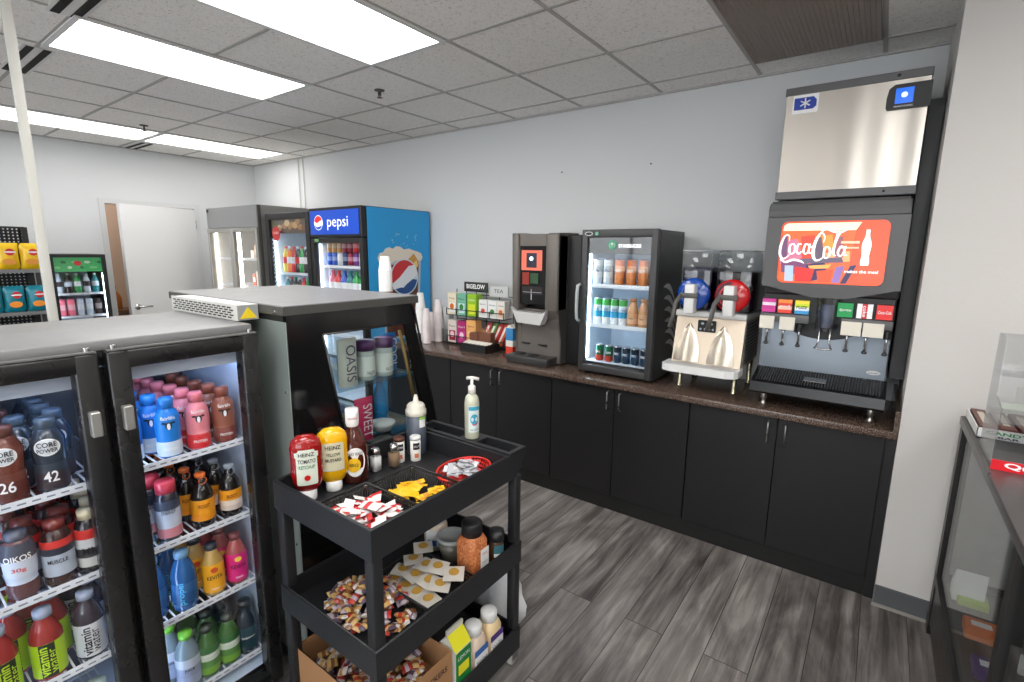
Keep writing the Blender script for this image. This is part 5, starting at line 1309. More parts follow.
v1.put((RF, -3.395, z3), .5, 'red flavoured water with lime label at the left picture edge', GL3)
v1.put((RF, -3.3, z3), 0, 'red flavoured water with lime and black label, middle of the third left shelf', GL3)
v2.put((RF, -3.205, z3), 0, 'dark flavoured water with white label at the right of the third left shelf', GL3)
v1.put((RF - .09, -3.36, z3), 0, 'red flavoured water in the second row of the third left shelf, left', GL3)
v1.put((RF - .09, -3.27, z3), 0, 'red flavoured water in the second row of the third left shelf, right', GL3)
v2.put((RF - .09, -3.18, z3), 0, 'dark flavoured water in the second row of the third left shelf', GL3)
# fourth shelf left
z4 = ZS[3] + .0005
gt = bottle('green_tea_bottle', [(0, 0), (.033, 0), (.036, .006), (.036, .12), (.03, .15), (.02, .17), (.02, .18), (0, .18)], M_('gt_body', (160, 196, 180), .15), [(0, .178), (.024, .178), (.024, .2), (0, .202)], M_('gt_cap', (196, 214, 206)), (.03, .12), [(214, 220, 226), (190, 200, 214)], face=FA, words=[('tea', .08, .03, .018, INK, False)])
for i, (dx, y, s) in enumerate(((0, -3.3, 'middle'), (0, -3.21, 'right'), (0, -3.39, 'left'))):
    gt.put((RF + dx, y, z4), 0, 'pale-capped bottle on the lowest left shelf, ' + s, 'bottles on the lowest left shelf')
# second shelf right: energy drinks and dark bottles
en = bottle('energy_drink', [(0, 0), (.031, 0), (.035, .006), (.035, .03), (.033, .045), (.035, .06), (.035, .135), (.031, .155), (.026, .162), (0, .162)], M_('en_body', (40, 40, 52), .15), [(0, .16), (.029, .16), (.029, .196), (.026, .2), (0, .2)], M_('en_cap', (214, 70, 90)), (.012, .138), [(206, 130, 140), (196, 206, 222), (190, 202, 222), (60, 70, 90)], face=FA, words=[('ENERGY', .1, .04, .012, INK, False)])
GR2 = 'drinks on the second shelf, right door'
en.put((RF, -2.972, z2), 0, 'bottle with a pink-red wide cap and pale label, second right shelf', GR2)
en.put((RF - .08, -2.99, z2), 0, 'pink-red capped bottle behind the front one on the second right shelf', GR2)
e2 = bottle('iced_coffee_bottle', [(0, 0), (.028, 0), (.033, .01), (.033, .1), (.024, .135), (.016, .16), (0, .16)], M_('ic_body', (44, 52, 66), .15), [(0, .155), (.02, .155), (.02, .176), (0, .178)], M_('ic_cap', (216, 208, 184)), (.02, .1), [(206, 206, 210), (60, 80, 110), (160, 176, 200)], face=FA, words=[('latte', .06, .03, .014, WINK, False)])
e2.put((RF, -3.055, z2), 0, 'cream-capped coffee bottle at the left edge of the second right shelf', GR2)
bp_ = [(0, 0), (.031, 0), (.036, .006), (.036, .1), (.031, .125), (.02, .145), (.0135, .155), (.0135, .18), (0, .18)]
def stub(cap, lc, nm, wc=INK):
    def ring(t, lab, rad, face):
        n = 14
        MB().tube([(.0145 + .004, .0 + .012 * math.cos(2 * PI * i / n), .163 + .012 * math.sin(2 * PI * i / n)) for i in range(n)], .0014, 5, True).build('pull_ring', M_('ring_%d' % cap[0], cap), t)
    return bottle(nm, bp_, M_('dark_bottle', (26, 20, 20), .1), [(0, .172), (.016, .172), (.017, .183), (.012, .187), (0, .187)], M_('scap_%d_%d_%d' % cap, cap), (.025, .1), lc, face=FA, words=[('ROOT', .078, .034, .013, wc, False)], extra=ring, full=True)
s1 = stub((224, 110, 40), [(236, 150, 30), (240, 160, 30), (240, 160, 30)], 'stubby_bottle', mat('brown_ink', (120, 40, 20), .5))
s2 = stub((150, 160, 170), [(216, 200, 190), (236, 220, 206), (240, 160, 30), (240, 160, 30)], 'stubby_bottle', mat('brown_ink', (120, 40, 20), .5))
s1.put((RF, -2.868, z2), 0, 'dark stubby bottle with orange pull cap and orange label, front row', GR2)
s2.put((RF, -2.776, z2), 0, 'dark stubby bottle with grey cap and orange-white label, front row', GR2)
s1.put((RF - .085, -2.885, z2), 0, 'dark stubby bottle with orange cap in the second row', GR2)
s2.put((RF - .085, -2.79, z2), 0, 'dark stubby bottle with grey cap in the second row', GR2)
s2.put((RF - .17, -2.81, z2), 0, 'dark stubby bottle with grey cap, third row deep in the cooler', GR2)
# third shelf right
GR3 = 'drinks on the third shelf, right door'
w1 = bottle('sports_water', vp, M_('blue_water', (30, 90, 150), .1), vc, M_('vw_cap2', (120, 170, 210)), (.03, .1), [(26, 84, 140), (30, 96, 156)], face=FA)
lab = [c for c in w1.root.children if c.name.startswith('label')][0]
text_cyl('propel', (0, 0, 0), .0386, FA - .3, .065, .08, .024, mat('cyan_ink', (90, 190, 240), .5), lab, True, bold=.02)
w1.put((RF, -2.95, z3), 0, 'clear blue water bottle with pale blue cap on the third right shelf', GR3)
w1.put((RF - .03, -3.03, z3), 0, 'blue water bottle partly behind the door frame on the third right shelf', GR3)
w1.put((RF - .09, -2.96, z3), 0, 'blue water bottle in the second row of the third right shelf', GR3)
kv = [(0, 0), (.03, 0), (.035, .006), (.036, .1), (.033, .125), (.02, .155), (.017, .17), (0, .17)]
kc = [(0, .166), (.0195, .166), (.0195, .186), (0, .188)]
def kev(body, c, cap, nm, acc):
    def fruit(t, lab, rad, face):
        R = rad(.1) + .0013; q = MB().use(mat('acc_%d_%d_%d' % acc, acc, .4))
        q.add([(R * math.cos(face + u / R), R * math.sin(face + u / R), .1 + w) for u, w in ellipse(.012, .01, 10)], [list(range(10))]); q.build('fruit_picture', None, lab)
    return bottle('kombucha_bottle', kv, M_('kev_%d_%d_%d' % body, body, .12), kc, M_('kcap_%d_%d_%d' % cap, cap), (.015, .118), [c, c], face=FA, words=[('KEVITA', .072, .05, .015, INK, False), ('tonic', .03, .025, .008, WINK, False)], extra=fruit)
k_o = kev((196, 160, 90), (248, 176, 30), (50, 56, 66), 'orange', (220, 80, 50)); k_p = kev((170, 84, 84), (224, 40, 130), (120, 62, 66), 'pink', (240, 206, 70))
k_o.put((RF, -2.858, z3), 0, 'amber bottle with bright orange label on the third right shelf', GR3)
k_p.put((RF, -2.777, z3), 0, 'pinkish bottle with magenta label on the third right shelf', GR3)
k_o.put((RF - .085, -2.88, z3), 0, 'amber bottle in the second row of the third right shelf', GR3)
k_p.put((RF - .085, -2.795, z3), 0, 'pinkish bottle in the second row of the third right shelf', GR3)
# fourth shelf right
GR4 = 'drinks on the lowest right shelf'
GC = M_('lime_cap', (120, 206, 60))
g1 = bottle('juice_bottle', vp, M_('gr_body', (120, 140, 150), .12), vc, GC, (.02, .12), [(160, 172, 196), (150, 160, 186), (190, 200, 214)], face=FA, words=[('juice', .08, .03, .016, INK, False)])
g1.put((RF, -2.965, z4), 0, 'pale bottle with lime green cap on the lowest right shelf', GR4)
g1.put((RF - .08, -2.99, z4), 0, 'lime-capped bottle behind the front one on the lowest right shelf', GR4)
g2 = bottle('juice_bottle', kv, M_('gr2', (70, 110, 60), .12), kc, M_('kcapg', (60, 70, 60)), (.015, .12), [(120, 170, 60), (90, 140, 70), (206, 220, 200), (60, 110, 60)], face=FA, words=[('GREEN', .09, .036, .012, WINK, False)])
g2.put((RF, -2.9, z4), 0, 'leafy green printed bottle, left of the two on the lowest right shelf', GR4)
g2.put((RF, -2.83, z4), 0, 'leafy green printed bottle, right of the two on the lowest right shelf', GR4)
g2.put((RF - .08, -2.87, z4), 0, 'green printed bottle in the second row of the lowest right shelf', GR4)
g3 = bottle('sports_bottle', vp, M_('dk2', (34, 46, 56), .12), vc, M_('dkcap', (40, 44, 50)), (.02, .11), [(30, 60, 70), (40, 70, 80)], face=FA, words=[('bodyarmor', .07, .046, .011, WINK, False)], extra=lambda t, lab, rad, face: MB().lathe([(.033, .138), (.026, .156)], (0, 0, 0), 20).build('green_ring', GC, t))
g3.put((RF, -2.765, z4), 0, 'dark bottle with a green neck ring on the lowest right shelf', GR4)

# the rows further back on the shelves
for rn, dx in (('third', .175), ('fourth', .26), ('fifth', .345)):
    for K, y, z_, nm in ((c42, -3.21, zt_, 'dark protein shake'), (c26, -3.3, zt_, 'brown protein shake'), (c26, -3.39, zt_, 'brown protein shake, left side'), (mm_, -3.23, z2, 'brown-capped shake'), (m2, -3.15, z2, 'cream-capped shake'), (mm_, -3.32, z2, 'brown-capped shake, left side'),
                      (v1, -3.3, z3, 'red flavoured water'), (v2, -3.2, z3, 'dark flavoured water')):
        K.put((RF - dx, y, z_), 0, nm + ', ' + rn + ' row behind the left cooler door', 'drinks deep behind the left cooler door')
    for K, y, z_, nm in ((KM['blue'], -2.99, zt_, 'blue milk bottle'), (en, -3.0, z2, 'pink-capped energy drink'), (s1, -2.9, z2, 'orange-capped stubby bottle'), (s2, -2.82, z2, 'grey-capped stubby bottle'),
                      (w1, -2.98, z3, 'blue water bottle'), (k_o, -2.9, z3, 'amber bottle'), (k_p, -2.815, z3, 'pinkish bottle'), (g1, -3.0, z4, 'lime-capped bottle'), (g2, -2.9, z4, 'leafy green bottle'), (g3, -2.8, z4, 'dark green-ringed bottle')):
        if dx < .2 and K is s2: continue
        K.put((RF - dx, y, z_), 0, nm + ', ' + rn + ' row behind the right cooler door', 'drinks deep behind the right cooler door')
    if dx > .2:
        KM['pink'].put((RF - dx - .06, -2.89, zt_), 0, 'pink milk bottle beyond the ' + rn + ' row', 'drinks deep behind the right cooler door')
        KM['brown'].put((RF - dx - .0, -2.80, zt_), 0, 'brown milk bottle in the ' + rn + ' row', 'drinks deep behind the right cooler door')
# ------------------------------------------------------------------ refrigerated self-service case behind it
t = thing('merchandiser_case', 'black open-front refrigerated case with slanted glass side and grey top', 'display case', (-.78, -2.2, 0))
AX0, AX1, AZ = -1.26, -.324, 1.515
AYB = -2.6
GV = mat('galvanised_steel', (172, 184, 180), .42, .5, bump=(9, .05))
prof_o = [(AYB, .08), (-1.74, .08), (-1.74, .55), (-1.80, .62), (-2.03, AZ - .03), (AYB, AZ - .03)]
# end panels: right one has a window opening
GLOSSB = mat('gloss_black_acrylic', (20, 20, 21), .12, spec=.6)
W = [(-2.37, .88), (-1.93, .88), (-2.055, 1.395), (-2.462, 1.395)]   # y,z
def quadx(x0, x1, pts):
    ep.prism(pts, 'x', x0, x1)
for x0, x1 in ((AX1 - .02, AX1), (AX0, AX0 + .02)):
    ep = MB()
    quadx(x0, x1, [(AYB, .08), (-1.74, .08), (-1.74, .55), (-1.80, .62), (W[1][0] + .062, .88), (AYB, .88)])
    quadx(x0, x1, [(AYB, .88), W[0], W[3], (AYB, 1.395)])
    quadx(x0, x1, [W[1], (W[1][0] + .062, .88), (W[2][0] + .055, 1.395), W[2]])
    quadx(x0, x1, [(AYB, 1.395), (W[2][0] + .055, 1.395), (-2.03, AZ - .03), (AYB, AZ - .03)])
    ep.build('end_panel', GLOSSB, t)
for x0 in (AX1 - .012, AX0 + .008):
    MB().prism(W, 'x', x0, x0 + .004).build('side_window', glass('case_glass', (235, 242, 242), .07), t)
wfm = MB()
for a, b_ in ((W[0], W[3]), (W[3], W[2]), (W[1], W[0])):
    wfm.tube([(AX1 + .004, a[0], a[1]), (AX1 + .004, b_[0], b_[1])], .0045, 4)
wfm.build('window_frame', mat('frame_dark_chrome', (70, 70, 70), .25, .8), t)
wl = MB().tube([(AX1 - .03, -1.955, .9), (AX1 - .03, -2.062, 1.36)], .008, 6).build('gold_gasket', mat('brass_strip', (150, 122, 70), .4, .5), t)
fe = MB().prism([(-1.875, .88), (-1.868, .88), (-2.0, 1.45), (-2.007, 1.45)], 'x', AX1, AX1 + .006)
fe.prism([(-1.99, 1.40), (-2.0, 1.45), (-2.03, AZ - .03), (-2.02, AZ - .03)], 'x', AX1 - .02, AX1)
fe.build('front_edge_trim', BLACKM, t)
RB(AX0 - .012, AX1 + .012, AYB - .015, -1.99, AZ - .034, AZ, r=.002, seg=1).build('top_panel', TOPM, t)
MB().box(AX0 - .013, AX1 + .014, AYB - .017, -1.988, AZ - .034, AZ - .004).build('top_edge_band', mat('edge_band', (72, 72, 70), .45), t)
sc_ = MB()
for x in (-.36, -.52, -.68, -.9, -1.1): sc_.cyl((x, AYB - .021, AZ - .022), .006, .004, 'y', 8)
for z in (1.2, .9, .6): sc_.cyl((-.345, AYB - .008, z), .005, .004, 'y', 8)
sc_.build('screw', CHROME, t)
MB().box(AX0, AX1 - .001, AYB - .004, AYB, .08, AZ - .06).build('back_panel', GV, t)
MB().box(AX0 + .02, AX1 - .02, AYB, AYB + .06, .3, AZ - .04).box(AX0 + .02, AX1 - .02, AYB + .06, -2.03, AZ - .12, AZ - .034).box(AX0 + .02, AX1 - .02, AYB + .06, -1.76, .08, .5).box(AX0 + .02, AX1 - .02, AYB + .06, -1.79, .5, .56).build('inner_body', mat('case_interior', (44, 46, 48), .4), t)
MB().prism([(-1.74, .5), (-1.735, .5), (-1.775, .75), (-1.78, .75)], 'x', AX0 + .02, AX1 - .02).build('front_guard', GLASS, t)
vb = MB().box(-1.03, -.475, -2.69, -2.618, 1.458, 1.512)
vb.build('vent_box', mat('vent_white', (206, 206, 200), .4), t)
vf = MB()
vf.box(-1.03, -.475, -2.694, -2.69, 1.457, 1.514)
vf = vf.build('vent_face', mat('vent_white', (206, 206, 200)), t)
vs_ = MB()
for j in range(5):
    for i in range(13): vs_.box(-1.01 + i * .039 + (j % 2) * .016, -.985 + i * .039 + (j % 2) * .016, -2.696, -2.694, 1.464 + j * .0088, 1.4685 + j * .0088)
vs_.build('vent_slots', mat('slot_black', (30, 30, 30), .7), vf)
MB().box(-.475, -.472, -2.692, -2.62, 1.458, 1.512).build('vent_side', mat('vent_side', (150, 152, 150), .45), t)
MB().plate([(-.03, -.02), (.03, -.02), (.0, .02)], (-.4715, -2.656, 1.484), RY, UZ, .0015).build('warning_triangle', mat('warning_yellow', (236, 206, 30), .5), t)
for z, y0, y1 in ((1.155, -2.5, -1.985), (.9, -2.5, -1.925), (.66, -2.5, -1.87)):
    s_ = B(AX0 + .025, AX1 - .025, y0, y1, z - .008, z).build('glass_shelf', glass('shelf_glass', (200, 222, 222), .12), t)
    B(AX0 + .025, AX1 - .025, y1 - .006, y1, z - .012, z + .002).build('shelf_edge', mat('edge_teal', (70, 96, 98), .3), s_)
CL = mat('case_led', (255, 255, 255), .5, emit=(235, 240, 255), es=LED * .5)
MB().box(AX0 + .05, AX1 - .05, -2.1, -2.08, AZ - .13, AZ - .121).build('light_strip', CL, t)
def jar(x, y, z, label):
    t = thing('snack_jar', label, 'jar', (x, y, z), 'purple lidded jars in the slanted case')
    MB().lathe([(0, 0), (.036, 0), (.04, .008), (.04, .12), (.035, .135), (0, .135)], (x, y, z)).build('body', mat('jar_grey', (176, 186, 182), .25), t)
    l = MB().lathe([(.0408, .02), (.0408, .105)], (x, y, z)).build('label', mat('jar_label', (214, 220, 214), .5), t)
    text_cyl('NUTS', (x, y), .0412, 0, z + .035, .04, .016, INK, l)
    MB().lathe([(.038, .13), (.042, .13), (.042, .172), (0, .174)], (x, y, z)).build('lid', mat('purple_lid', (88, 44, 100), .4), t)
jar(-.42, -2.2, 1.156, 'clear jar with purple lid, left of the two behind the slanted glass')
jar(-.42, -2.1, 1.156, 'clear jar with purple lid, right of the two behind the slanted glass')
def pouch(x, y, z, w, h, m, label, nm, word, ink, vert, cat='pouch'):
    t = thing(nm, label, cat, (x, y, z)); n = 6; vs = []
    for s in (1, -1):
        for j in range(n + 1):
            for i in range(n + 1):
                u, v = -1 + 2 * i / n, j / n
                vs.append((x + s * (.002 + .022 * (1 - u * u) * math.sin(PI * min(1, v * .8 + .2))), y + u * w / 2, z + v * h))
    k = (n + 1) ** 2
    fs = [(o + j * (n + 1) + i, o + j * (n + 1) + i + 1, o + (j + 1) * (n + 1) + i + 1, o + (j + 1) * (n + 1) + i) for o in (0, k) for j in range(n) for i in range(n)]
    b = MB().add(vs, fs, True).build('bag', m, t)
    if vert: text(word, (x + .026, y, z + h * .5), (0, 0, -1), (0, 1, 0), h * .75, w * .5, ink, b)
    else: text(word, (x + .026, y, z + h * .5), RY, UZ, w * .6, h * .15, ink, b)
pouch(-.38, -2.32, 1.156, .09, .2, mat('pouch_white', (196, 200, 190), .4), 'white pouch with dark vertical lettering behind the slanted glass', 'snack_pouch', 'OASIS', mat('purple_ink', (60, 44, 80), .5), True)
pouch(-.38, -2.25, .901, .09, .19, mat('pouch_pink', (196, 40, 90), .35), 'bright pink pouch on the lower glass shelf of the slanted case', 'snack_pouch', 'SWEET', WINK, True)
t2 = thing('water_bottle', 'tall blue bottle standing behind the slanted glass of the case', 'bottle', (-.52, -2.05, .901))
MB().lathe([(0, 0), (.026, 0), (.03, .01), (.03, .13), (.016, .18), (.014, .2), (0, .2)], (-.52, -2.05, .901)).build('body', mat('bottle_blue', (40, 140, 206), .2), t2)
MB().lathe([(.018, .195), (.018, .22), (0, .22)], (-.52, -2.05, .901)).build('cap', mat('bottle_cap_blue', (30, 100, 170), .4), t2)
pouch(-.46, -2.03, 1.156, .07, .18, mat('pouch_blue', (30, 120, 196), .35), 'blue pouch at the right end of the upper glass shelf in the case', 'snack_pouch', 'COOL', WINK, True)
t2 = thing('food_bowl', 'white lidded bowl on the lower glass shelf of the slanted case', 'bowl', (-.42, -2.12, .901))
MB().lathe([(0, 0), (.035, 0), (.055, .03), (.055, .035), (0, .035)], (-.42, -2.12, .901)).build('body', WHITE, t2)
MB().lathe([(.057, .033), (.057, .038), (.03, .048), (0, .05)], (-.42, -2.12, .901)).build('lid', mat('lid_frost', (206, 210, 210), .3), t2)
# ------------------------------------------------------------------ utility cart
t = thing('utility_cart', 'black three-tier plastic utility cart in the middle foreground', 'cart', (.03, -2.38, 0))
CB = mat('cart_plastic', (34, 35, 38), .48, bump=(90, .08))
UX0, UX1, UY0, UY1 = -.222, .287, -2.742, -2.015
def tray(z_floor, z_rim, lip, name, y1=UY1):
    b = MB(); w = .008
    b.box(UX0, UX1, UY0, UY0 + w, z_floor - lip, z_rim).box(UX0, UX1, y1 - w, y1, z_floor - lip, z_rim).box(UX0, UX0 + w, UY0 + w, y1 - w, z_floor - lip, z_rim).box(UX1 - w, UX1, UY0 + w, y1 - w, z_floor - lip, z_rim)
    b.box(UX0 + w, UX1 - w, UY0 + w, y1 - w, z_floor - .008, z_floor)
    o = b.build(name, CB, t)
    r = MB(); q = .0055
    r.tube([(UX0 + q, UY0 + q, z_rim), (UX1 - q, UY0 + q, z_rim), (UX1 - q, y1 - q, z_rim), (UX0 + q, y1 - q, z_rim)], q, 8, True)
    r.build('rim', CB, o)
tray(.87, .948, .02, 'top_tray', UY1 - .085)
tray(.49, .562, .02, 'middle_tray')
tray(.10, .172, .03, 'bottom_tray')
# moulded handle shelf with two recesses
h = MB(); z = .958; ya, yb = UY1 - .085, UY1 + .02
h.box(UX0 + .0005, UX1 - .0005, ya + .0005, ya + .02, .9085, z).box(UX0, UX1, yb - .018, yb, z - .03, z).box(UX0, UX0 + .02, ya + .02, yb - .018, z - .05, z).box(UX1 - .02, UX1, ya + .02, yb - .018, z - .05, z).box(-.0 + .015, .105, ya + .02, yb - .018, z - .012, z)
h.box(UX0 + .02, UX1 - .02, ya + .02, yb - .018, z - .05, z - .044)
h.prism([(ya, .85), (ya + .045, .85), (yb - .022, z - .0505), (ya, z - .0505)], 'x', UX0 + .0005, UX0 + .02).prism([(ya, .85), (ya + .045, .85), (yb - .022, z - .0505), (ya, z - .0505)], 'x', UX1 - .02, UX1 - .0005)
h.build('handle', CB, t)
for x, sx in ((UX0, 1), (UX1, -1)):
    for y, sy in ((UY0, 1), (UY1, -1)):
        y_ = y if sy > 0 else y
        b = MB(); w = .044
        x0, x1 = (x, x + w) if sx > 0 else (x - w, x)
        y0, y1 = (y_, y_ + w) if sy > 0 else (y_ - w, y_)
        for za, zb in ((.173, .47), (.563, .85)):
            b.box(x0 + .004, x1, y0 + .004, y1, za, zb) if False else b.rbox(min(x0, x1) + .003, max(x0, x1) - .003, y0 + .003, y1 - .003, za, zb, r=.005)
        b.build('leg', CB, t)
        cx_, cy_ = (x0 + x1) / 2, (y0 + y1) / 2
        k = MB().box(cx_ - .016, cx_ - .012, cy_ - .02, cy_ + .02, .03, .07).box(cx_ + .012, cx_ + .016, cy_ - .02, cy_ + .02, .03, .07).cyl((cx_, cy_, .062), .02, .01)
        k = k.build('caster', mat('caster_metal', (150, 150, 150), .3, .9), t)
        MB().lathe([(0, -.01), (.03, -.01), (.032, 0), (.03, .01), (0, .01)], (cx_, cy_, .032), 18, 'x').build('wheel', mat('wheel_grey', (196, 194, 188), .4), k)
ZT_, ZM, ZB = .8705, .4905, .1005
# --- sauces
FD = math.atan2(-.85, 1.45)   # facing the camera
def squeeze(x, y, z, body, sc, label, nm, capm, inv_cap, words, lab_shape, lc, depth=.62, hts=.215):
    t = thing(nm, label, 'sauce bottle', (x, y, z))
    pr = [(0, .03), (.026, .03), (.036, .038), (.048, .062), (.052, .1), (.050, .15), (.052, .185), (.046, .21), (.028, .226), (0, .23)]
    ca, sa = math.cos(FD), math.sin(FD)
    def tr(p):
        # flatten along the facing direction
        px, py, pz = p
        a = px * ca + py * sa; b = -px * sa + py * ca
        a *= depth
        return (x + a * ca - b * sa, y + a * sa + b * ca, z + pz)
    b = MB().lathe(pr, (0, 0, 0), 24); b.v = [Vector(tr(v)) for v in b.v]; b.build('body', body, t)
    c = MB().lathe([(0, 0), (.027, 0), (.028, .004), (.028, .034), (0, .036)], (x, y, z), 18); c.build('cap', capm, t)
    n = 20; q = MB()
    def P(u, w, lift):
        k = max(0, 1 - (u / .053) ** 2) ** .5
        a = .0525 * depth * k + lift + .0005
        return (x + a * ca - u * sa, y + a * sa + u * ca, z + w)
    q.use(lc)
    cols = 8; rows = len(lab_shape) - 1
    vs = []
    for w_, half in lab_shape:
        for i in range(cols + 1):
            u = -half + 2 * half * i / cols
            vs.append(P(u, w_, .0012))
    q.add(vs, [(j * (cols + 1) + i, j * (cols + 1) + i + 1, (j + 1) * (cols + 1) + i + 1, (j + 1) * (cols + 1) + i) for j in range(rows) for i in range(cols)], True)
    lb = q.build('label', None, t)
    for s, w_, ww, hh, m in words:
        vs0, fs, W0, H0 = glyphs(s, 1, 0, .015)
        MB().use(m).add([P(v.x * ww / W0, w_ + v.y * hh / H0, .0024) for v in vs0], fs, False).build('lettering', None, lb)
    return t, lb, P
KR = mat('ketchup_red', (150, 16, 14), .15, coat=.5)
KL = mat('ketchup_label', (216, 222, 206), .5)
sh = [(.062, .030), (.067, .033), (.158, .033), (.160, .037), (.176, .037), (.178, .028), (.186, .024)]
KG = mat('green_ink', (40, 110, 60), .5)
tt, lb, P = squeeze(-.158, -2.655, ZT_, KR, 1, 'upside-down red ketchup squeeze bottle on the cart', 'ketchup_bottle', WHITE, True,
        [('HEINZ', .169, .05, .013, INK), ('TOMATO', .146, .056, .014, INK), ('KETCHUP', .126, .05, .012, KG)], sh, KL)
q = MB().use(mat('tomato_red', (190, 24, 24), .4)); q.add([P(u, .088 + w, .0024) for u, w in ellipse(.010, .010, 12)], [list(range(12))]); q.build('tomato_picture', None, lb)
MY = mat('mustard_yellow', (236, 176, 8), .2, coat=.4)
MBR = mat('mustard_label', (206, 200, 170), .5)
tt, lb, P = squeeze(-.15, -2.56, ZT_, MY, 1, 'upside-down yellow mustard squeeze bottle on the cart', 'mustard_bottle', WHITE, True,
        [('HEINZ', .165, .052, .014, INK), ('YELLOW', .14, .048, .012, INK), ('MUSTARD', .12, .052, .012, INK)], [(.08, .036), (.176, .036), (.182, .03)], MBR)
# barbecue sauce
x, y = -.158, -2.468
t = thing('barbecue_sauce_bottle', 'dark barbecue sauce bottle with round yellow label on the cart', 'sauce bottle', (x, y, ZT_))
MB().lathe([(0, 0), (.047, 0), (.052, .007), (.052, .12), (.047, .15), (.028, .19), (.019, .21), (.019, .235), (0, .235)], (x, y, ZT_), 28).build('body', mat('bbq_brown', (74, 24, 12), .12, coat=.5), t)
q = MB().use(PAPER); R = .0523
q.add([((x + (R + .001) * math.cos(FD + u / R)), y + (R + .001) * math.sin(FD + u / R), ZT_ + .085 + w) for u, w in [(a * 1, b) for a, b in ellipse(.038, .055, 24)]] + [(x + (R + .001) * math.cos(FD), y + (R + .001) * math.sin(FD), ZT_ + .085)], [(i, (i + 1) % 24, 24) for i in range(24)])
q.use(mat('bbq_yellow', (240, 190, 40), .4)); R2 = R + .001
q.add([((x + (R2 + .001) * math.cos(FD - .1 + u / R)), y + (R2 + .001) * math.sin(FD - .1 + u / R), ZT_ + .075 + w) for u, w in ellipse(.024, .027, 20)] + [(x + (R2 + .001) * math.cos(FD - .1), y + (R2 + .001) * math.sin(FD - .1), ZT_ + .075)], [(i, (i + 1) % 20, 20) for i in range(20)])
lb = q.build('label', None, t)
text_cyl("BABY RAY'S", (x, y), R + .003, FD, ZT_ + .118, .055, .011, INK, lb)
text_cyl('BBQ', (x, y), R + .003, FD - .1, ZT_ + .075, .03, .013, INK, lb)
MB().lathe([(.0225, .225), (.0235, .225), (.0235, .272), (0, .272)], (x, y, ZT_)).build('cap', WHITE, t)
l2 = MB().lathe([(.0212, .208), (.0225, .212), (.0238, .226), (.0238, .255)], (x, y, ZT_)).build('neck_seal', PAPER, t)
text_cyl('ORIGINAL', (x, y), .0242, FD, ZT_ + .24, .036, .008, mat('red_ink2', (170, 30, 30), .5), l2)
def shaker(x, y, c, label, nm):
    t = thing(nm, label, 'shaker', (x, y, ZT_))
    MB().lathe([(0, .003), (.017, .003), (.017, .058), (0, .058)], (x, y, ZT_), 16, sq=6).build('filling', mat('fill_' + nm, c, .8, bump=(300, .5)), t)
    MB().lathe([(0, 0), (.019, 0), (.0205, .004), (.0195, .06), (.015, .072), (0, .072)], (x, y, ZT_), 16, sq=6).build('glass_body', GLASS, t)
    MB().lathe([(.0165, .068), (.018, .07), (.018, .085), (.012, .093), (0, .094)], (x, y, ZT_), 16).build('lid', CHROME, t)
shaker(-.152, -2.375, (232, 232, 230), 'glass salt shaker with chrome lid, white filling', 'salt_shaker')
shaker(-.128, -2.305, (150, 124, 96), 'glass pepper shaker with chrome lid, brown filling', 'pepper_shaker')
def tube_shaker(x, y, capc, label, nm, word):
    t = thing(nm, label, 'shaker', (x, y, ZT_))
    MB().lathe([(0, 0), (.02, 0), (.021, .003), (.021, .092), (0, .092)], (x, y, ZT_), 20).build('body', mat('card_tube', (236, 234, 228), .5), t)
    MB().lathe([(.0215, .088), (.022, .088), (.022, .1), (.018, .103), (0, .103)], (x, y, ZT_), 20).build('lid', capc, t)
    q = MB().use(INK); q.lathe([(.0216, .05), (.0216, .078)], (x, y, ZT_), 8, 'z', FD - .65, FD + .65)
    q.use(mat('spice_orange', (214, 120, 80), .5)).lathe([(.0216, .016), (.0216, .034)], (x, y, ZT_), 8, 'z', FD - .4, FD + .4)
    lb = q.build('label', None, t)
    text_cyl(word, (x, y), .0222, FD, ZT_ + .064, .022, .008, WINK, lb)
tube_shaker(-.148, -2.26, mat('brown_cap', (96, 56, 44), .4), 'white tube pepper shaker with brown-rimmed lid', 'spice_shaker', 'PEPPER')
tube_shaker(-.108, -2.21, WHITE, 'white tube salt shaker with plain white lid', 'spice_shaker', 'SALT')
# squeeze bottle with blue-grey liquid
x, y = -.165, -2.15
t = thing('squeeze_bottle', 'grey-blue squeeze bottle with white pointed nozzle on the cart', 'squeeze bottle', (x, y, ZT_))
MB().lathe([(0, 0), (.038, 0), (.041, .005), (.041, .17), (0, .172)], (x, y, ZT_), 24).build('body', mat('squeeze_body', (72, 80, 94), .3), t)
MB().lathe([(.0415, .165), (.043, .166), (.043, .187), (.038, .192), (.038, .204), (.031, .213), (.012, .222), (.006, .25), (0, .251)], (x, y, ZT_), 24).build('nozzle_cap', mat('milky_white', (220, 216, 202), .35), t)
q = MB().use(PAPER).lathe([(.0417, .118), (.0417, .152)], (x, y, ZT_), 6, 'z', FD + .1, FD + .8).use(mat('tag_green', (150, 210, 80), .5)).lathe([(.0417, .152), (.0417, .163)], (x, y, ZT_), 6, 'z', FD + .1, FD + .8)
q.build('label', None, t)
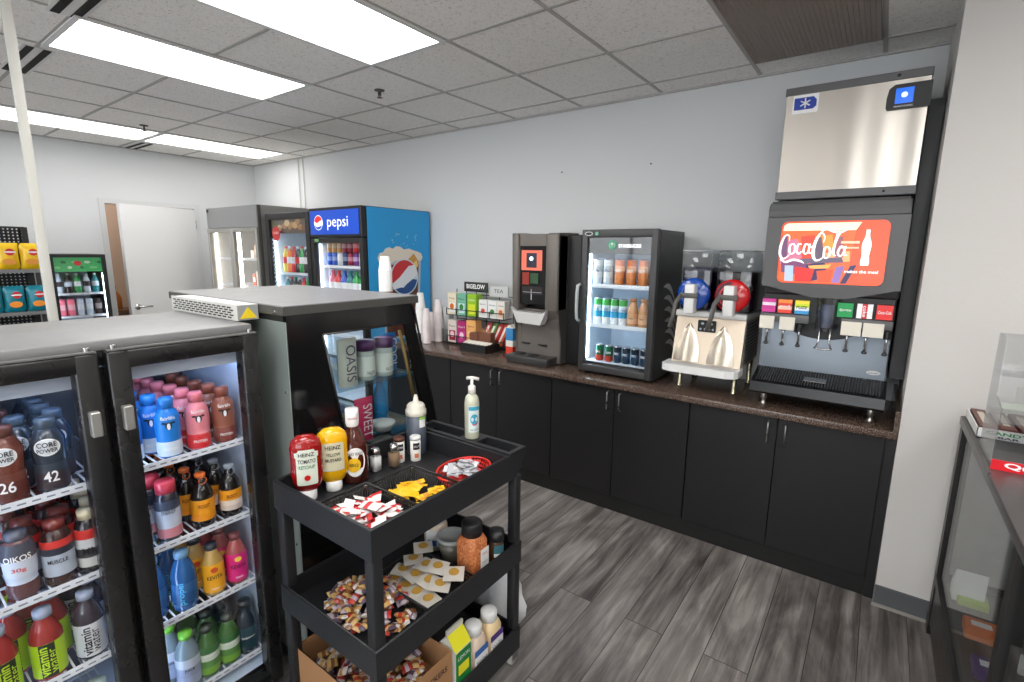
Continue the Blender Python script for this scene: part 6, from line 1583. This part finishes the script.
# sanitizer
x, y, zz = .058, -2.052, .9585
t = thing('sanitizer_bottle', 'clear hand sanitizer pump bottle standing on the cart handle', 'pump bottle', (x, y, zz))
MB().lathe([(0, .0), (.028, 0), (.0305, .004), (.0305, .15), (.026, .172), (.014, .186), (0, .187)], (x, y, zz), 24).build('body', mat('gel_clear', (196, 198, 176), .08, coat=.6), t)
MB().lathe([(0, .184), (.0155, .184), (.0155, .215), (.011, .219), (.006, .222), (.006, .245), (0, .246)], (x, y, zz), 16).tube([(x - .022, y - .004, zz + .246), (x, y, zz + .25), (x + .02, y + .02, zz + .244)], .007, 8).build('pump', mat('pump_white', (228, 226, 220), .35), t)
q = MB().use(mat('san_white', (214, 226, 224), .4)).lathe([(.0312, .03), (.0312, .14)], (x, y, zz), 10, 'z', FD - .8, FD + .8)
q.use(mat('san_blue', (60, 160, 190), .4)).lathe([(.0318, .122), (.0318, .138)], (x, y, zz), 10, 'z', FD - .75, FD + .75)
R = .0318
q.add([(x + R * math.cos(FD + u / R), y + R * math.sin(FD + u / R), zz + .085 + w) for u, w in ellipse(.017, .022, 18)] + [(x + R * math.cos(FD), y + R * math.sin(FD), zz + .085)], [(i, (i + 1) % 18, 18) for i in range(18)])
q.use(mat('san_pink', (190, 50, 90), .4)); R += .0005
q.add([(x + R * math.cos(FD + u / R), y + R * math.sin(FD + u / R), zz + .085 + w) for u, w in [(.02 * math.cos(a), .026 * math.sin(a)) for a in (4.2, 4.6, 5.0, 5.4, 5.8)] + [(.015 * math.cos(a), .02 * math.sin(a)) for a in (5.8, 5.4, 5.0, 4.6, 4.2)]], [(i, i + 1, 8 - i, 9 - i) for i in range(4)])
lb = q.build('label', None, t)
text_cyl('HAND SANITIZER', (x, y), .0322, FD, zz + .042, .036, .006, INK, lb)
# --- baskets
def basket(x0, x1, y0, y1, z, h, label, cat='basket', flare=.014, m=BLACK, nm='plastic_basket'):
    t = thing(nm, label, cat, ((x0 + x1) / 2, (y0 + y1) / 2, z))
    B(x0 + flare, x1 - flare, y0 + flare, y1 - flare, z, z + .003).build('base', m, t)
    b = MB()
    def ring(k): 
        f_ = flare * (1 - k); zz = z + .002 + h * k
        return [(x0 + f_, y0 + f_, zz), (x1 - f_, y0 + f_, zz), (x1 - f_, y1 - f_, zz), (x0 + f_, y1 - f_, zz)]
    for k, r in ((0, .003), (.22, .0022), (.75, .0026), (1, .0045)): b.tube(ring(k), r, 6, True)
    r0, r1 = ring(.0), ring(1)
    for s in range(4):
        a0, a1 = Vector(r0[s]), Vector(r0[(s + 1) % 4]); c0, c1 = Vector(r1[s]), Vector(r1[(s + 1) % 4])
        n = int((c1 - c0).length / .0115)
        for i in range(n + 1):
            u = i / n; p = a0.lerp(a1, u); q = c0.lerp(c1, u)
            b.tube([p, q], .0019, 4)
    b.build('lattice_wall', m, t)
    for cx_, cy_ in ((x0, y1),): MB().cyl((cx_ + .012, cy_ - .012, z + h * .2), .009, h * .85, seg=10, r2=.012).build('corner_post', glass('post_clear', (220, 220, 220), .2), t)
    return t
basket(.0, .272, -2.728, -2.535, ZT_, .055, 'black lattice basket of red and white packets on the cart top')
basket(.01, .268, -2.528, -2.335, ZT_, .05, 'black lattice basket of yellow packets on the cart top')
basket(-.04, .262, -2.50, -2.275, ZM, .045, 'black lattice basket of white packets on the middle tray')
rnd = random.Random(21)
def packet(nm, x, y, z, w, l, rz, tilt, cols, label, cat, grp):
    """pillow shaped paper packet with crimped ends"""
    m0 = Matrix.Translation((x, y, z)) @ Matrix.Rotation(rz, 4, 'Z') @ Matrix.Rotation(tilt[0], 4, 'X') @ Matrix.Rotation(tilt[1], 4, 'Y')
    b = MB(); n = 6
    us = [-1, -.86, -.5, 0, .5, .86, 1]; hh = [0, .0008, .0028, .0036, .0028, .0008, 0]
    for s in (1, -1):
        for i in range(6):
            c = cols[min(len(cols) - 1, int((us[i] + us[i + 1] + 2) / 4 * len(cols)))]
            b.use(c)
            vs = []
            for j, v in enumerate((-1, -.4, .4, 1)):
                hv = (0.12, 1, 1, .12)[j]
                for k in (i, i + 1): vs.append(m0 @ Vector((us[k] * l / 2, v * w / 2, s * (hh[k] * hv + .0003))))
            b.add(vs, [(0, 1, 3, 2), (2, 3, 5, 4), (4, 5, 7, 6)], True)
    o = b.build(nm, None)
    o.data.transform(Matrix.Translation((-x, -y, -z))); o.location = (x, y, z)
    return tag(o, label, cat, grp)
PW = mat('packet_white', (226, 224, 222), .5); PR = mat('packet_red', (200, 34, 40), .45); PYL = mat('packet_yellow', (240, 186, 16), .45); PYD = mat('packet_gold', (206, 140, 20), .5)
PS = mat('packet_silver', (196, 198, 204), .35, .2)
G1 = 'red and white packets in the front black basket'
for i in range(40):
    u, v = rnd.random(), rnd.random()
    x, y = .045 + .185 * u, -2.70 + .135 * v
    packet('sauce_packet', x, y, ZT_ + .018 + .04 * (1 - abs(u - .5) * 1.1) * rnd.uniform(.5, 1), .038, .066, rnd.uniform(0, PI), (rnd.uniform(-.4, .4), rnd.uniform(-.4, .4)), [(PW, PR, PW, PW), (PR, PW, PW, PR), (PW, PW, PR, PW)][i % 3], 'small red and white paper packet in the front basket on the cart top', 'packet', G1)
G2 = 'yellow packets in the second black basket'
for i in range(22):
    u, v = rnd.random(), rnd.random()
    x, y = .06 + .15 * u, -2.495 + .13 * v
    packet('mustard_packet', x, y, ZT_ + .014 + .022 * (1 - abs(u - .5) * 1.4) * rnd.uniform(.4, 1), .026, .058, rnd.uniform(-.6, 1.2), (rnd.uniform(-.3, .3), rnd.uniform(-.3, .3)), [(PYL, PYL, PYD, PYL), (PYL, PYL, PYL)][i % 2], 'small yellow packet in the second basket on the cart top', 'packet', G2)
# red oval basket
x, y = .168, -2.225
t = thing('oval_basket', 'red oval plastic basket full of silver packets on the cart top', 'basket', (x, y, ZT_))
RBM = mat('basket_red', (206, 44, 32), .35)
b = MB(); zz = ZT_
def el(a, b_, z, n=28):
    a *= 1.15; b_ *= 1.15
    return [(x + a * math.cos(2 * PI * i / n), y + b_ * math.sin(2 * PI * i / n), z) for i in range(n)]
b.tube(el(.075, .1, zz + .043), .0042, 6, True).tube(el(.068, .093, zz + .03), .0022, 6, True).tube(el(.062, .086, zz + .017), .0022, 6, True).tube(el(.055, .078, zz + .004), .003, 6, True)
for i in range(44):
    a = 2 * PI * i / 44; b.tube([(x + .0632 * math.cos(a), y + .0897 * math.sin(a), zz + .004), (x + .0863 * math.cos(a), y + .115 * math.sin(a), zz + .043)], .0018, 4)
b.build('lattice_wall', RBM, t)
MB().prism([(x + .064 * math.cos(a), y + .09 * math.sin(a)) for a in [2 * PI * i / 28 for i in range(28)]], 'z', zz, zz + .003).build('base', RBM, t)
G3 = 'silver packets in the red basket'
for i in range(34):
    a, r = rnd.uniform(0, 2 * PI), rnd.uniform(0, .8) ** .7
    px, py = x + .056 * r * math.cos(a), y + .082 * r * math.sin(a)
    packet('sauce_packet', px, py, zz + .026 + .034 * (1 - r) + rnd.uniform(0, .014), .03, .056, rnd.uniform(0, PI), (rnd.uniform(-.5, .5), rnd.uniform(-.5, .5)), [(PS, PS, PS), (PS, PW, PS), (PS, PS, PR)][i % 3 if i > 4 else 0], 'small silvery packet in the red oval basket', 'packet', G3)
# --- middle tray
x, y = .197, -2.215
t = thing('crouton_jar', 'clear square jar of orange seasoning with black lid on the middle tray', 'jar', (x, y, ZM))
OR = bpy.data.materials.new('orange_crumbs'); OR.use_nodes = True; nt = OR.node_tree; b_ = nt.nodes['Principled BSDF']
tc = nt.nodes.new('ShaderNodeTexCoord'); vo = nt.nodes.new('ShaderNodeTexVoronoi'); vo.inputs['Scale'].default_value = 150; cr = nt.nodes.new('ShaderNodeValToRGB')
nt.links.new(tc.outputs['Object'], vo.inputs['Vector']); nt.links.new(vo.outputs['Color'], cr.inputs[0]); nt.links.new(cr.outputs[0], b_.inputs['Base Color'])
cr.color_ramp.elements[0].color = (*lin((170, 76, 30)), 1); cr.color_ramp.elements[1].color = (*lin((226, 150, 96)), 1); b_.inputs['Roughness'].default_value = .5
MB().lathe([(0, 0), (.043, 0), (.047, .006), (.047, .14), (.036, .162), (.03, .17), (0, .17)], (x, y, ZM), 28, sq=5).build('body', OR, t)
MB().lathe([(.035, .165), (.04, .167), (.04, .212), (.036, .218), (0, .218)], (x, y, ZM), 24).build('lid', BLACK, t)
q = MB().plate([(-.005, .02), (.042, .02), (.042, .115), (-.005, .115)], (x + .0475, y, ZM), RY, UZ, .001); lb = q.build('label', PAPER, t)
text('SPICE', (x + .0485, y + .018, ZM + .095), RY, UZ, .028, .01, mat('red_ink2', (170, 30, 30)), lb)
text('seasoning', (x + .0485, y + .018, ZM + .06), RY, UZ, .03, .008, INK, lb)
x, y = .235, -2.112
t = thing('spice_jar', 'dark lidded spice jar behind the orange jar on the middle tray', 'jar', (x, y, ZM))
MB().lathe([(0, 0), (.026, 0), (.029, .005), (.029, .1), (.024, .11), (0, .11)], (x, y, ZM), 20).build('body', mat('spice_brown', (84, 60, 44), .2), t)
MB().lathe([(.027, .105), (.03, .107), (.03, .145), (0, .148)], (x, y, ZM), 20).build('lid', mat('lid_dark', (36, 36, 38), .4), t)
q = MB().use(mat('label_teal', (60, 110, 120), .5)).lathe([(.0297, .06), (.0297, .095)], (x, y, ZM), 8, 'z', FD - .7, FD + .9).use(PAPER).lathe([(.0297, .045), (.0297, .06)], (x, y, ZM), 8, 'z', FD - .7, FD + .9)
q.build('label', None, t)
x, y = .075, -2.195
t = thing('deli_tub', 'translucent round tub with pale lid on the middle tray', 'tub', (x, y, ZM))
MB().lathe([(0, 0), (.046, 0), (.055, .1), (0, .1)], (x, y, ZM), 24).build('body', mat('tub_grey', (110, 106, 96), .25), t)
MB().lathe([(.055, .092), (.061, .093), (.061, .105), (.053, .106), (.051, .103), (0, .103)], (x, y, ZM), 24).build('lid', mat('tub_lid', (176, 180, 178), .3), t)
x, y = -.045, -2.165
t = thing('dressing_jar', 'white jar with blue label behind the tub on the middle tray', 'jar', (x, y, ZM))
MB().lathe([(0, 0), (.044, 0), (.048, .006), (.048, .1), (.038, .115), (0, .115)], (x, y, ZM), 24).build('body', mat('cream_fill', (216, 200, 176), .2), t)
q = MB().use(PAPER).lathe([(.0487, .02), (.0487, .092)], (x, y, ZM), 14, 'z', FD - 1.2, FD + 1.2).use(mat('label_blue', (30, 80, 160), .5)).lathe([(.0492, .025), (.0492, .05)], (x, y, ZM), 14, 'z', FD - 1.0, FD - .2).lathe([(.0492, .03), (.0492, .045)], (x, y, ZM), 14, 'z', FD + .5, FD + 1.0)
q.build('label', None, t)
MB().lathe([(.039, .11), (.041, .112), (.041, .135), (0, .137)], (x, y, ZM), 24).build('lid', mat('jar_lid_white', (206, 206, 204), .4), t)
# white tea/sauce packets with golden round print
G4 = 'white square packets on the middle tray'
GOLD = mat('gold_print', (206, 160, 70), .5); PWB = mat('packet_offwhite', (222, 216, 206), .5)
for i in range(13):
    px = .005 + .066 * (i % 4) + rnd.uniform(-.012, .012); py = -2.44 + .05 * (i // 4) + rnd.uniform(-.01, .01)
    pz = ZM + .014 + .005 * i
    rz = rnd.uniform(-.5, .9)
    t = thing('condiment_packet', 'white square packet with a golden round print on the middle tray', 'packet', (0, 0, 0), G4)
    b = MB(); n = 5; w = .074
    vs = []
    for s in (1, -1):
        for j in range(n + 1):
            for k in range(n + 1):
                u, v = -1 + 2 * k / n, -1 + 2 * j / n
                vs.append((u * w / 2, v * w / 2, s * (.0004 + .0045 * (1 - u * u) * (1 - v * v))))
    kk = (n + 1) ** 2
    b.add(vs, [(o + j * (n + 1) + k, o + j * (n + 1) + k + 1, o + (j + 1) * (n + 1) + k + 1, o + (j + 1) * (n + 1) + k) for o in (0, kk) for j in range(n) for k in range(n)], True).build('wrapper', PWB, t)
    MB().plate(ellipse(.019, .019, 14), (0, .004, .0052), (1, 0, 0), (0, 1, 0), .0004).build('print', GOLD, t)
    t.location = (px, py, pz); t.rotation_euler = (rnd.uniform(-.12, .12), rnd.uniform(-.12, .12), rz)
# wrapped treats
WR = [mat('wrap_%d' % i, c, .3, coat=.3) for i, c in enumerate(((214, 164, 96), (196, 60, 50), (190, 176, 186), (110, 90, 110), (226, 190, 120), (150, 96, 60), (230, 224, 220)))]
def treat_kind(i):
    b = MB(); n = 6
    for s in (1, -1):
        for a in range(n):
            b.use(WR[(i + a // 2) % 7 if a in (2, 3) else i])
            u0, u1 = -1 + 2 * a / n, -1 + 2 * (a + 1) / n
            vs = []
            for j in range(n + 1):
                v = -1 + 2 * j / n
                for u in (u0, u1): vs.append((u * .019, v * .015, s * (.0004 + .008 * math.sqrt(max(0, (1 - u * u) * (1 - v * v))))))
            b.add(vs, [(2 * j, 2 * j + 1, 2 * j + 3, 2 * j + 2) for j in range(n)], True)
    o = b.build('wrapped_treat', None)
    tag(o, 'x', 'candy'); return Kind(o)
TK = [treat_kind(i) for i in range(7)]
def pile(n, cx_, cy_, ax, ay, z, top, label, grp, rnd, pts=None):
    for i in range(n):
        if pts is None:
            a, r = rnd.uniform(0, 2 * PI), rnd.random() ** .55
            px, py = cx_ + ax * r * math.cos(a), cy_ + ay * r * math.sin(a); hgt = (1 - r ** 2) * top
        else:
            px, py = cx_ + ax * rnd.uniform(-1, 1), cy_ + ay * rnd.uniform(-1, 1); hgt = top * (1 - .3 * abs(px - cx_) / ax)
        TK[rnd.randrange(7)].put((px, py, z + hgt * (i / n) ** .6 + .008), 0, label, grp, rot=(rnd.uniform(-.5, .5), rnd.uniform(-.5, .5), rnd.uniform(0, PI)))
rnd = random.Random(4)
pile(150, .035, -2.565, .165, .125, ZM, .075, 'small wrapped treat heaped at the front of the middle tray', 'wrapped treats on the middle tray', rnd)
# cardboard box with the same treats
t = thing('cardboard_box', 'open brown cardboard box of wrapped treats on the bottom tray', 'box', (.03, -2.58, ZB))
CBD = mat('cardboard', (168, 124, 84), .8, bump=(40, .1)); CBI = CBD
cx0, cx1, cy0, cy1, ch = -.2, .262, -2.72, -2.40, .215
b = MB()
b.box(cx0, cx1, cy0, cy0 + .004, ZB, ZB + ch).box(cx0, cx1, cy1 - .004, cy1, ZB, ZB + ch).box(cx0, cx0 + .004, cy0 + .004, cy1 - .004, ZB, ZB + ch).box(cx1 - .004, cx1, cy0 + .004, cy1 - .004, ZB, ZB + ch).box(cx0 + .004, cx1 - .004, cy0 + .004, cy1 - .004, ZB, ZB + .004)
o = b.build('box_body', CBD, t)
fl = MB().prism([(cy0 + .0, ZB + ch), (cy0 + .004, ZB + ch), (cy0 + .03, ZB + ch - .05), (cy0 + .026, ZB + ch - .05)], 'x', cx0 + .01, cx1 - .01)
fl.build('folded_flap', CBD, t)
text('OYSTER CRACKERS', (cx1, -2.555, ZB + .165), RY, UZ, .26, .022, mat('box_ink', (66, 44, 34), .7), o, bold=.02)
lb = MB().plate([(.0, .03), (.12, .03), (.12, .14), (.0, .14)], (-.04, cy0, ZB), R_, U_, .001).build('label', PAPER, t)
text('LOT 26', (.02, cy0 - .001, ZB + .11), R_, U_, .07, .014, INK, lb)
pile(150, .03, -2.565, .19, .125, ZB + .1, .075, 'small wrapped treat inside the cardboard box on the bottom tray', 'wrapped treats in the cardboard box', rnd, pts=1)
B(cx0 + .006, cx1 - .006, cy0 + .006, cy1 - .006, ZB + .005, ZB + .105).build('filling', mat('treat_bulk', (140, 96, 66), .6, bump=(60, .8)), t, kind='stuff')
# gable-top carton
x0, x1, y0, y1, z = .185, .272, -2.392, -2.308, ZB
t = thing('juice_carton', 'green, white and yellow gable-top carton on the bottom tray', 'carton', ((x0 + x1) / 2, (y0 + y1) / 2, z))
CGN = mat('carton_green', (30, 130, 60), .4); CYL = mat('carton_yellow', (232, 226, 40), .4); CWH = mat('carton_white', (214, 212, 204), .45)
b = MB(); b.use(CWH).box(x0, x1, y0, y1, z, z + .2); b.use(CGN).box(x1, x1 + .0012, y0 + .002, y1 - .002, z, z + .195)
b.build('body', None, t)
g = MB(); ym = (y0 + y1) / 2; zt2 = z + .2; xm2 = (x0 + x1) / 2
g.use(CYL).add([(x1, y0, zt2), (x1, y1, zt2), (xm2 + .004, y1, zt2 + .05), (xm2 + .004, y0, zt2 + .05)], [(0, 1, 2, 3)])
g.use(CWH).add([(x0, y0, zt2), (x0, y1, zt2), (xm2 - .004, y1, zt2 + .05), (xm2 - .004, y0, zt2 + .05)], [(0, 1, 2, 3)])
g.add([(x0, y0, zt2), (x1, y0, zt2), (xm2, y0 + .02, zt2 + .05)], [(0, 1, 2)]).add([(x0, y1, zt2), (x1, y1, zt2), (xm2, y1 - .02, zt2 + .05)], [(0, 1, 2)])
g.box(xm2 - .004, xm2 + .004, y0, y1, zt2 + .05, zt2 + .07)
g.build('gable_top', None, t)
lb = MB().use(CYL).plate([(.014, .1), (.07, .1), (.07, .14), (.014, .14)], (x1 + .0013, y0, z), RY, UZ, .001).use(WINK).plate(ellipse(.015, .015, 12, .05, .05), (x1 + .0013, y0, z), RY, UZ, .001).build('label', None, t)
text('LEMON', (x1 + .0013, (y0 + y1) / 2, z + .17), RY, UZ, .06, .015, WINK, lb)
for i, (y, c, c2) in enumerate(((-2.25, (60, 110, 180), 'blue'), (-2.155, (80, 50, 130), 'purple'))):
    x = .232
    t = thing('creamer_bottle', 'cream bottle with white cap and %s label band on the bottom tray' % c2, 'bottle', (x, y, ZB), 'creamer bottles on the bottom tray')
    MB().lathe([(0, 0), (.038, 0), (.042, .006), (.042, .145), (.036, .165), (.026, .175), (0, .175)], (x, y, ZB), 24, sq=4).build('body', mat('creamer_%d' % i, ((222, 200, 180), (232, 206, 160))[i], .35), t)
    MB().lathe([(.028, .17), (.033, .172), (.033, .208), (.028, .213), (0, .213)], (x, y, ZB), 20).build('cap', WHITE, t)
    q = MB().use(mat('band_' + c2, c, .45)).plate([(-.038, .106), (.038, .106), (.038, .132), (-.038, .132)], (x + .0425, y, ZB), RY, UZ, .001).use(PAPER).plate([(-.038, .02), (.038, .02), (.038, .106), (-.038, .106)], (x + .0425, y, ZB), RY, UZ, .001)
    lb = q.build('label', None, t)
    text(('hazelnut', 'vanilla')[i], (x + .0435, y, ZB + .08), RY, UZ, .06, .017, INK, lb)
# plastic bag hanging off the back of the cart
rnd = random.Random(8)
b = MB(); n = 18; rows = 12; vs = []
for j in range(rows + 1):
    k = j / rows
    for i in range(n):
        a = 2 * PI * i / n
        r = (.03 + .085 * math.sin(PI * min(1, k * 1.05) ** .8)) * (1 + .14 * math.sin(5 * a + 3 * k) + .05 * rnd.uniform(-1, 1))
        vs.append((.12 + 1.1 * r * math.cos(a), -1.93 + .75 * r * math.sin(a), .05 + .30 * k))
fs = [(j * n + i, j * n + (i + 1) % n, (j + 1) * n + (i + 1) % n, (j + 1) * n + i) for j in range(rows) for i in range(n)] + [list(range(n))]
b.add(vs, fs, True)
b.tube([(.1, -1.93, .34), (.08, -1.97, .42), (.06, -2.005, .5), (.06, -2.005, .57)], .006, 6)
solo(b, 'plastic_bag', mat('bag_white', (226, 228, 230), .35, bump=(30, .5)), 'crumpled white plastic bag hanging on the far side of the cart', 'plastic bag', (.12, -1.93, .05))

# ------------------------------------------------------------------ glass display case at right
t = thing('glass_display_case', 'black-framed glass display case at the right edge of the picture', 'display case', (2.0, -1.7, 0))
HX0, HX1, HY0, HY1, HZ = 1.69, 2.35, -3.0, -.70, 1.03
FBL = mat('case_frame_black', (34, 32, 32), .4)
RB(HX0 - .006, HX1, HY0, HY1 + .006, HZ - .035, HZ, r=.003).build('top_board', mat('case_top', (70, 66, 66), .3), t)
for x, y in ((HX0, HY1 - .04), (HX0, -1.86), (HX0, HY0), (HX1 - .04, HY1 - .04), (HX1 - .04, HY0)):
    B(x, x + .04, y - .012, y + .04, .0, HZ - .035).build('post', FBL, t)
MB().box(HX0 + .036, HX0 + .038, HY1 - .022, HY1 - .018, .3, HZ - .04).build('gold_strip', mat('brass_strip', (150, 122, 70)), t)
MB().box(HX0, HX0 + .03, HY0 + .04, -1.86, .25, .29).box(HX0, HX0 + .03, -1.82, HY1 - .04, .25, .29).box(HX0 + .035, HX1 - .04, HY1 - .03, HY1, .25, .29).build('rail', FBL, t)
MB().box(HX0 + .006, HX0 + .024, HY0 + .04, HY1 - .04, .05, .25).box(HX0 + .035, HX1 - .04, HY1 - .025, HY1 - .005, .05, .25).box(HX1 - .03, HX1, HY0 + .04, HY1 - .04, .05, HZ - .04).build('base_panel', mat('case_base', (52, 47, 45), .4), t)
B(HX0 + .03, HX1 - .04, HY0 + .04, HY1 - .03, .255, .27).build('deck', mat('case_deck', (70, 64, 60), .35), t)
MB().box(HX0 + .01, HX0 + .014, -1.82, HY1 - .04, .29, HZ - .035).box(HX0 + .01, HX0 + .014, HY0 + .04, -1.86, .29, HZ - .035).box(HX0 + .035, HX1 - .04, HY1 - .02, HY1 - .016, .29, HZ - .035).build('glass_panel', glass('case_pane', (240, 244, 244), .06), t)
B(HX0 + .05, HX1 - .06, HY0 + .06, HY1 - .05, .62, .628).build('glass_shelf', glass('shelf_clear', (225, 235, 235), .08), t) if False else None
rnd = random.Random(15)
cols = ((170, 200, 40), (30, 130, 130), (226, 120, 50), (206, 206, 206), (90, 60, 120), (200, 60, 60), (60, 90, 150))
nms = ('lime green', 'teal', 'orange', 'white', 'purple', 'red', 'blue')
for i in range(7):
    x, y = 1.80 + (i % 2) * .13, -.86 - i * .115
    b = MB(); b.use(mat('pack_%d' % i, cols[i], .4)).rbox(x - .05, x + .05, y - .045, y + .045, .2705, .2705 + .03 + .008 * (i % 3), r=.004, seg=1).use(PAPER).box(x - .03, x + .03, y - .012, y + .02, .2705 + .03 + .008 * (i % 3), .2715 + .03 + .008 * (i % 3))
    solo(b, 'boxed_item', None, nms[i] + ' small box lying inside the glass display case', 'box', (x, y, .2705), 'small boxes inside the glass case')
for i in range(7):
    x, y = 1.775, -.80 - .012 * i
    solo(MB().box(x - .04, x + .06, y - .003, y, .2705, .33 + .014 * i), 'price_card', PAPER, 'white upright card standing in the far end of the glass case', 'card', (x, y, .2705), 'white cards inside the glass case')
# tray of mint bars
z = HZ + .0005
t = thing('candy_box', 'open white box of brown chocolate bars on the glass case', 'candy box', (1.80, -.82, z))
bx0, bx1, by0, by1, bh = 1.7, 1.94, -1.0, -.705, .038
b = MB().box(bx0, bx1, by0, by0 + .003, z, z + bh).box(bx0, bx1, by1 - .003, by1, z, z + bh).box(bx0, bx0 + .003, by0, by1, z, z + bh).box(bx1 - .003, bx1, by0, by1, z, z + bh).box(bx0, bx1, by0, by1, z, z + .003)
o = b.build('carton', PAPER, t)
text('CANDY', (1.785, by0, z + .025), R_, U_, .12, .013, mat('green_ink2', (30, 150, 80), .5), o, bold=.03)
text('BAR', (1.79, by0, z + .010), R_, U_, .06, .008, INK, o, bold=.03)
MB().box(bx0 + .1, bx1, by1, by1 + .003, z, z + .085).build('lid', mat('lid_greenwhite', (214, 222, 206), .5), t)
BRN = mat('bar_brown', (96, 50, 40), .4)
for i in range(4):
    x = 1.708 + i * .058
    q = MB().use(BRN).rbox(x, x + .048, by0 + .005, by1 - .008, z + .004, z + .044, r=.003, seg=1).use(mat('bar_pale', (200, 190, 176), .5)).box(x + .014, x + .034, by0 + .06, by1 - .06, z + .044, z + .045)
    solo(q, 'candy_bar', None, 'long brown candy bar in the open box, %s from the left' % rowname[i], 'candy bar', (x + .024, -.85, z + .004), 'candy bars in the open box')
# clear acrylic counter display
t = thing('acrylic_display', 'tall clear acrylic stand with a red base on the glass case', 'display stand', (1.85, -1.3, z))
ax0, ax1, ay0, ay1 = 1.694, 1.985, -1.37, -1.13
AC = glass('acrylic', (226, 228, 230), .1, .04)
b = MB().box(ax0 + .01, ax1, ay0 + .01, ay1, z, z + .03)
o = MB().box(ax0, ax1, ay0, ay0 + .004, z, z + .034).build('red_base', mat('display_red', (214, 20, 36), .35), t)
text('Quality', (1.80, ay0, z + .018), R_, U_, .15, .024, WINK, o, bold=.03)
b = MB()
b.box(ax0 + .004, ax1 - .004, ay0 + .004, ay1 - .004, z, z + .003)
for y in (ay0, ay1 - .004): b.box(ax0, ax1, y, y + .004, z + .036 if y == ay0 else z, z + (.1 if y == ay0 else .42))
b.prism([(ay0 + .004, z), (ay1 - .004, z), (ay1 - .004, z + .42), (ay0 + .12, z + .42), (ay0 + .1, z + .22), (ay0 + .004, z + .2)], 'x', ax0, ax0 + .004)
b.prism([(ay0 + .004, z), (ay1 - .004, z), (ay1 - .004, z + .42), (ay0 + .12, z + .42), (ay0 + .1, z + .22), (ay0 + .004, z + .2)], 'x', ax1 - .004, ax1)
for zz in (.15, .29): b.box(ax0 + .004, ax1 - .004, ay0 + .02 if zz < .2 else ay0 + .11, ay1 - .004, z + zz, z + zz + .004)
b.build('clear_panels', AC, t)
for i, zz in enumerate((.16, .30)):
    q = MB().use(PAPER).box(1.78, 1.9, ay0 + .13, ay0 + .15, z + zz - .006, z + zz + .06).use(INK).box(1.8, 1.88, ay0 + .1295, ay0 + .13, z + zz + .02, z + zz + .03)
    solo(q, 'info_card', None, ('lower', 'upper')[i] + ' white card inside the clear acrylic stand', 'card', (1.84, ay0 + .14, z + zz - .006))
t2 = thing('candy_box', 'small white and green candy box behind the acrylic front', 'candy box', (1.9, -1.2, z + .154))
b = MB().box(1.86, 1.98, ay0 + .03, ay0 + .07, z + .1545, z + .2).build('carton', PAPER, t2)
text('CANDY', (1.92, ay0 + .03, z + .18), R_, U_, .09, .016, mat('green_ink2', (30, 150, 80)), b, bold=.03)
